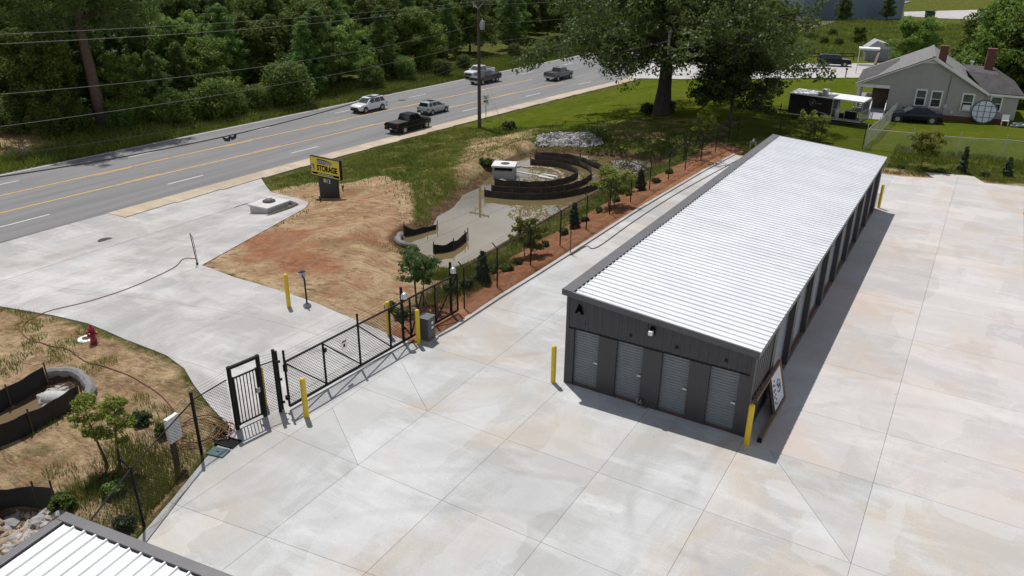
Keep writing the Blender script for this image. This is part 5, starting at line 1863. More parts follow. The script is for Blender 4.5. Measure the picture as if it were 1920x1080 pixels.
# porch: posts, beam, floor, dark back wall, brown door panel
for y in (-0.1, 3.0, 6.0): MB().box(-2.85, -2.6, y, y + 0.25, 0.3, 2.5).build('porch_post', HWHITE, H)
MB().box(-2.95, 0.0, -0.2, 0.02, 2.32, 2.60).build('porch_beam', HWHITE, H)
MB().box(-2.95, -0.01, -0.1, DEP, 0.0, 0.35).build('porch_floor', M('porch_concrete', (0.22, 0.2, 0.19), 0.8), H)
MB().box(-1.5, -0.012, 1.2, 1.3, 0.351, 2.5).build('porch_screen', M('brown_screen', (0.11, 0.075, 0.05), 0.8), H)
for (x, y) in ((-2.72, 0.6), (-2.72, 1.6)): MB().box(x - 0.22, x + 0.22, y, y + 0.44, 0.351, 1.3).build('porch_pier', BRK, H)
# service mast, meter, conduit
sv = MB(); sv.tube([(4.98, -0.08, 1.1), (4.98, -0.08, 3.9)], 0.03, 6); sv.build('service_mast', M('grey_conduit', (0.16, 0.16, 0.16), 0.6), H)
mt_ = MB(); mt_.box(4.86, 5.16, -0.16, -0.03, 0.95, 1.3); mt_.tube([(5.0, -0.1, 0.95), (4.95, -0.1, 0.05)], 0.04, 8); mt_.build('electric_meter', MATS['grey_keypad'], H)
MB().box(5.5, 5.75, -0.14, -0.035, 0.5, 0.8).build('utility_box', MATS['grey_keypad'], H)
# access ramp
rA = thing('access_ramp', 'short metal access ramp with white hand rails beside the porch', 'ramp', np.array(HA) + (-0.55, -1.3, 0), HANG)
MB().add([(-0.55, -2.2, 0.03), (0.55, -2.2, 0.03), (0.55, 1.1, 0.36), (-0.55, 1.1, 0.36), (-0.55, -2.2, -0.05), (0.55, -2.2, -0.05), (0.55, 1.1, -0.05), (-0.55, 1.1, -0.05)], [(0, 1, 2, 3), (0, 4, 5, 1), (1, 5, 6, 2), (2, 6, 7, 3), (3, 7, 4, 0)]).build('deck', M('ramp_steel', (0.33, 0.32, 0.35), 0.6), rA)
for x in (-0.62, 0.62):
    r_ = MB(); r_.tube([(x, -2.2, 0.85), (x, 1.1, 1.25)], 0.04, 8); r_.tube([(x, -2.2, 0.5), (x, 1.1, 0.85)], 0.03, 8)
    for y in (-2.2, -1.1, 0.0, 1.1): r_.tube([(x, y, 0), (x, y, 0.85 + 0.4 * (y + 2.2) / 3.3)], 0.035, 8)
    r_.build('hand_rail', HWHITE, rA)
# trampoline leaning on the wall
tr = thing('trampoline', 'round white trampoline with dark cross straps leaning on the house wall', 'trampoline', np.array(HA) + np.array([math.cos(HANG) * 8.25 + math.sin(HANG) * 0.55, math.sin(HANG) * 8.25 - math.cos(HANG) * 0.55, 0]) + (-0.28, 0, 0), HANG)
tl = R_(14); RT = 0.98
def tp(a, r, o=0.0): return (r * math.cos(a), (r * math.sin(a) + RT) * math.sin(tl) - o * math.cos(tl), (r * math.sin(a) + RT) * math.cos(tl) + 0.02 + o * math.sin(tl))
n = 36
mt2 = MB()
mt2.add([tp(0, 0, 0)] + [tp(2 * math.pi * k / n, RT * 0.97) for k in range(n)], [(0, 1 + k, 1 + (k + 1) % n) for k in range(n)])
mt2.build('mat', M('trampoline_white', (0.62, 0.65, 0.70), 0.6, 0, 0.1, 2), tr)
MB().tube([tp(2 * math.pi * k / n, RT, 0.02) for k in range(n + 1)], 0.05, 8).build('rim', M('slate_blue_tube', (0.09, 0.12, 0.17), 0.5), tr, smooth=True)
stp = MB()
for k in (-0.5, 0.0, 0.5):
    w2 = math.sqrt(1 - k * k) * RT
    stp.tube([tp(math.atan2(k * RT, -w2), RT, 0.05), tp(math.atan2(k * RT, w2), RT, 0.05)], 0.02, 6)
    stp.tube([tp(math.atan2(-w2, k * RT), RT, 0.05), tp(math.atan2(w2, k * RT), RT, 0.05)], 0.02, 6)
stp.build('strap', MATS['slate_blue_tube'], tr)
cfx = lambda u, v: np.array(HA) + np.array([math.cos(HANG) * u - math.sin(HANG) * v, math.sin(HANG) * u + math.cos(HANG) * v, 0])
ch_ = thing('plastic_chair', 'white plastic chair against the house beside the trampoline', 'chair', cfx(9.7, -0.7), HANG)
MB().box(-0.28, 0.28, -0.25, 0.25, 0.40, 0.46).build('seat', WHITEP, ch_)
MB().box(-0.28, 0.28, 0.22, 0.27, 0.461, 0.9).build('backrest', WHITEP, ch_)
for a, b_ in ((-.25, -.22), (.25, -.22), (-.25, .22), (.25, .22)): MB().bar((a, b_, 0), (a, b_, 0.4), 0.04, 0.04, up=(1, 0, 0)).build('leg', WHITEP, ch_)
jk = thing('scrap_heap', 'low heap of white boards and scrap right of the plastic chair', 'scrap', cfx(10.6, -0.8), HANG)
rj = random.Random(4)
for k in range(7):
    MB().bar((rj.uniform(-.5, .1), rj.uniform(-.3, .2), 0.04 + k * 0.05), (rj.uniform(.1, .7), rj.uniform(-.3, .3), 0.06 + k * 0.05), 0.22, 0.04).build('board', WHITEP if k % 3 else MATS['slate_blue_tube'], jk)

# ------------------------------------------------------------------ food trailer
T0 = np.array([-4.582, 52.604, 0.0])
TA_ = math.atan2(-0.131, 0.991)
tr_ = thing('food_trailer', 'black food trailer with white roof and open rear porch on the lawn', 'trailer', T0, TA_)
TB_ = M('black_trailer_skin', (0.006, 0.006, 0.007), 0.35, 0, 0.2, 2.0)
TW = 2.3
bd_ = MB(); bd_.box(0.05, 3.85, 0.0, TW, 0.42, 2.25); bd_.build('body', TB_, tr_, bevel=0.03)
rf = MB(); rf.add([(0.0, -0.05, 2.26), (6.45, -0.05, 2.16), (6.45, TW + 0.05, 2.22), (0.0, TW + 0.05, 2.32), (0, -.05, 2.18), (6.45, -.05, 2.06), (6.45, TW + .05, 2.06), (0, TW + .05, 2.18)], [(0, 1, 2, 3), (0, 4, 5, 1), (1, 5, 6, 2), (2, 6, 7, 3), (3, 7, 4, 0)])
rf.build('roof', M('trailer_roof_white', (0.70, 0.71, 0.72), 0.4, 0, 0.05), tr_)
MB().box(0.0, 6.45, -0.06, 0.0, 0.36, 0.44).build('side_trim', SILV, tr_)
MB().box(3.85, 6.45, 0.0, TW, 0.34, 0.42).build('porch_floor', M('trailer_deck', (0.12, 0.12, 0.125), 0.6, 0.2), tr_)
for x, y in ((3.9, 0.03), (4.55, 0.03), (6.4, 0.03), (6.4, TW - 0.05), (5.2, TW - 0.05)):
    MB().bar((x, y, 0.42), (x, y, 2.1), 0.06, 0.06, up=(1, 0, 0)).build('porch_post', SILV, tr_)
pr_ = MB()
for z in (1.25, 0.5):
    pr_.bar((3.9, 0.03, z), (6.4, 0.03, z), 0.04, 0.05); pr_.bar((6.4, 0.03, z), (6.4, TW - 0.05, z), 0.04, 0.05)
pr_.build('hand_rail', SILV, tr_)
for k in range(8):
    MB().bar((6.4, 0.3 + k * 0.25, 0.5), (6.4, 0.3 + k * 0.25, 1.25), 0.03, 0.03, up=(1, 0, 0)).build('baluster', SILV, tr_)
for k in range(5): MB().bar((5.2 + k * 0.25, 0.03, 0.5), (5.2 + k * 0.25, 0.03, 1.25), 0.03, 0.03, up=(1, 0, 0)).build('baluster', BLACK, tr_)
TYRE = M('tyre_rubber', (0.018, 0.018, 0.018), 0.85, 0, 0.2)
RIM = M('alloy_rim', (0.35, 0.36, 0.37), 0.35, 0.7, 0.1)
for x in (2.55, 3.3):
    w_ = MB().cyl((x, -0.12, 0.33), (x, 0.12, 0.33), 0.33, n=18).build('wheel', TYRE, tr_, smooth=True)
    MB().cyl((x, -0.135, 0.33), (x, -0.121, 0.33), 0.19, n=14).build('rim', RIM, w_)
fd = MB(); arc = [(2.925 + 0.86 * math.cos(a), 0.40 + 0.46 * math.sin(a)) for a in np.linspace(math.pi, 0, 11)]
for a, b_ in zip(arc[:-1], arc[1:]): fd.bar((a[0], -0.14, a[1]), (b_[0], -0.14, b_[1]), 0.2, 0.03)
fd.build('fender', SILV, tr_)
MB().bar((0.05, 1.1, 0.42), (-1.3, 1.15, 0.45), 0.12, 0.1).build('tow_bar', BLACK, tr_)
MB().tube([(-1.0, 1.12, 0.0), (-1.0, 1.12, 1.0)], 0.045, 8).build('jack', BLACK, tr_)
vt = MB(); vt.lathe([(0.34, 2.24), (0.34, 2.32), (0.22, 2.34), (0.22, 2.5), (0.30, 2.52), (0.32, 2.72), (0.26, 2.78)], 14, (2.95, 0.75, 0)); vt.box(2.35, 2.75, 0.6, 0.95, 2.25, 2.45)
vt.build('roof_fan', M('fan_metal', (0.42, 0.42, 0.43), 0.5, 0.3), tr_, smooth=True)
EMB = M('trailer_emblem', (0.16, 0.16, 0.16), 0.5)
em = MB(); em.tube([(2.15 + 0.26 * math.cos(a), -0.012, 1.62 + 0.26 * math.sin(a)) for a in np.linspace(0, 6.2832, 20)], 0.025, 6)
em.prism([(2.02, -0.012, 1.5), (2.22, -0.012, 1.52), (2.3, -0.012, 1.74), (2.1, -0.012, 1.68)], (0, -0.01, 0))
em.build('emblem', EMB, tr_)
wd_ = MB()
for k in range(5): wd_.box(2.52 + k * 0.09, 2.59 + k * 0.09, -0.018, -0.008, 1.52, 1.62)
wd_.build('lettering', EMB, tr_)
gb_ = thing('gas_cooker', 'round metal smoker standing on the food trailer porch', 'smoker', T0 + np.array([math.cos(TA_) * 4.3, math.sin(TA_) * 4.3 + 0.5, 0.42]), 0)
MB().lathe([(0.22, 0.0), (0.26, 0.3), (0.26, 0.7), (0.2, 0.85), (0.06, 0.92), (0.05, 1.4)], 14).build('drum', SILV, gb_, smooth=True)
MB().box(0.25, 0.6, -0.2, 0.2, 0.0, 0.5).build('fire_box', BLACK, gb_)
ck = thing('picnic_cooler', 'black chest on the food trailer porch beside the smoker', 'cooler', T0 + np.array([math.cos(TA_) * 5.4, math.sin(TA_) * 5.4 + 1.3, 0.42]), TA_)
MB().box(-0.45, 0.45, -0.35, 0.35, 0, 0.6).build('chest', BLACK, ck, bevel=0.04)
MB().box(-0.47, 0.47, -0.37, 0.37, 0.605, 0.68).build('lid', BLACK, ck, bevel=0.03)

# ------------------------------------------------------------------ far buildings
NB = M('blue_grey_metal_wall', (0.125, 0.16, 0.225), 0.6, 0, 0.08, 0.3, grime=0.15)
b0, b1 = un(1503, 37, -3.0), un(1690, 35, -3.0)
d_ = b1 - b0; LBb = np.linalg.norm(d_)
bl = thing('warehouse', 'long blue grey metal warehouse at the top of the picture', 'building', (b0[0], b0[1], -3.0), math.atan2(d_[1], d_[0]))
for k in range(12):
    mbp = MB(); ribbed(mbp, (LBb * k / 12, 0), (LBb * (k + 1) / 12, 0), 0.0, lambda s: 9.0, (0, -1), 0.6, 0.04, 0.08)
    mbp.build('wall_panel', NB, bl, fix=False)
MB().box(0.02, LBb - 0.02, 0.01, 30, -0.5, 8.98).build('wall', NB, bl)
MB().add([(-0.3, -0.3, 9.02), (LBb + 0.3, -0.3, 9.02), (LBb + 0.3, 31, 10.2), (-0.3, 31, 10.2)], [(0, 1, 2, 3)]).build('roof', ROOFM, bl)
for k in range(3): MB().box(LBb * (0.2 + 0.3 * k), LBb * (0.2 + 0.3 * k) + 2.2, -0.09, -0.05, 5.0, 6.2).build('window', GLASS, bl)
q = un(1742, 35, -3.0)
dm = thing('dumpster', 'green dumpster beside the far parking lot', 'dumpster', (q[0], q[1], -3.0), R_(20))
MB().add([(-1, -.7, 0), (1, -.7, 0), (1, .7, 0), (-1, .7, 0), (-1.15, -.9, 1.7), (1.15, -.9, 1.7), (1.15, .9, 1.9), (-1.15, .9, 1.9)], [(0, 3, 2, 1), (4, 5, 6, 7), (0, 1, 5, 4), (1, 2, 6, 5), (2, 3, 7, 6), (3, 0, 4, 7)]).build('bin', M('dumpster_green', (0.01, 0.075, 0.045), 0.5), dm)
MB().box(-1.2, 1.2, -.95, .95, 1.95, 2.05).build('lid', BLACK, dm)
for sx_ in (-1.2, 1.1): MB().box(sx_, sx_ + 0.1, -0.6, 0.6, 0.7, 0.9).build('lift_pocket', MATS['dumpster_green'], dm)
V = [tuple(un(*p, -2.95)) for p in [(1695, 30), (1695, 22), (1920, 16), (1920, 40), (1760, 34)]]
fl_ = MB().add(V, [(0, 1, 2, 3, 4)]).build('far_parking_lot', CONC_ST); tag(fl_, 'pale far parking lot beside the warehouse', kind='structure')
# petrol-style canopy with red pillar seen behind the house roof
q = un(1625, 138, -3.0)
sh = thing('roadside_booth', 'small white roofed booth with red side behind the house', 'booth', (q[0], q[1], -3.0), R_(8))
RB = M('booth_red', (0.33, 0.02, 0.03), 0.5)
MB().box(-1.7, 1.2, -1.2, 1.2, 3.5, 3.75).build('roof', HWHITE, sh)
MB().add([(0.6, -1.0, 0), (1.2, -1.0, 0), (1.2, 1.0, 0), (0.6, 1.0, 0), (0.9, -1.0, 3.5), (1.2, -1.0, 3.5), (1.2, 1.0, 3.5), (0.9, 1.0, 3.5)], [(0, 3, 2, 1), (4, 5, 6, 7), (0, 1, 5, 4), (1, 2, 6, 5), (2, 3, 7, 6), (3, 0, 4, 7)]).build('side_panel', RB, sh)
MB().bar((0.62, -1.03, 0.3), (1.1, -1.03, 3.3), 0.04, 0.3).build('white_stripe', HWHITE, sh)
for x in (-1.6,): MB().box(x, x + 0.12, -1.1, -0.98, 0, 3.5).build('post', HWHITE, sh)
MB().box(-1.6, 1.3, -1.3, -1.1, 1.2, 1.5).build('counter', HWHITE, sh)
q = un(1645, 115, -3.0)
s2_ = thing('shed', 'grey metal roofed shed peeking above the green tree', 'shed', (q[0], q[1], -3.0), R_(14))
MB().box(-2.0, 2.0, 0, 4, 0, 2.0).build('wall', M('shed_wall', (0.20, 0.205, 0.21), 0.6), s2_)
MB().prism([(-2.2, -0.2, 2.0), (2.2, -0.2, 2.0), (1.9, -0.2, 2.6), (-0.6, -0.2, 3.3)], (0, 4.4, 0)).build('roof', M('shed_roof', (0.33, 0.34, 0.36), 0.5, 0.2), s2_)
# brown rail fence beside the side street
rl = thing('rail_fence', 'low brown rail fence beyond the side street', 'fence', (*un(1465, 112, -3.0)[:2], -3.0), 0)
e0, e1 = np.array(un(1465, 112, -3.0)), np.array(un(1600, 112, -3.0))
dl = e1 - e0
BRN = M('brown_fence_board', (0.055, 0.03, 0.022), 0.8)
for k in range(7): MB().bar(dl * k / 6 + (0, 0, -0.2), dl * k / 6 + (0, 0, 1.15), 0.14, 0.14, up=(1, 0, 0)).build('post', BRN, rl)
for z in (0.5, 1.0): MB().bar(np.array([0, 0, z]), dl + (0, 0, z), 0.05, 0.16).build('rail', BRN, rl)
q = un(1586, 147, float(base_z(*un(1586, 147, -2.0)[:2])))
mb_ = thing('mail_box', 'dark mail box on a post at the side street edge', 'mail box', at(1585, 146), R_(20))
MB().box(-0.06, 0.06, -0.06, 0.06, -0.1, 1.1).build('post', BLACK, mb_)
MB().box(-0.12, 0.12, -0.3, 0.3, 1.101, 1.4).build('box', BLACK, mb_, bevel=0.08)
# ------------------------------------------------------------------ vehicles (local +x forward)
CGLASS = M('tinted_car_glass', (0.010, 0.012, 0.014), 0.06, 0, 0.1)
CGLASS_F = M('windscreen_glass', (0.07, 0.08, 0.085), 0.06, 0, 0.2)
BUMP = M('black_bumper_plastic', (0.02, 0.02, 0.021), 0.6)
REDL = M('red_tail_lamp', (0.16, 0.006, 0.008), 0.2)
HEADL = M('head_lamp', (0.55, 0.56, 0.57), 0.15)
CHROME = M('chrome_trim', (0.55, 0.55, 0.56), 0.2, 0.8)
PLATE = M('number_plate_white', (0.6, 0.6, 0.58), 0.5)


def paint(name, col, metal=0.0, rough=0.32):
    return M(name, col, rough, metal, 0.05, 1.0, coat=0.6)


def ring(x, zl, zh, hw, tuck=0.9):
    return [(x, -hw * 0.88, zl), (x, -hw, zl + 0.14), (x, -hw, lerp(zl, zh, 0.62)), (x, -hw * 0.985, zh - 0.09), (x, -hw * tuck, zh),
            (x, hw * tuck, zh), (x, hw * 0.985, zh - 0.09), (x, hw, lerp(zl, zh, 0.62)), (x, hw, zl + 0.14), (x, hw * 0.88, zl)]


def frustum_side(mb, xs0, xs1, z0, z1, y0, y1, off, sides=(-1, 1)):
    """side window quads; xs0 bottom (rear,front), xs1 top"""
    for s in sides:
        q = [(xs0[0], s * (y0 + off), z0), (xs0[1], s * (y0 + off), z0), (xs1[1], s * (y1 + off), z1), (xs1[0], s * (y1 + off), z1)]
        mb.add(q, [(0, 1, 2, 3)] if s < 0 else [(3, 2, 1, 0)])


def vehicle(name, label, cat, loc, rz, kind, mat, scale=1.0, group=None, roofmat=None):
    t = thing(name, label, cat, loc, rz, group)
    t.scale = (scale,) * 3
    if kind == 'pickup':
        Lc, hw, wb, wr = 5.75, 1.0, 3.65, 0.40
        xr, xf = -1.72, 1.93
        st = [(-2.85, 0.62, 1.12, 0.93), (-2.80, 0.48, 1.20, 0.985), (-0.75, 0.42, 1.22, 1.0), (1.25, 0.40, 1.22, 1.0), (1.6, 0.40, 1.20, 1.0), (2.55, 0.42, 1.13, 0.97), (2.84, 0.46, 1.05, 0.90), (2.90, 0.55, 0.92, 0.84)]
        gh = dict(b=(-0.80, 1.45), t=(-0.58, 0.72), z0=1.19, z1=1.88, y0=0.92, y1=0.74)
        wins = [((-0.62, 0.18), (-0.44, 0.18)), ((0.28, 1.22), (0.28, 0.66))]
    elif kind == 'suv':
        Lc, hw, wr = 4.9, 0.96, 0.37
        xr, xf = -1.45, 1.45
        st = [(-2.40, 0.50, 0.98, 0.86), (-2.34, 0.36, 1.08, 0.93), (-1.5, 0.30, 1.10, 0.96), (1.0, 0.30, 1.08, 0.96), (1.9, 0.32, 1.00, 0.94), (2.3, 0.36, 0.90, 0.86), (2.42, 0.44, 0.76, 0.76)]
        gh = dict(b=(-2.30, 1.15), t=(-1.98, 0.25), z0=1.06, z1=1.72, y0=0.90, y1=0.70)
        wins = [((-2.02, -1.32), (-1.82, -1.28)), ((-1.22, -0.30), (-1.2, -0.32)), ((-0.20, 0.88), (-0.22, 0.20))]
    elif kind == 'bigsuv':
        Lc, hw, wr = 5.4, 1.02, 0.42
        xr, xf = -1.55, 1.65
        st = [(-2.68, 0.56, 1.10, 0.93), (-2.62, 0.40, 1.20, 1.0), (-1.5, 0.36, 1.22, 1.02), (1.2, 0.36, 1.22, 1.02), (2.2, 0.38, 1.16, 1.0), (2.62, 0.42, 1.06, 0.92), (2.70, 0.5, 0.9, 0.86)]
        gh = dict(b=(-2.58, 1.25), t=(-2.40, 0.52), z0=1.19, z1=1.90, y0=0.97, y1=0.80)
        wins = [((-2.35, -1.35), (-2.25, -1.32)), ((-1.22, -0.28), (-1.2, -0.3)), ((-0.16, 1.02), (-0.18, 0.46))]
    elif kind == 'hatch':
        Lc, hw, wr = 4.36, 0.88, 0.31
        xr, xf = -1.25, 1.35
        st = [(-2.14, 0.46, 0.95, 0.78), (-2.08, 0.32, 1.02, 0.85), (-1.4, 0.26, 1.04, 0.88), (0.9, 0.25, 1.0, 0.88), (1.6, 0.28, 0.90, 0.85), (2.05, 0.32, 0.78, 0.75), (2.17, 0.38, 0.66, 0.66)]
        gh = dict(b=(-2.05, 1.15), t=(-1.72, 0.10), z0=0.99, z1=1.54, y0=0.83, y1=0.64)
        wins = [((-1.80, -1.2), (-1.58, -1.15)), ((-1.1, -0.3), (-1.05, -0.32)), ((-0.22, 0.82), (-0.24, 0.06))]
    else:  # coupe / saloon
        Lc, hw, wr = 4.6, 0.90, 0.33
        xr, xf = -1.40, 1.42
        st = [(-2.28, 0.42, 0.80, 0.74), (-2.20, 0.28, 0.92, 0.84), (-1.5, 0.22, 0.96, 0.90), (0.7, 0.22, 0.92, 0.90), (1.5, 0.24, 0.84, 0.88), (2.1, 0.28, 0.70, 0.76), (2.30, 0.36, 0.56, 0.62)]
        gh = dict(b=(-1.75, 1.05), t=(-0.95, 0.02), z0=0.90, z1=1.34, y0=0.80, y1=0.60)
        wins = [((-1.30, -0.42), (-0.85, -0.40)), ((-0.34, 0.74), (-0.34, -0.02))]
    body = MB()
    body.loft([ring(*s) for s in st])
    bo = body.build('body', mat, t, smooth=True)
    g = gh
    cab = MB()
    mx0, mx1 = lerp(g['b'][0], g['t'][0], 0.9), lerp(g['b'][1], g['t'][1], 0.9)
    zr = lerp(g['z0'], g['z1'], 0.92)
    def cr(xa, xb, y, z): return [(xa, -y, z), (xb, -y, z), (xb, y, z), (xa, y, z)]
    yb, ym, yt = g['y0'], lerp(g['y0'], g['y1'], 0.9), g['y1'] * 0.93
    cab.loft([cr(g['b'][0], g['b'][1], yb, g['z0'] - 0.05), cr(mx0, mx1, ym, zr), cr(g['t'][0] + 0.05, g['t'][1] - 0.05, yt, g['z1'])])
    cb = cab.build('cabin', mat, t, bevel=0.04)
    # glass set just outside the cabin faces
    off = 0.012
    def face_y(z): return lerp(yb, ym, (z - (g['z0'] - 0.05)) / (zr - g['z0'] + 0.05))
    za, zc = g['z0'] + 0.05, zr - 0.05
    for (a0, a1), (c0, c1) in wins:
        for sd_ in (-1, 1):
            sw = MB()
            frustum_side(sw, (a0, a1), (c0, c1), za, zc, face_y(za), face_y(zc), off, (sd_,))
            sw.build('side_window', CGLASS, cb, fix=False)
    def end_x(k, z): return lerp(g['b'][k], (mx0, mx1)[k], (z - (g['z0'] - 0.05)) / (zr - g['z0'] + 0.05))
    for k, nm, mt in ((1, 'windscreen', CGLASS_F if kind != 'pickup_dark' else CGLASS), (0, 'rear_window', CGLASS)):
        s = 1 if k else -1
        y0_, y1_ = face_y(za) * 0.88, face_y(zc) * 0.86
        q = [(end_x(k, za) + s * 0.015, -y0_, za), (end_x(k, za) + s * 0.015, y0_, za), (end_x(k, zc) + s * 0.015, y1_, zc), (end_x(k, zc) + s * 0.015, -y1_, zc)]
        MB().add(q, [(0, 1, 2, 3)]).build(nm, mt, cb)
    # wheels
    for x in (xr, xf):
        for s in (-1, 1):
            y = s * (hw - 0.11)
            MB().cyl((x, s * (hw - 0.2), wr * 1.04), (x, s * (hw + 0.006), wr * 1.04), wr * 1.17, n=20).build('wheel_arch', BUMP, bo)
            w_ = MB().cyl((x, y - 0.11, wr), (x, y + 0.125 * s if s > 0 else y - 0.125, wr) if False else (x, y + 0.11, wr), wr, n=20)
            w_ = MB().cyl((x, s * (hw - 0.22), wr), (x, s * (hw + 0.02), wr), wr, n=20).build('wheel', TYRE, t, smooth=True)
            MB().cyl((x, s * (hw + 0.021), wr), (x, s * (hw + 0.028), wr), wr * 0.62, n=14).build('rim', RIM, w_)
    # lamps, bumpers, plate, mirrors
    xe, xo = st[-1][0], st[0][0]
    z_h = lerp(st[-2][1], st[-2][2], 0.72)
    for s in (-1, 1):
        MB().box(st[-2][0] - 0.12, st[-2][0] + 0.045, s * st[-2][3] * 0.97 - 0.14 if s > 0 else -st[-2][3] * 0.97 - 0.02, s * st[-2][3] * 0.97 + 0.02 if s > 0 else -st[-2][3] * 0.97 + 0.14, z_h - 0.1, z_h + 0.08).build('headlight', HEADL, t)
        z_t = lerp(st[1][1], st[1][2], 0.66)
        hh_ = 0.12 if kind in ('pickup', 'bigsuv') else 0.10
        a_, b2_ = sorted((s * st[1][3] * 1.012, s * st[1][3] * 0.88))
        MB().box(xo - 0.03, st[1][0] + 0.06, a_, b2_, z_t - hh_, z_t + hh_).build('taillight', REDL, t)
        MB().box(g['b'][1] - 0.42, g['b'][1] - 0.22, *sorted((s * (hw + 0.0), s * (hw + 0.19))), g['z0'] + 0.0, g['z0'] + 0.19).build('mirror', mat, t, bevel=0.03)
    z0_ = st[0][1]
    bmat = CHROME if kind == 'pickup' and 'black' not in label else BUMP
    MB().box(xo - 0.10, xo + 0.05, -st[1][3] * 0.95, st[1][3] * 0.95, z0_ - 0.16, z0_ + 0.08).build('bumper', bmat, t, bevel=0.03)
    MB().box(st[-2][0] - 0.05, xe + 0.05, -st[-1][3] * 0.95, st[-1][3] * 0.95, st[-2][1] - 0.02, st[-2][1] + 0.2).build('bumper', bmat if kind == 'pickup' else BUMP, t, bevel=0.03)
    MB().box(xe - 0.06, xe + 0.012, -st[-1][3] * 0.75, st[-1][3] * 0.75, lerp(st[-1][1], st[-1][2], 0.15), st[-1][2] - 0.03).build('grille', BUMP, t)
    MB().box(xo - 0.112, xo - 0.101, -0.16, 0.16, z0_ - 0.08, z0_ + 0.05).build('number_plate', PLATE, t)
    if kind == 'pickup':
        MB().box(-2.72, -0.95, -0.84, 0.84, 1.222, 1.228).build('bed_floor' if 'black' not in label else 'bed_cover', BUMP, bo)
        if 'black' not in label:
            for y in (-0.9, 0.9): MB().box(-2.8, -0.85, y - 0.08, y + 0.08, 1.18, 1.3).build('bed_rail', mat, bo)
            MB().box(-2.84, -2.72, -0.9, 0.9, 1.1, 1.3).build('tailgate', mat, bo)
        MB().box(-0.7, 1.3, -1.03, -0.93, 0.36, 0.42).build('side_step', BUMP, t)
        MB().box(-0.7, 1.3, 0.93, 1.03, 0.36, 0.42).build('side_step', BUMP, t)
    if kind in ('hatch', 'suv', 'bigsuv'):
        for s in (-1, 1): MB().bar((g['t'][0] + 0.2, s * yt * 0.92, g['z1'] + 0.05), (g['t'][1] - 0.2, s * yt * 0.92, g['z1'] + 0.05), 0.04, 0.04).build('roof_rail', BUMP if kind != 'suv' else CHROME, cb)
        if kind in ('hatch', 'suv'): MB().box(g['t'][1] - 1.1, g['t'][1] - 0.2, -0.4, 0.4, g['z1'] + 0.003, g['z1'] + 0.008).build('sun_roof', CGLASS, cb)
    return t


def on_road(pa, pb, hw, y_off=0.0, z=ROAD_Z):
    a, b_ = un(*pa, z), un(*pb, z)
    m_ = (a + b_) / 2
    dy = 0.5
    d = np.array([float(road_near(m_[1] + dy) - road_near(m_[1] - dy)) * 0.5 + 0.023, 2 * dy * 1.0])
    d /= np.linalg.norm(d)
    n = np.array([d[1], -d[0]])
    c = m_[:2] - n * hw
    return (c[0], c[1], z), math.atan2(d[1], d[0])


WHITE_C = paint('white_car_paint', (0.66, 0.68, 0.70))
SILV_C = paint('silver_car_paint', (0.42, 0.44, 0.44), 0.35)
GREY_C = paint('dark_grey_car_paint', (0.05, 0.048, 0.047), 0.3)
BLACK_C = M('black_car_paint', (0.004, 0.004, 0.005), 0.3, 0, 0.05, 1.0, spec=0.3)
LSILV_C = paint('light_steel_car_paint', (0.12, 0.128, 0.138), 0.4)
NAVY_C = M('navy_car_paint', (0.006, 0.009, 0.02), 0.28, 0, 0.05, 1.0, spec=0.35)
SC = 0.90
l, a_ = on_road((686, 212.5), (717.5, 206), 0.84)
vehicle('car', 'white crossover driving toward the viewer in the far lanes', 'car', l, a_ + math.pi, 'suv', WHITE_C, SC)
l, a_ = on_road((810, 215.5), (837.5, 210), 0.78)
vehicle('car', 'silver hatchback wagon ahead of the black pickup', 'car', l, a_, 'hatch', SILV_C, SC)
l, a_ = on_road((756, 250.5), (802, 241), 0.9)
vehicle('pickup_truck', 'black pickup truck with covered bed in the near lane', 'pickup', l, a_, 'pickup', BLACK_C, SC)
l, a_ = on_road((907.5, 160), (932, 152.5), 0.9)
vehicle('pickup_truck', 'dark grey pickup truck driving toward the viewer by the utility pole', 'pickup', l, a_ + math.pi, 'pickup', GREY_C, SC)
vehicle('pickup_truck', 'white pickup truck just behind the dark grey pickup', 'pickup', (l[0] - 3.3, l[1] + 3.6, l[2]), a_ + math.pi, 'pickup', WHITE_C, SC)
l, a_ = on_road((1045, 152.5), (1070, 146.5), 0.9)
vehicle('pickup_truck', 'light steel grey pickup truck driving away, near the big oak', 'pickup', l, a_, 'pickup', LSILV_C, SC)
q = un(1102, 88, ROAD_Z)
vehicle('car', 'white car on the road partly hidden by the left side of the oak', 'car', q, a_ + math.pi, 'suv', WHITE_C, SC)
q = un(1185, 105, ROAD_Z)
vehicle('car', 'car with red tail lamps glimpsed through the oak branches', 'car', q, a_ - 0.5, 'coupe', WHITE_C, SC)
a, b_ = un(1545, 124, -2.93), un(1583, 125.6, -2.93)
m_ = (a + b_) / 2; ang = math.atan2(b_[1] - a[1], b_[0] - a[0])
vehicle('car', 'dark large sport utility vehicle parked on the side street', 'car', (m_[0] - math.sin(ang) * 0.9, m_[1] + math.cos(ang) * 0.9, -2.93), ang, 'bigsuv', NAVY_C, 0.93)
a, b_ = un(1681, 228, 0.0), un(1746, 232, 0.0)
m_ = (a + b_) / 2; ang = math.atan2(b_[1] - a[1], b_[0] - a[0])
vehicle('car', 'dark blue coupe parked on grass by the house wall', 'car', (m_[0] - math.sin(ang) * 0.75, m_[1] + math.cos(ang) * 0.75, gz(m_[0], m_[1])), ang + math.pi, 'coupe', NAVY_C, 1.0)
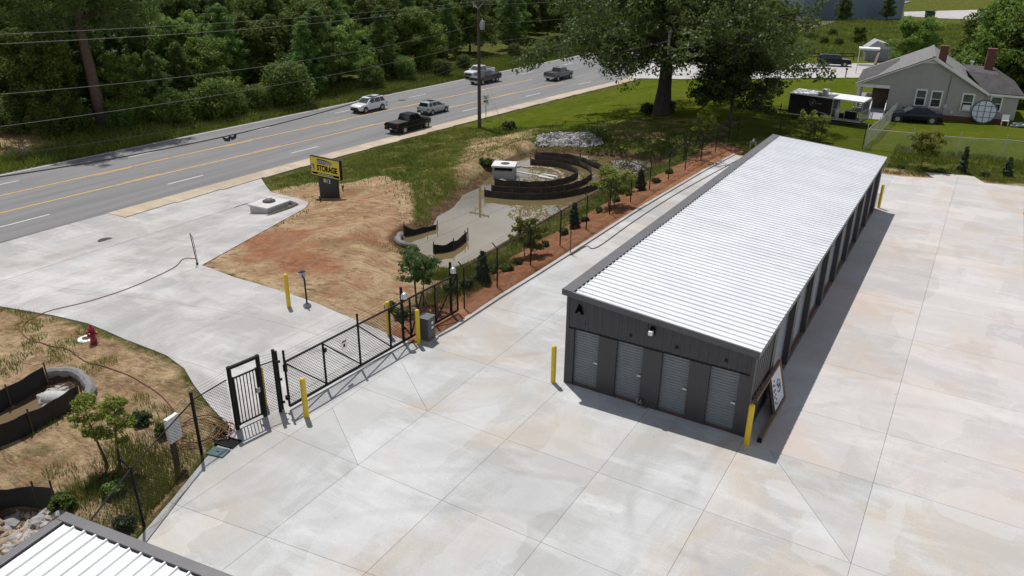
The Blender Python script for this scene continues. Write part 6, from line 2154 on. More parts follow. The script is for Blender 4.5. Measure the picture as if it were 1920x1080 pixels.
# ------------------------------------------------------------------ foliage
BARK = M('grey_brown_bark', (0.075, 0.058, 0.046), 0.9, 0, 0.35, 4.0, bmp=0.8, bscale=10)
BARK_P = M('pine_bark', (0.095, 0.062, 0.045), 0.9, 0, 0.35, 4.0, bmp=0.8, bscale=10)
LF_OAK = leaf_mat('oak_leaves', (0.032, 0.056, 0.013), (0.105, 0.142, 0.032), 0.42)
LF_DARK = leaf_mat('dark_leaves', (0.032, 0.062, 0.018), (0.095, 0.145, 0.036), 0.4)
LF_PINE = leaf_mat('pine_needles', (0.052, 0.104, 0.024), (0.185, 0.28, 0.06), 0.45)
LF_MIX = leaf_mat('woodland_leaves', (0.06, 0.112, 0.020), (0.215, 0.275, 0.05), 0.5)
LF_BUSH = leaf_mat('bright_shrub_leaves', (0.055, 0.10, 0.018), (0.165, 0.22, 0.042), 0.45)
LF_HOLLY = leaf_mat('holly_leaves', (0.02, 0.042, 0.016), (0.055, 0.09, 0.03), 0.2, 0.4)
LF_MYR = leaf_mat('myrtle_leaves', (0.085, 0.125, 0.016), (0.30, 0.30, 0.06), 0.45)
LF_GRASS = leaf_mat('grass_blades', (0.07, 0.11, 0.016), (0.21, 0.215, 0.045), 0.4)
LF_WEED = leaf_mat('weed_blades', (0.07, 0.105, 0.014), (0.19, 0.205, 0.036), 0.4)


def unit(v):
    return v / np.maximum(np.linalg.norm(v, axis=-1, keepdims=True), 1e-9)


def leaf_quads(cen, rad, per, size, seed, aspect=0.5, up=0.35, shell=0.6, squash=0.8, droop=0.0):
    g = np.random.default_rng(seed)
    cen = np.asarray(cen, float); rad = np.broadcast_to(np.asarray(rad, float), (len(cen),))
    k = len(cen)
    idx_ = np.repeat(np.arange(k), per)
    n = len(idx_)
    d = unit(g.normal(size=(n, 3)))
    r = rad[idx_] * (shell + (1 - shell) * g.random(n) ** 0.6)
    pos = cen[idx_] + d * r[:, None] * np.array([1, 1, squash])
    nr = unit(d * 0.8 + g.normal(size=(n, 3)) * 0.55 + np.array([0, 0, up]))
    tn = unit(np.cross(nr, g.normal(size=(n, 3))) + np.array([0, 0, -droop]))
    bt = np.cross(nr, tn)
    s = size * (0.6 + 0.8 * g.random(n))
    a = tn * s[:, None]
    b_ = bt * (s * aspect)[:, None]
    V = np.stack([pos - a, pos - b_ - a * 0.1, pos + a, pos + b_ - a * 0.1], 1).reshape(-1, 3)
    F = np.arange(4 * n).reshape(n, 4)
    ct = g.random(k)
    t = np.clip(0.55 * ct[idx_] + 0.45 * g.random(n), 0, 1)
    return V, F, np.repeat(t, 4)


def limb_tree(name, label, cat, loc, seed, H, R, tr, z1, n_limb, n_sub, cl_r, per, leaf, lmat, bmat=None, stems=1, group=None, prof=None, lift=0.35, tilt=0.0, aspect=0.5, droop=0.0, squash=0.75, sub_n=7, spread=1.0):
    g = np.random.default_rng(seed)
    t = thing(name, label, cat, loc, 0, group)
    wood = MB()
    cl, cr = [], []
    prof = prof or (lambda u: math.sin(math.pi * (0.18 + 0.74 * u)) ** 0.7)
    for s in range(stems):
        sa = 2 * math.pi * s / max(stems, 1) + g.random()
        lean = (0.16 * H if stems > 1 else 0.03 * H)
        top = np.array([math.cos(sa) * lean, math.sin(sa) * lean, H * 0.8])
        b0 = np.array([math.cos(sa), math.sin(sa), 0]) * (0.08 * stems if stems > 1 else 0)
        tp_ = []
        for u in np.linspace(0, 1, 7):
            w = top * u + b0 * (1 - u) + np.array([math.sin(u * 5 + seed) * 0.012 * H, math.cos(u * 4 + seed) * 0.012 * H, 0]) * u
            tp_.append(w)
        rs = [tr * (1.35 if k == 0 else 1.0) * (1 - 0.75 * k / 6) for k in range(7)]
        tp_[0] = tp_[0] - np.array([0, 0, 0.3])
        wood.tube(tp_, rs, 9)
        nl = max(3, n_limb // stems)
        for i in range(nl):
            u = (i + 0.5) / nl
            z = z1 + (H * 0.8 - z1) * u ** 1.05
            k = min(z / (H * 0.8), 0.999) * 6
            a = int(k); p0 = tp_[a] + (tp_[min(a + 1, 6)] - tp_[a]) * (k - a)
            az = i * 2.399 + g.normal() * 0.3 + s
            ln = R * prof(u) * g.uniform(0.75, 1.12)
            dirv = np.array([math.cos(az), math.sin(az), 0])
            rise = lift * ln * (0.2 + 0.9 * u) * g.uniform(0.6, 1.3)
            p1 = p0 + dirv * ln * 0.5 + np.array([0, 0, rise * 0.8])
            p2 = p0 + dirv * ln + np.array([0, 0, rise - droop * ln])
            r0 = max(tr * 0.42 * (1 - 0.6 * u), 0.012)
            wood.tube([p0, p1, p2], [r0, r0 * 0.6, r0 * 0.18], 6)
            for j in range(n_sub):
                v = (j + 0.6) / n_sub
                q0 = p0 * (1 - v) ** 2 + p1 * 2 * v * (1 - v) + p2 * v * v if v < 0.5 else p1 + (p2 - p1) * ((v - 0.5) * 2)
                a2 = az + (1 if j % 2 else -1) * g.uniform(0.4, 1.1)
                l2 = ln * 0.42 * g.uniform(0.6, 1.2) * spread
                q1 = q0 + np.array([math.cos(a2) * l2, math.sin(a2) * l2, l2 * g.uniform(-0.25, 0.5) - droop * l2])
                if n_sub > 2: wood.tube([q0, q1], [r0 * 0.3, r0 * 0.08], 4, cap=False)
                for w in np.linspace(0.35, 1.0, sub_n):
                    if g.random() < 0.15: continue
                    c = q0 + (q1 - q0) * w + g.normal(size=3) * cl_r * 0.45
                    cl.append(c); cr.append(cl_r * g.uniform(0.6, 1.25))
            cl.append(p2); cr.append(cl_r)
        for k in range(5):
            cl.append(tp_[6] + g.normal(size=3) * cl_r); cr.append(cl_r * 1.1)
    wood.build('trunk', bmat or BARK, t, smooth=True)
    V, F, ti = leaf_quads(cl, cr, per, leaf, seed + 100, aspect, squash=squash, droop=droop)
    np_mesh('crown', V, F, lmat, t, tint=ti)
    return t


def pine_tree(name, label, loc, seed, H, R, tr, bare, whorls, lmat, group=None, cl_r=0.5, per=34, leaf=0.26, taper=0.8, nbr=6):
    g = np.random.default_rng(seed)
    t = thing(name, label, 'tree', loc, 0, group)
    wood = MB()
    wob = lambda u: np.array([0.012 * H * math.sin(3 * u + seed), 0.012 * H * math.cos(2.3 * u + seed), H * u])
    wood.tube([wob(u) - (np.array([0, 0, 0.3]) if u == 0 else 0) for u in np.linspace(0, 1, 9)], [tr * (1.15 if k == 0 else 1) * (1 - 0.93 * k / 8) for k in range(9)], 9)
    cl, cr = [], []
    for i in range(whorls):
        u = bare + (0.97 - bare) * (i / (whorls - 1)) ** 0.95
        ln0 = R * (1 - (u - bare) / (1 - bare)) ** taper * (0.75 + 0.25 * min(1, (u - bare) * 6 + 0.5)) + 0.25
        for j in range(nbr):
            az = j * 2 * math.pi / nbr + i * 1.3 + g.normal() * 0.3
            if g.random() < 0.12: continue
            ln = ln0 * g.uniform(0.6, 1.15)
            p0 = wob(u)
            d = np.array([math.cos(az), math.sin(az), 0])
            p1 = p0 + d * ln * 0.6 + np.array([0, 0, ln * g.uniform(0.02, 0.3)])
            p2 = p0 + d * ln + np.array([0, 0, ln * g.uniform(0.08, 0.5)])
            wood.tube([p0, p1, p2], [tr * 0.2 * (1 - 0.7 * u) + 0.012, tr * 0.1 * (1 - u) + 0.01, 0.006], 4, cap=False)
            nc = max(2, int(ln / (cl_r * 0.75)))
            for w in np.linspace(0.35, 1.0, nc):
                c = (p0 + (p1 - p0) * w / 0.6) if w < 0.6 else (p1 + (p2 - p1) * (w - 0.6) / 0.4)
                cl.append(c + g.normal(size=3) * cl_r * 0.35); cr.append(cl_r * g.uniform(0.65, 1.2))
    cl.append(wob(1.0)); cr.append(cl_r)
    wood.build('trunk', BARK_P, t, smooth=True)
    V, F, ti = leaf_quads(cl, cr, per, leaf, seed + 50, 0.16, up=0.5, shell=0.1, squash=0.75)
    np_mesh('crown', V, F, lmat, t, tint=ti)
    return t


def shrub(name, label, loc, seed, h, r, lmat, leaf, ncl=26, per=70, cat='shrub', group=None, cone=False, stems=5, aspect=0.45):
    g = np.random.default_rng(seed)
    t = thing(name, label, cat, loc, 0, group)
    cl, cr = [], []
    for k in range(ncl):
        u = (k + 0.5) / ncl
        if cone:
            z = h * (0.06 + 0.9 * u); rr = r * (1 - u) ** 0.7 + 0.03
        else:
            z = h * (0.15 + 0.7 * u); rr = r * math.sqrt(max(0.02, 1 - (2 * (0.15 + 0.7 * u) - 0.85) ** 2))
        a = k * 2.399 + g.normal() * 0.3
        q = rr * g.uniform(0.35, 0.85)
        cl.append((q * math.cos(a), q * math.sin(a), z)); cr.append(r * (0.34 if not cone else 0.36 * (1 - 0.5 * u)) * g.uniform(0.7, 1.25))
    wood = MB()
    for s in range(stems):
        a = s * 2.4
        wood.tube([(0.03 * math.cos(a), 0.03 * math.sin(a), -0.1), (r * 0.3 * math.cos(a), r * 0.3 * math.sin(a), h * 0.45), (r * 0.4 * math.cos(a), r * 0.4 * math.sin(a), h * 0.75)], [0.025, 0.015, 0.005], 5)
    wood.build('stem', BARK, t)
    V, F, ti = leaf_quads(cl, cr, per, leaf, seed + 9, aspect, up=0.5, shell=0.25, squash=0.85)
    np_mesh('foliage', V, F, lmat, t, tint=ti)
    return t


def place(proto, used, loc, rz, s, label):
    o = proto if not used[0] else copy_tree(proto)
    used[0] = True
    o.location = tuple(float(c) for c in loc); o.rotation_euler = (0, 0, rz); o.scale = (s * rnd.uniform(0.92, 1.08), s * rnd.uniform(0.92, 1.08), s)
    o['label'] = label
    return o


OAKB = M('dark_oak_bark', (0.042, 0.034, 0.028), 0.95, 0, 0.35, 4.0, bmp=0.8, bscale=10)
# the great oak and its smaller neighbour
oakp = at(1240, 214)
oak = limb_tree('oak_tree', 'huge dark spreading oak on the lawn by the road', 'tree', oakp, 21, 18.5, 12.0, 0.72, 4.8, 40, 6, 1.0, 66, 0.15, LF_OAK, OAKB, prof=lambda u: (0.86 + 0.30 * math.sin(math.pi * min(1, u * 1.25)) - 0.5 * u ** 2.2) * (0.9 + 0.1 * math.sin(9 * u)), lift=0.20, droop=0.12, squash=0.7, sub_n=6)
sm = limb_tree('maple_tree', 'smaller dark tree right of the oak, short bare trunk', 'tree', at(1366, 236), 5, 7.4, 3.5, 0.17, 2.1, 22, 4, 0.5, 48, 0.11, LF_DARK, lift=0.35, droop=0.12, prof=lambda u: 1.02 - 0.55 * u ** 1.4)
for (px, py, r_, h_, lb) in [(1215, 214, 0.8, 1.1, 'dark shoots sprouting at the foot of the oak trunk, left side'), (1256, 213, 0.7, 1.3, 'dark shoots sprouting at the foot of the oak trunk, right side')]:
    shrub('shrub', lb, at(px, py), px, h_, r_, LF_DARK, 0.12, 16, 60)

# woods beyond the road -------------------------------------------------
def wz_(x, y): return (x, y, gz(x, y) - 0.05)
PY = [[pine_tree('young_pine', 'x', (0, 0, 0), 60 + k, 8.0, 2.5, 0.14, 0.06 + 0.05 * k, 16, LF_PINE, 'young pines in the woods', 0.42, 46, 0.20), [False]] for k in range(3)]
PT = [[pine_tree('tall_pine', 'x', (0, 0, 0), 80 + k, 19.0, 4.2, 0.30, 0.34 - 0.1 * k, 16, LF_PINE, 'tall pines at the back of the woods', 0.8, 40, 0.30, 0.6, 6), [False]] for k in range(2)]
PB = [[limb_tree('broadleaf_tree', 'x', 'tree', (0, 0, 0), 90 + k, 9.0, 3.3 + 0.4 * k, 0.16, 1.2 + 0.5 * k, 20, 4, 0.6, 44, 0.14, LF_MIX, group='broadleaf trees in the woods', prof=lambda u: 1.0 - 0.5 * u ** 1.5), [False]] for k in range(3)]
PS = [[shrub('roadside_shrub', 'x', (0, 0, 0), 110 + k, 3.0, 1.9, LF_MIX if k == 1 else LF_BUSH, 0.10, 46, 170, group='shrubs along the far verge'), [False]] for k in range(3)]
rw = random.Random(31)
ordn = ['first', 'second', 'third', 'fourth', 'fifth', 'sixth', 'seventh', 'eighth', 'ninth', 'tenth', 'eleventh', 'twelfth', 'thirteenth', 'fourteenth', 'fifteenth', 'sixteenth', 'seventeenth', 'eighteenth', 'nineteenth', 'twentieth']
def nth(n):
    tens = {2: 'twenty', 3: 'thirty', 4: 'forty', 5: 'fifty'}
    if n < 20: return ordn[n - 1]
    return tens[n // 10] + ' ' + ordn[n % 10 - 1] if n % 10 else ordn[19].replace('twentieth', {2: 'twentieth', 3: 'thirtieth', 4: 'fortieth', 5: 'fiftieth'}[n // 10])
# named individuals of the verge
def far_at(px, py): return at(px, py)
sh_list = [(30, 250, 1.1), (95, 258, 1.0), (150, 245, 0.9), (230, 240, 0.85), (262, 232, 0.9), (330, 232, 1.15), (385, 225, 1.1), (415, 222, 1.45), (445, 213, 0.8), (480, 207, 0.95), (540, 196, 1.7),
           (700, 165, 1.0), (755, 150, 1.1), (800, 130, 1.0), (830, 142, 0.8), (965, 105, 0.7), (1015, 97, 0.75), (870, 128, 0.7)]
for k, (px, py, s) in enumerate(sh_list):
    p, u = PS[2 if k == 10 else k % 3]
    place(p, u, far_at(px, py), rw.random() * 6, s, '%s shrub from the left along the grassy verge of the woods' % ordn[k])
yp = [(345, 205, 0.85), (400, 195, 1.0), (300, 215, 0.8), (600, 172, 1.25), (578, 178, 1.05), (640, 160, 1.1), (430, 180, 1.25), (250, 222, 0.9), (480, 170, 1.25), (720, 145, 1.15), (780, 128, 1.2), (820, 118, 0.7), (840, 108, 1.1), (120, 225, 0.9), (60, 215, 1.15), (10, 228, 1.0)]
for k, (px, py, s) in enumerate(sorted(yp)):
    kind = k % 5
    src = PB[k % 3] if kind in (1, 3) else PY[k % 3]
    nm = 'broadleaf' if kind in (1, 3) else 'pine'
    place(*src, far_at(px, py), rw.random() * 6, s * (0.85 if kind in (1, 3) else 1), 'young %s, %s tree from the left at the front of the woods' % (nm, ordn[k]))
# lone tall pine with the bare trunk
tp0 = at(190, 232)
pine_tree('tall_pine', 'tall pine with thick bare trunk at the left, in front of the woods', tp0, 77, 25.0, 8.6, 0.60, 0.36, 18, LF_PINE, None, 0.95, 46, 0.32, 0.45, 7)
cnt = 0
for row, (d0, d1, step, kinds, s0, s1) in enumerate([(12, 18, 5.6, 'YBY', 0.75, 1.3), (20, 28, 5.4, 'YYB', 1.0, 1.7), (30, 38, 6.0, 'YTB', 1.0, 1.6), (40, 52, 6.5, 'TTB', 0.85, 1.2), (55, 72, 7.5, 'TTT', 0.9, 1.25)]):
    y = -2.0
    in_row = []
    while y < 190:
        x = float(road_far(y)) - rw.uniform(d0, d1)
        k = kinds[cnt % 3]; cnt += 1
        # only what the camera could see
        d = np.array([x, y, 0]) - CAM
        u = 960 + FPX * (d @ AX_R) / (d @ AX_F)
        if -150 < u < 1330 and not (abs(u - 188) < 55 and np.hypot(d[0], d[1]) < np.hypot(tp0.x - CAM[0], tp0.y - CAM[1]) + 2):
            s = rw.uniform(s0, s1)
            src = PY[rw.randrange(3)] if k == 'Y' else PB[rw.randrange(3)] if k == 'B' else PT[rw.randrange(2)]
            o_ = place(*src, wz_(x, y), rw.random() * 6, s * (1.1 if k == 'Y' else 1), 'x')
            in_row.append((u, o_, {'Y': 'green pine', 'B': 'leafy broadleaf tree', 'T': 'tall dark pine'}[k]))
        y += step * rw.uniform(0.75, 1.3) * (1 + max(0, y - 60) / 140)
    for n_, (u, o_, nm) in enumerate(sorted(in_row, key=lambda q: q[0])):
        o_['label'] = '%s in the %s woods row beyond the road, %s from left' % (nm, ordn[row + 1], nth(n_ + 1))
# trees north of the side street and round the house
def put_b(px, py, z, s, lb, src=None, push=0.0):
    q = un(px, py, z)
    return place(*(src or PB[rw.randrange(3)]), (q[0], q[1], z - 0.05), rw.random() * 6, s, lb)
north = [((-22.5, 124), 1.0, 'B'), ((-27, 122), 1.3, 'B'), ((-33, 128), 1.2, 'T'), ((-29, 134), 1.3, 'B'), ((-38, 146), 1.2, 'T'), ((-33, 150), 1.1, 'B'), ((-46, 172), 1.1, 'T'), ((-40, 165), 1.0, 'T'), ((-24.5, 121), 0.6, 'B'), ((-36, 122), 0.9, 'Y')]
for k, ((x, y), s, kd) in enumerate(north):
    src = PB[k % 3] if kd == 'B' else (PT[k % 2] if kd == 'T' else PY[0])
    place(*src, wz_(x, y), k * 1.3, s, 'tree behind the oak, %s nearest beyond the side street' % ordn[k])
put_b(1580, 40, -3.0, 0.95, 'dark evergreen before the blue warehouse, left of the pair', PY[1])
put_b(1662, 38, -3.0, 0.85, 'dark evergreen before the blue warehouse, right of the pair', PY[2])
put_b(1608, 83, -3.0, 0.42, 'small green bush tree standing in the rough field', PB[0])
put_b(1700, 140, -3.0, 1.0, 'bright green tree just behind the left slope of the house roof', PB[1])
for k, (x, y, s) in enumerate([(11.5, 82, 1.4), (16.5, 79, 1.35), (21, 84, 1.45), (9.5, 90, 1.3), (15, 92, 1.6), (24, 78, 1.2), (20, 96, 1.6)]):
    nm = 'large dark tree behind the house, %s of the clump from the left' % ordn[k]
    t_ = place(*PB[k % 3], wz_(x, y), k * 2.1, s, nm)
for k, (px, py) in enumerate([(1520, 74), (1545, 82), (1572, 85), (1560, 66)]):
    q = un(px, py, -3.0)
    place(*PS[k % 3], (q[0], q[1], -3.05), k, 0.55, 'low bush in the rough field, %s from the left' % ordn[k])

# planted trees and shrubs round the lot ----------------------------------
cm = at(214, 874)
limb_tree('crape_myrtle', 'leafy yellow green two stemmed young tree at lower left', 'tree', cm, 33, 2.7, 0.46, 0.045, 0.95, 18, 3, 0.12, 24, 0.045, LF_MYR, stems=2, lift=0.9, sub_n=4, squash=0.8, aspect=0.55)
limb_tree('crape_myrtle', 'thin stemmed green tree beside the sliding gate', 'tree', at(785, 572), 34, 2.6, 0.66, 0.035, 1.1, 16, 3, 0.14, 26, 0.05, LF_DARK, stems=3, lift=0.7, sub_n=4)
limb_tree('crape_myrtle', 'sparse yellowing tree at the fence before the baffles', 'tree', at(1143, 389), 35, 2.4, 0.95, 0.035, 0.8, 16, 3, 0.19, 22, 0.075, LF_MYR, stems=3, lift=0.8, sub_n=4)
limb_tree('crape_myrtle', 'slim yellow green sapling by the second fence post', 'tree', at(990, 480), 36, 2.1, 0.55, 0.025, 0.4, 14, 3, 0.15, 28, 0.065, LF_MYR, stems=2, lift=1.0, sub_n=4)
limb_tree('crape_myrtle', 'sparse yellowing tree at the fence corner, beside the trailer', 'tree', at(1520, 262), 37, 2.0, 1.1, 0.03, 0.5, 14, 3, 0.2, 26, 0.08, LF_MYR, stems=3, lift=0.8, sub_n=4)
limb_tree('crape_myrtle', 'young yellow green tree on the back bank, nearest the building', 'tree', at(1725, 316), 38, 2.7, 0.95, 0.04, 1.0, 16, 3, 0.2, 30, 0.08, LF_MYR, stems=1, lift=0.7, sub_n=4)
limb_tree('crape_myrtle', 'pale sparse sapling under the oak at the fence', 'tree', at(1318, 262), 39, 2.0, 1.0, 0.03, 0.4, 12, 3, 0.2, 16, 0.08, LF_MYR, stems=3, lift=0.8, sub_n=4)
for k, (px, py, h_, r_, lb) in enumerate([(905, 528, 1.6, 0.48, 'dark conical holly at the fence nearest the gate'), (1076, 428, 1.6, 0.48, 'dark conical holly at the fence beside the pond narrows'), (1200, 357, 1.5, 0.5, 'dark conical holly at the fence right of the yellowing tree'), (1803, 322, 1.9, 0.45, 'dark conical holly on the back bank'), (1887, 329, 1.35, 0.45, 'dark bushy holly on the back bank near the right edge')]):
    shrub('holly_shrub', lb, at(px, py), 200 + k, h_ * 0.95, r_ * 0.82, LF_HOLLY, 0.07, 40, 75, cone=True, group='dark hollies along the fence')
low = [(733, 580, .5, .4), (752, 594, .55, .45), (845, 548, .75, .6), (875, 540, .5, .5), (925, 512, .5, .38), (950, 508, .45, .42), (972, 495, .42, .36), (1022, 463, .42, .34), (1057, 440, .5, .36), (1096, 415, .42, .34), (1123, 398, .42, .36), (1155, 378, .45, .4), (1178, 366, .42, .36), (1230, 343, .45, .4), (1255, 325, .45, .4),
       (265, 795, .55, .45), (308, 815, .55, .42), (215, 925, .45, .42), (235, 990, .4, .38), (120, 952, .5, .5), (205, 905, .4, .4), (1688, 315, .4, .4), (1763, 323, .42, .4), (1845, 330, .42, .45),
       (955, 243, .8, .75), (1127, 258, 1.0, .9), (910, 310, .6, .55)]
for k, (px, py, h_, r_) in enumerate(low):
    if k < 15: lb = 'low rounded green shrub by the pond fence, %s along from the gate' % ordn[k]
    elif k < 21: lb = 'low green shrub in the bottom left planting, %s by the fence' % ordn[k - 15]
    elif k < 24: lb = 'small round shrub on the back bank, %s from the building' % ordn[k - 21]
    else: lb = ['leafy green bush near the foot of the utility pole', 'leafy green bush at the end of the pale stone bed', 'small dark bush on the bank behind the outlet box'][k - 24]
    shrub('low_shrub', lb, at(px, py), 300 + k, h_ * (0.8 if k < 24 else 1) * rw.uniform(0.8, 1.15), r_ * (0.72 if k < 24 else 1) * rw.uniform(0.8, 1.2), LF_BUSH if k % 3 else LF_DARK, 0.06 if k < 24 else 0.1, 22, 60, group='low shrubs planted round the lot')

# ------------------------------------------------------------------ grass as blades (nobody could count it)
def blades(name, label, n, gen, h0, h1, mat, seed, w=0.03, avoid=True, parent=None, lean=0.5, clump=None):
    g = np.random.default_rng(seed)
    x, y, keep = gen(g, n)
    x, y = x[keep], y[keep]
    z = ground_z(x, y)
    m_ = len(x)
    h_ = g.uniform(h0, h1, m_)
    a = g.random(m_) * 6.283
    ln = g.uniform(0, lean, m_) * h_
    a2 = g.random(m_) * 6.283
    ww = w * (0.6 + 0.8 * g.random(m_))
    P = np.stack([x, y, z - 0.03], 1)
    dx = np.stack([np.cos(a) * ww, np.sin(a) * ww, np.zeros(m_)], 1)
    tip = P + np.stack([np.cos(a2) * ln, np.sin(a2) * ln, h_ + 0.03], 1)
    V = np.stack([P - dx, P + dx, tip], 1).reshape(-1, 3)
    F = np.arange(3 * m_).reshape(m_, 3)
    tn = np.clip(0.5 + 0.35 * np.sin(x * 0.7 + np.sin(y * 0.9)) * np.sin(y * 0.5) + g.normal(size=m_) * 0.22, 0, 1)
    o = np_mesh(name, V, F, mat, None, tint=np.repeat(tn, 3))
    return tag(o, label, kind='stuff')


def patchy(x, y, f=0.55, t=0.0):
    return (np.sin(x * f * 1.9 + 1.7 * np.sin(y * f)) * np.sin(y * f * 1.6 + 1.3 * np.sin(x * f * 1.2)) + 0.5 * np.sin(x * 2.3 + y * 1.1) * np.sin(y * 2.7 - x)) > t


def verge(g, n):
    y = -8 + 125 * g.random(n) ** 1.1
    x = road_far(y) - 0.35 - 9.0 * g.random(n) ** 1.3
    return x, y, (sdist(x, y, D_CLEAR) > -0.5) | (g.random(n) < .3)
blades('verge_grass', 'ragged green grass along the far side of the road', 60000, verge, 0.15, 0.5, LF_WEED, 1, 0.05)


def banks(g, n):
    x = g.uniform(-36, -8, n); y = g.uniform(8, 44, n)
    d = sdist(x, y, POND)
    k = (d > 0.25) & (sdist(x, y, D_SAND) > 0.2 + 1.6 * g.normal(size=n) * g.random(n)) & (sdist(x, y, D_STRIP) > 0) & (x > road_near(y) + 2.2) & (sdist(x, y, DRIVE) > 0.3) & (sdist(x, y, RIP) > 0.1)
    k &= patchy(x, y, 0.5, -0.1) | (g.random(n) < 0.25)
    k &= (sdist(x, y, D_NBANK) > 0.2) | (g.random(n) < 0.3)
    return x, y, k
blades('bank_grass', 'patchy green grass on the banks round the pond', 110000, banks, 0.07, 0.26, LF_GRASS, 2, 0.03)


def leftp(g, n):
    q0, q1 = np.array(D_LEFT).min(0), np.array(D_LEFT).max(0)
    x = g.uniform(q0[0], q1[0], n); y = g.uniform(q0[1], q1[1], n)
    k = (sdist(x, y, D_LEFT) < -0.15) & (sdist(x, y, SWALE) > 0.2) & (sdist(x, y, ROCKS) > 0) & patchy(x, y, 0.8, 0.25)
    nearf = np.abs(x + 7.0 + 0.45 * (y + 10)) < 1.2
    k |= (sdist(x, y, D_LEFT) < -0.15) & nearf & patchy(x + 3, y, 1.1, 0.7) & (y < -9.5)
    return x, y, k
blades('dirt_grass', 'thin tufts of grass in the dirt at lower left', 60000, leftp, 0.05, 0.24, LF_GRASS, 3, 0.014)


def tufts(cx_, cy_, r):
    def f(g, n):
        a = g.random(n) * 6.283; q = r * np.sqrt(g.random(n))
        return cx_ + q * np.cos(a), cy_ + q * np.sin(a), np.ones(n, bool)
    return f
GPX = [(255, 960), (290, 920), (262, 905), (305, 870), (185, 920), (150, 925), (255, 870), (235, 845), (300, 950), (330, 905)]
def nearfence(g, n):
    cx = [at(*p) for p in GPX]
    k = g.integers(0, len(cx), n)
    x = np.array([c.x for c in cx])[k] + g.normal(size=n) * 0.34; y = np.array([c.y for c in cx])[k] + g.normal(size=n) * 0.42
    return x, y, sdist(x, y, LOT) > 0.25
blades('fence_grass', 'long bright grass leaning beside the lower left fence', 7500, nearfence, 0.12, 0.36, LF_GRASS, 4, 0.010)


def backb(g, n):
    x = g.uniform(5.5, 24, n); y = g.uniform(34, 46, n)
    return x, y, (sdist(x, y, LOT) > 0.3) & ((patchy(x, y, 0.7, 0.0)) | (y > 41.5))
blades('back_bank_grass', 'rough grass and weeds on the back bank before the house fence', 30000, backb, 0.06, 0.32, LF_GRASS, 5, 0.025)


def gatep(g, n):
    c = [at(*p) for p in [(850, 545), (880, 535), (820, 560), (900, 525), (800, 470), (860, 512), (815, 520), (935, 500), (840, 520), (870, 520)]]
    k = g.integers(0, len(c), n)
    x = np.array([q.x for q in c])[k] + g.normal(size=n) * 0.45; y = np.array([q.y for q in c])[k] + g.normal(size=n) * 0.5
    return x, y, (sdist(x, y, POND) > 0.1) & (x < -6.9)
blades('pond_edge_grass', 'green grass on the near bank between gate and pond', 14000, gatep, 0.08, 0.3, LF_GRASS, 6, 0.014)


def fieldg(g, n):
    x = g.uniform(-45, 10, n); y = g.uniform(130, 215, n)
    return x, y, np.ones(n, bool)
blades('field_grass', 'rough pale grass of the field beyond the side street', 40000, fieldg, 0.3, 0.8, LF_GRASS, 7, 0.09)


# ------------------------------------------------------------------ loose clods and pebbles on the bare soil
def clods(name, label, polys, n, s0, s1, mat, seed):
    g = np.random.default_rng(seed)
    X, Y = [], []
    for poly in polys:
        P = np.array(poly); lo, hi = P.min(0), P.max(0)
        x = g.uniform(lo[0], hi[0], n); y = g.uniform(lo[1], hi[1], n)
        k = (sdist(x, y, poly) < -0.1) & (np.minimum(sdist(x, y, LOT), sdist(x, y, DRIVE)) > 0.15) & (sdist(x, y, POND) > 0.2)
        k &= patchy(x, y, 0.9, -0.2) | (g.random(n) < 0.3)
        X.append(x[k]); Y.append(y[k])
    x, y = np.concatenate(X), np.concatenate(Y)
    z = ground_z(x, y)
    m_ = len(x)
    s_ = s0 + (s1 - s0) * g.random(m_) ** 3
    a = g.random(m_) * 6.283
    ring_ = []
    for k in range(4):
        r = s_ * g.uniform(0.6, 1.2, m_)
        ring_.append(np.stack([x + r * np.cos(a + k * 1.571), y + r * np.sin(a + k * 1.571), z - 0.02], 1))
    top = np.stack([x + s_ * 0.2 * np.cos(a), y + s_ * 0.2 * np.sin(a), z + s_ * g.uniform(0.4, 0.8, m_)], 1)
    V = np.stack(ring_ + [top], 1).reshape(-1, 3)
    b_ = np.arange(m_)[:, None] * 5
    F = np.concatenate([b_ + np.array([[i, (i + 1) % 4, 4]]) for i in range(4)])
    return tag(np_mesh(name, V, F, mat), label, kind='stuff')


clods('soil_clods', 'loose tan clods scattered over the bare dirt', [D_SAND, D_LEFT], 5200, 0.015, 0.09, M('tan_clod', (0.30, 0.20, 0.12), 0.95, 0, 0.4, 3.0, spec=0.0), 41)
clods('clay_clods', 'loose reddish clods along the fence strip', [D_STRIP], 2600, 0.015, 0.085, M('red_clod', (0.20, 0.10, 0.06), 0.95, 0, 0.4, 3.0, spec=0.0), 42)
# ------------------------------------------------------------------ utility poles and wires
POLE = M('weathered_pole', (0.085, 0.068, 0.055), 0.9, 0, 0.25, 3.0, bmp=0.5)
WIRE = M('grey_aluminium_wire', (0.17, 0.17, 0.17), 0.6, 0.2)
WIREB = M('black_cable', (0.015, 0.015, 0.016), 0.6)
GREYT = M('transformer_grey', (0.36, 0.37, 0.38), 0.5, 0.1)
P1 = np.array(at(899, 240)); P1[2] = gz(P1[0], P1[1])


def z_on(P, px, py):
    d = ray(px, py)
    t = np.hypot(P[0] - CAM[0], P[1] - CAM[1]) / np.hypot(d[0], d[1])
    return CAM[2] + t * d[2]


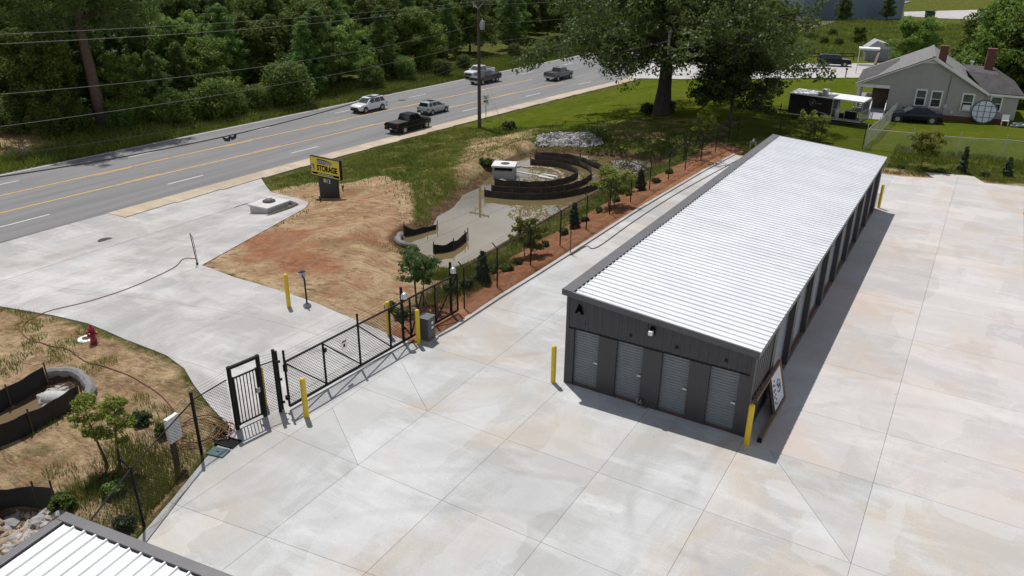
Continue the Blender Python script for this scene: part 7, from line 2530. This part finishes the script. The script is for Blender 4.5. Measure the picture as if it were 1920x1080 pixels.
ZT = z_on(P1, 904, 1)
HP = ZT - P1[2] + 0.35
pole = thing('utility_pole', 'tall wooden utility pole with transformer on the near roadside', 'utility pole', P1, math.atan2(1, 0.05))
MB().tube([(0, 0, -0.5), (0, 0, HP * 0.5), (0, 0, HP)], [0.19, 0.16, 0.13], 12).build('shaft', POLE, pole, smooth=True)
MB().bar((-0.13, -1.25, HP - 0.35), (-0.13, 1.25, HP - 0.35), 0.1, 0.13).build('cross_arm', POLE, pole)
for y in (-0.7, 0.7): MB().bar((-0.12, y, HP - 0.4), (-0.12, 0, HP - 1.1), 0.04, 0.03).build('brace', GREYT, pole)
for y in (-1.15, -0.5, 0.5, 1.15): MB().lathe([(0.05, 0), (0.07, 0.06), (0.04, 0.1), (0.05, 0.16)], 8, (-0.13, y, HP - 0.28)).build('insulator', M('porcelain', (0.5, 0.5, 0.48), 0.3), pole)
zt_ = z_on(P1, 905, 55) - P1[2]
tc = MB().lathe([(0.2, 0.0), (0.23, 0.04), (0.23, 0.72), (0.18, 0.80)], 14, (0.0, -0.42, zt_)).build('transformer', GREYT, pole, smooth=True)
MB().lathe([(0.03, 0.8), (0.05, 0.9), (0.03, 1.0)], 8, (0.0, -0.42, zt_)).build('bushing', MATS['porcelain'], tc)
MB().bar((0, 0, zt_ + 0.4), (0, -0.25, zt_ + 0.4), 0.1, 0.3).build('transformer_bracket', GREYT, tc)
co_ = MB(); co_.tube([(0.0, 0.0, HP - 1.1), (0.0, 0.6, HP - 0.8)], 0.03, 6); co_.tube([(0.0, 0.6, HP - 1.0), (0.0, 0.65, HP - 0.5)], 0.04, 6)
co_.build('cut_out', GREYT, pole)
P0 = np.array([P1[0] - 2.0, P1[1] - 62.0, -3.0])
nrm = np.array([-(P0 - P1)[1], (P0 - P1)[0], 0.0]); nrm /= np.linalg.norm(nrm)


def on_plane(px, py, off=0.0):
    d = ray(px, py)
    t = ((P1 + nrm * off - CAM) @ nrm) / (d @ nrm)
    return CAM + d * t


def wire(label, pxs, r, mat, off=0.0, name='power_wire', pole_py=None, right=True):
    pts = [on_plane(*p, off) for p in pxs]
    # smooth quadratic through the survey points, carried on past the picture to the next pole
    s = np.array([(p - P1)[1] for p in pts]); z = np.array([p[2] for p in pts])
    k = np.polyfit(s, z, 2 if len(pts) > 2 else 1)
    run = []
    for u in np.linspace(-62, 0, 26):
        q = P1 + (P0 - P1) * (-u / 62.0) + nrm * off
        run.append((q[0], q[1], float(np.polyval(k, u))))
    z_end = run[-1][2]
    if right:
        e = P2 + nrm * off
        for u in np.linspace(0.04, 1, 18):
            q = P1 * (1 - u) + P2 * u + nrm * off
            run.append((q[0], q[1], z_end + (P2Z) * u - 1.3 * 4 * u * (1 - u) * 0.5))
    o = MB().tube(run, r, 5).build(name, mat)
    return tag(o, label, 'wire', 'overhead wires along the road')


P2 = np.array([P1[0] + 4.5, P1[1] + 62, 0.0]); P2[2] = gz(P2[0], P2[1]); P2Z = 0.3
p2 = thing('utility_pole', 'wooden utility pole hidden behind the oak crown', 'utility pole', P2, math.atan2(1, 0.05))
MB().tube([(0, 0, -0.5), (0, 0, HP)], [0.18, 0.12], 10).build('shaft', POLE, p2, smooth=True)
MB().bar((-0.13, -1.25, HP - 0.35), (-0.13, 1.25, HP - 0.35), 0.1, 0.13).build('cross_arm', POLE, p2)
wire('top overhead power wire crossing the woods', [(0, 64), (300, 50), (640, 27), (890, 3)], 0.014, WIRE, 0.8)
wire('second overhead power wire from the top', [(0, 82), (300, 66), (640, 39), (895, 8)], 0.017, WIRE, -0.5)
wire('third overhead wire, ending beside the transformer', [(0, 177), (300, 148), (640, 102), (893, 47)], 0.015, WIRE, 0.0)
wire('fourth overhead wire in front of the woods', [(0, 237), (250, 203), (640, 137), (895, 80)], 0.014, WIRE, 0.0)
wire('fifth overhead wire, low before the verge shrubs', [(0, 293), (353, 237), (640, 180), (895, 103)], 0.020, WIREB, 0.05)
th_ = wire('thick black cable sagging low over the road', [(0, 332), (200, 299), (430, 254), (617, 206), (770, 160), (895, 109)], 0.038, WIREB, -0.05)
q = on_plane(430, 255, -0.05)
cb_ = thing('cable_splice', 'dark cable splice loop hanging from the thick cable', 'cable splice', q, math.pi / 2)
MB().tube([(-0.55, 0, 0.0), (-0.35, 0, -0.2), (-0.1, 0, -0.25), (0.05, 0, -0.05), (0.2, 0, -0.22), (0.45, 0, -0.15), (0.55, 0, 0.02)], [0.05, 0.12, 0.13, 0.06, 0.12, 0.12, 0.05], 8).build('loop', WIREB, cb_, smooth=True)
# guy wires
gp = np.array(at(938, 226))
gw = thing('guy_wires', 'pair of thin guy wires from utility pole to grass', 'guy wires', gp, 0)
for k, z in enumerate((HP * 0.62, HP * 0.42)):
    MB().tube([(0.15 * k, 0, 0.0), tuple(P1 - gp + (0, 0, z))], 0.009, 4).build('wire', WIRE, gw)
# far side pole
P3 = np.array(un(960, 96, -2.9))
p3 = thing('utility_pole', 'slim grey utility pole on the far side of the road', 'utility pole', P3, math.atan2(1, 0.05))
H3 = z_on(P3, 960, 6) - P3[2]
MB().tube([(0, 0, -0.5), (0, 0, H3)], [0.16, 0.12], 10).build('shaft', M('grey_pole', (0.19, 0.17, 0.15), 0.9, 0, 0.2, 3), p3, smooth=True)
MB().bar((-0.1, -1.0, H3 - 0.3), (-0.1, 1.0, H3 - 0.3), 0.1, 0.12).build('cross_arm', POLE, p3)
# speed limit sign
s40 = at(911, 225)
HS = z_on(np.array(s40), 912, 178) - s40[2]
sp = thing('speed_limit_sign', 'white speed limit 40 sign on a thin post by the road', 'road sign', s40, R_(12))
MB().box(-0.03, 0.03, 0.012, 0.05, -0.2, HS).build('post', M('green_steel_post', (0.06, 0.065, 0.06), 0.6), sp)
pw = 0.36; ph = (HS - (z_on(np.array(s40), 912, 196) - s40[2]))
pm_ = MB().box(-pw, pw, -0.008, 0.010, HS - ph, HS).build('plate', M('sign_white', (0.9, 0.9, 0.9), 0.5, 0, 0.03), sp, bevel=0.003)
bz = MB()
for (a0, a1, c0, c1) in ((-pw + .02, pw - .02, HS - .045, HS - .03), (-pw + .02, pw - .02, HS - ph + .03, HS - ph + .045), (-pw + .02, -pw + .035, HS - ph + .045, HS - .045), (pw - .035, pw - .02, HS - ph + .045, HS - .045)):
    bz.box(a0, a1, -0.0115, -0.0085, c0, c1)
bz.build('border', LETTER, pm_)
text('SPEED', ph * 0.17, LETTER, pm_, (0, -0.012, HS - ph * 0.20), (R_(90), 0, 0), 1.0, 'lettering', 0.002, 0.004)
text('LIMIT', ph * 0.17, LETTER, pm_, (0, -0.012, HS - ph * 0.36), (R_(90), 0, 0), 1.0, 'lettering', 0.002, 0.004)
text('40', ph * 0.50, LETTER, pm_, (0, -0.012, HS - ph * 0.70), (R_(90), 0, 0), 1.0, 'lettering', 0.002, 0.012)
# hydrant-like irrigation head by the far fence corner
q = at(1411, 278)
ih = thing('backflow_valve', 'small grey backflow valve by the far left corner of the building', 'valve', q, 0)
MB().tube([(-0.2, 0, 0), (-0.2, 0, 0.5), (0.2, 0, 0.5), (0.2, 0, 0)], 0.05, 8).build('pipe', SILV, ih)
MB().lathe([(0.1, 0.45), (0.12, 0.6), (0.03, 0.7), (0.03, 0.8)], 10).build('valve_body', GREYT, ih)
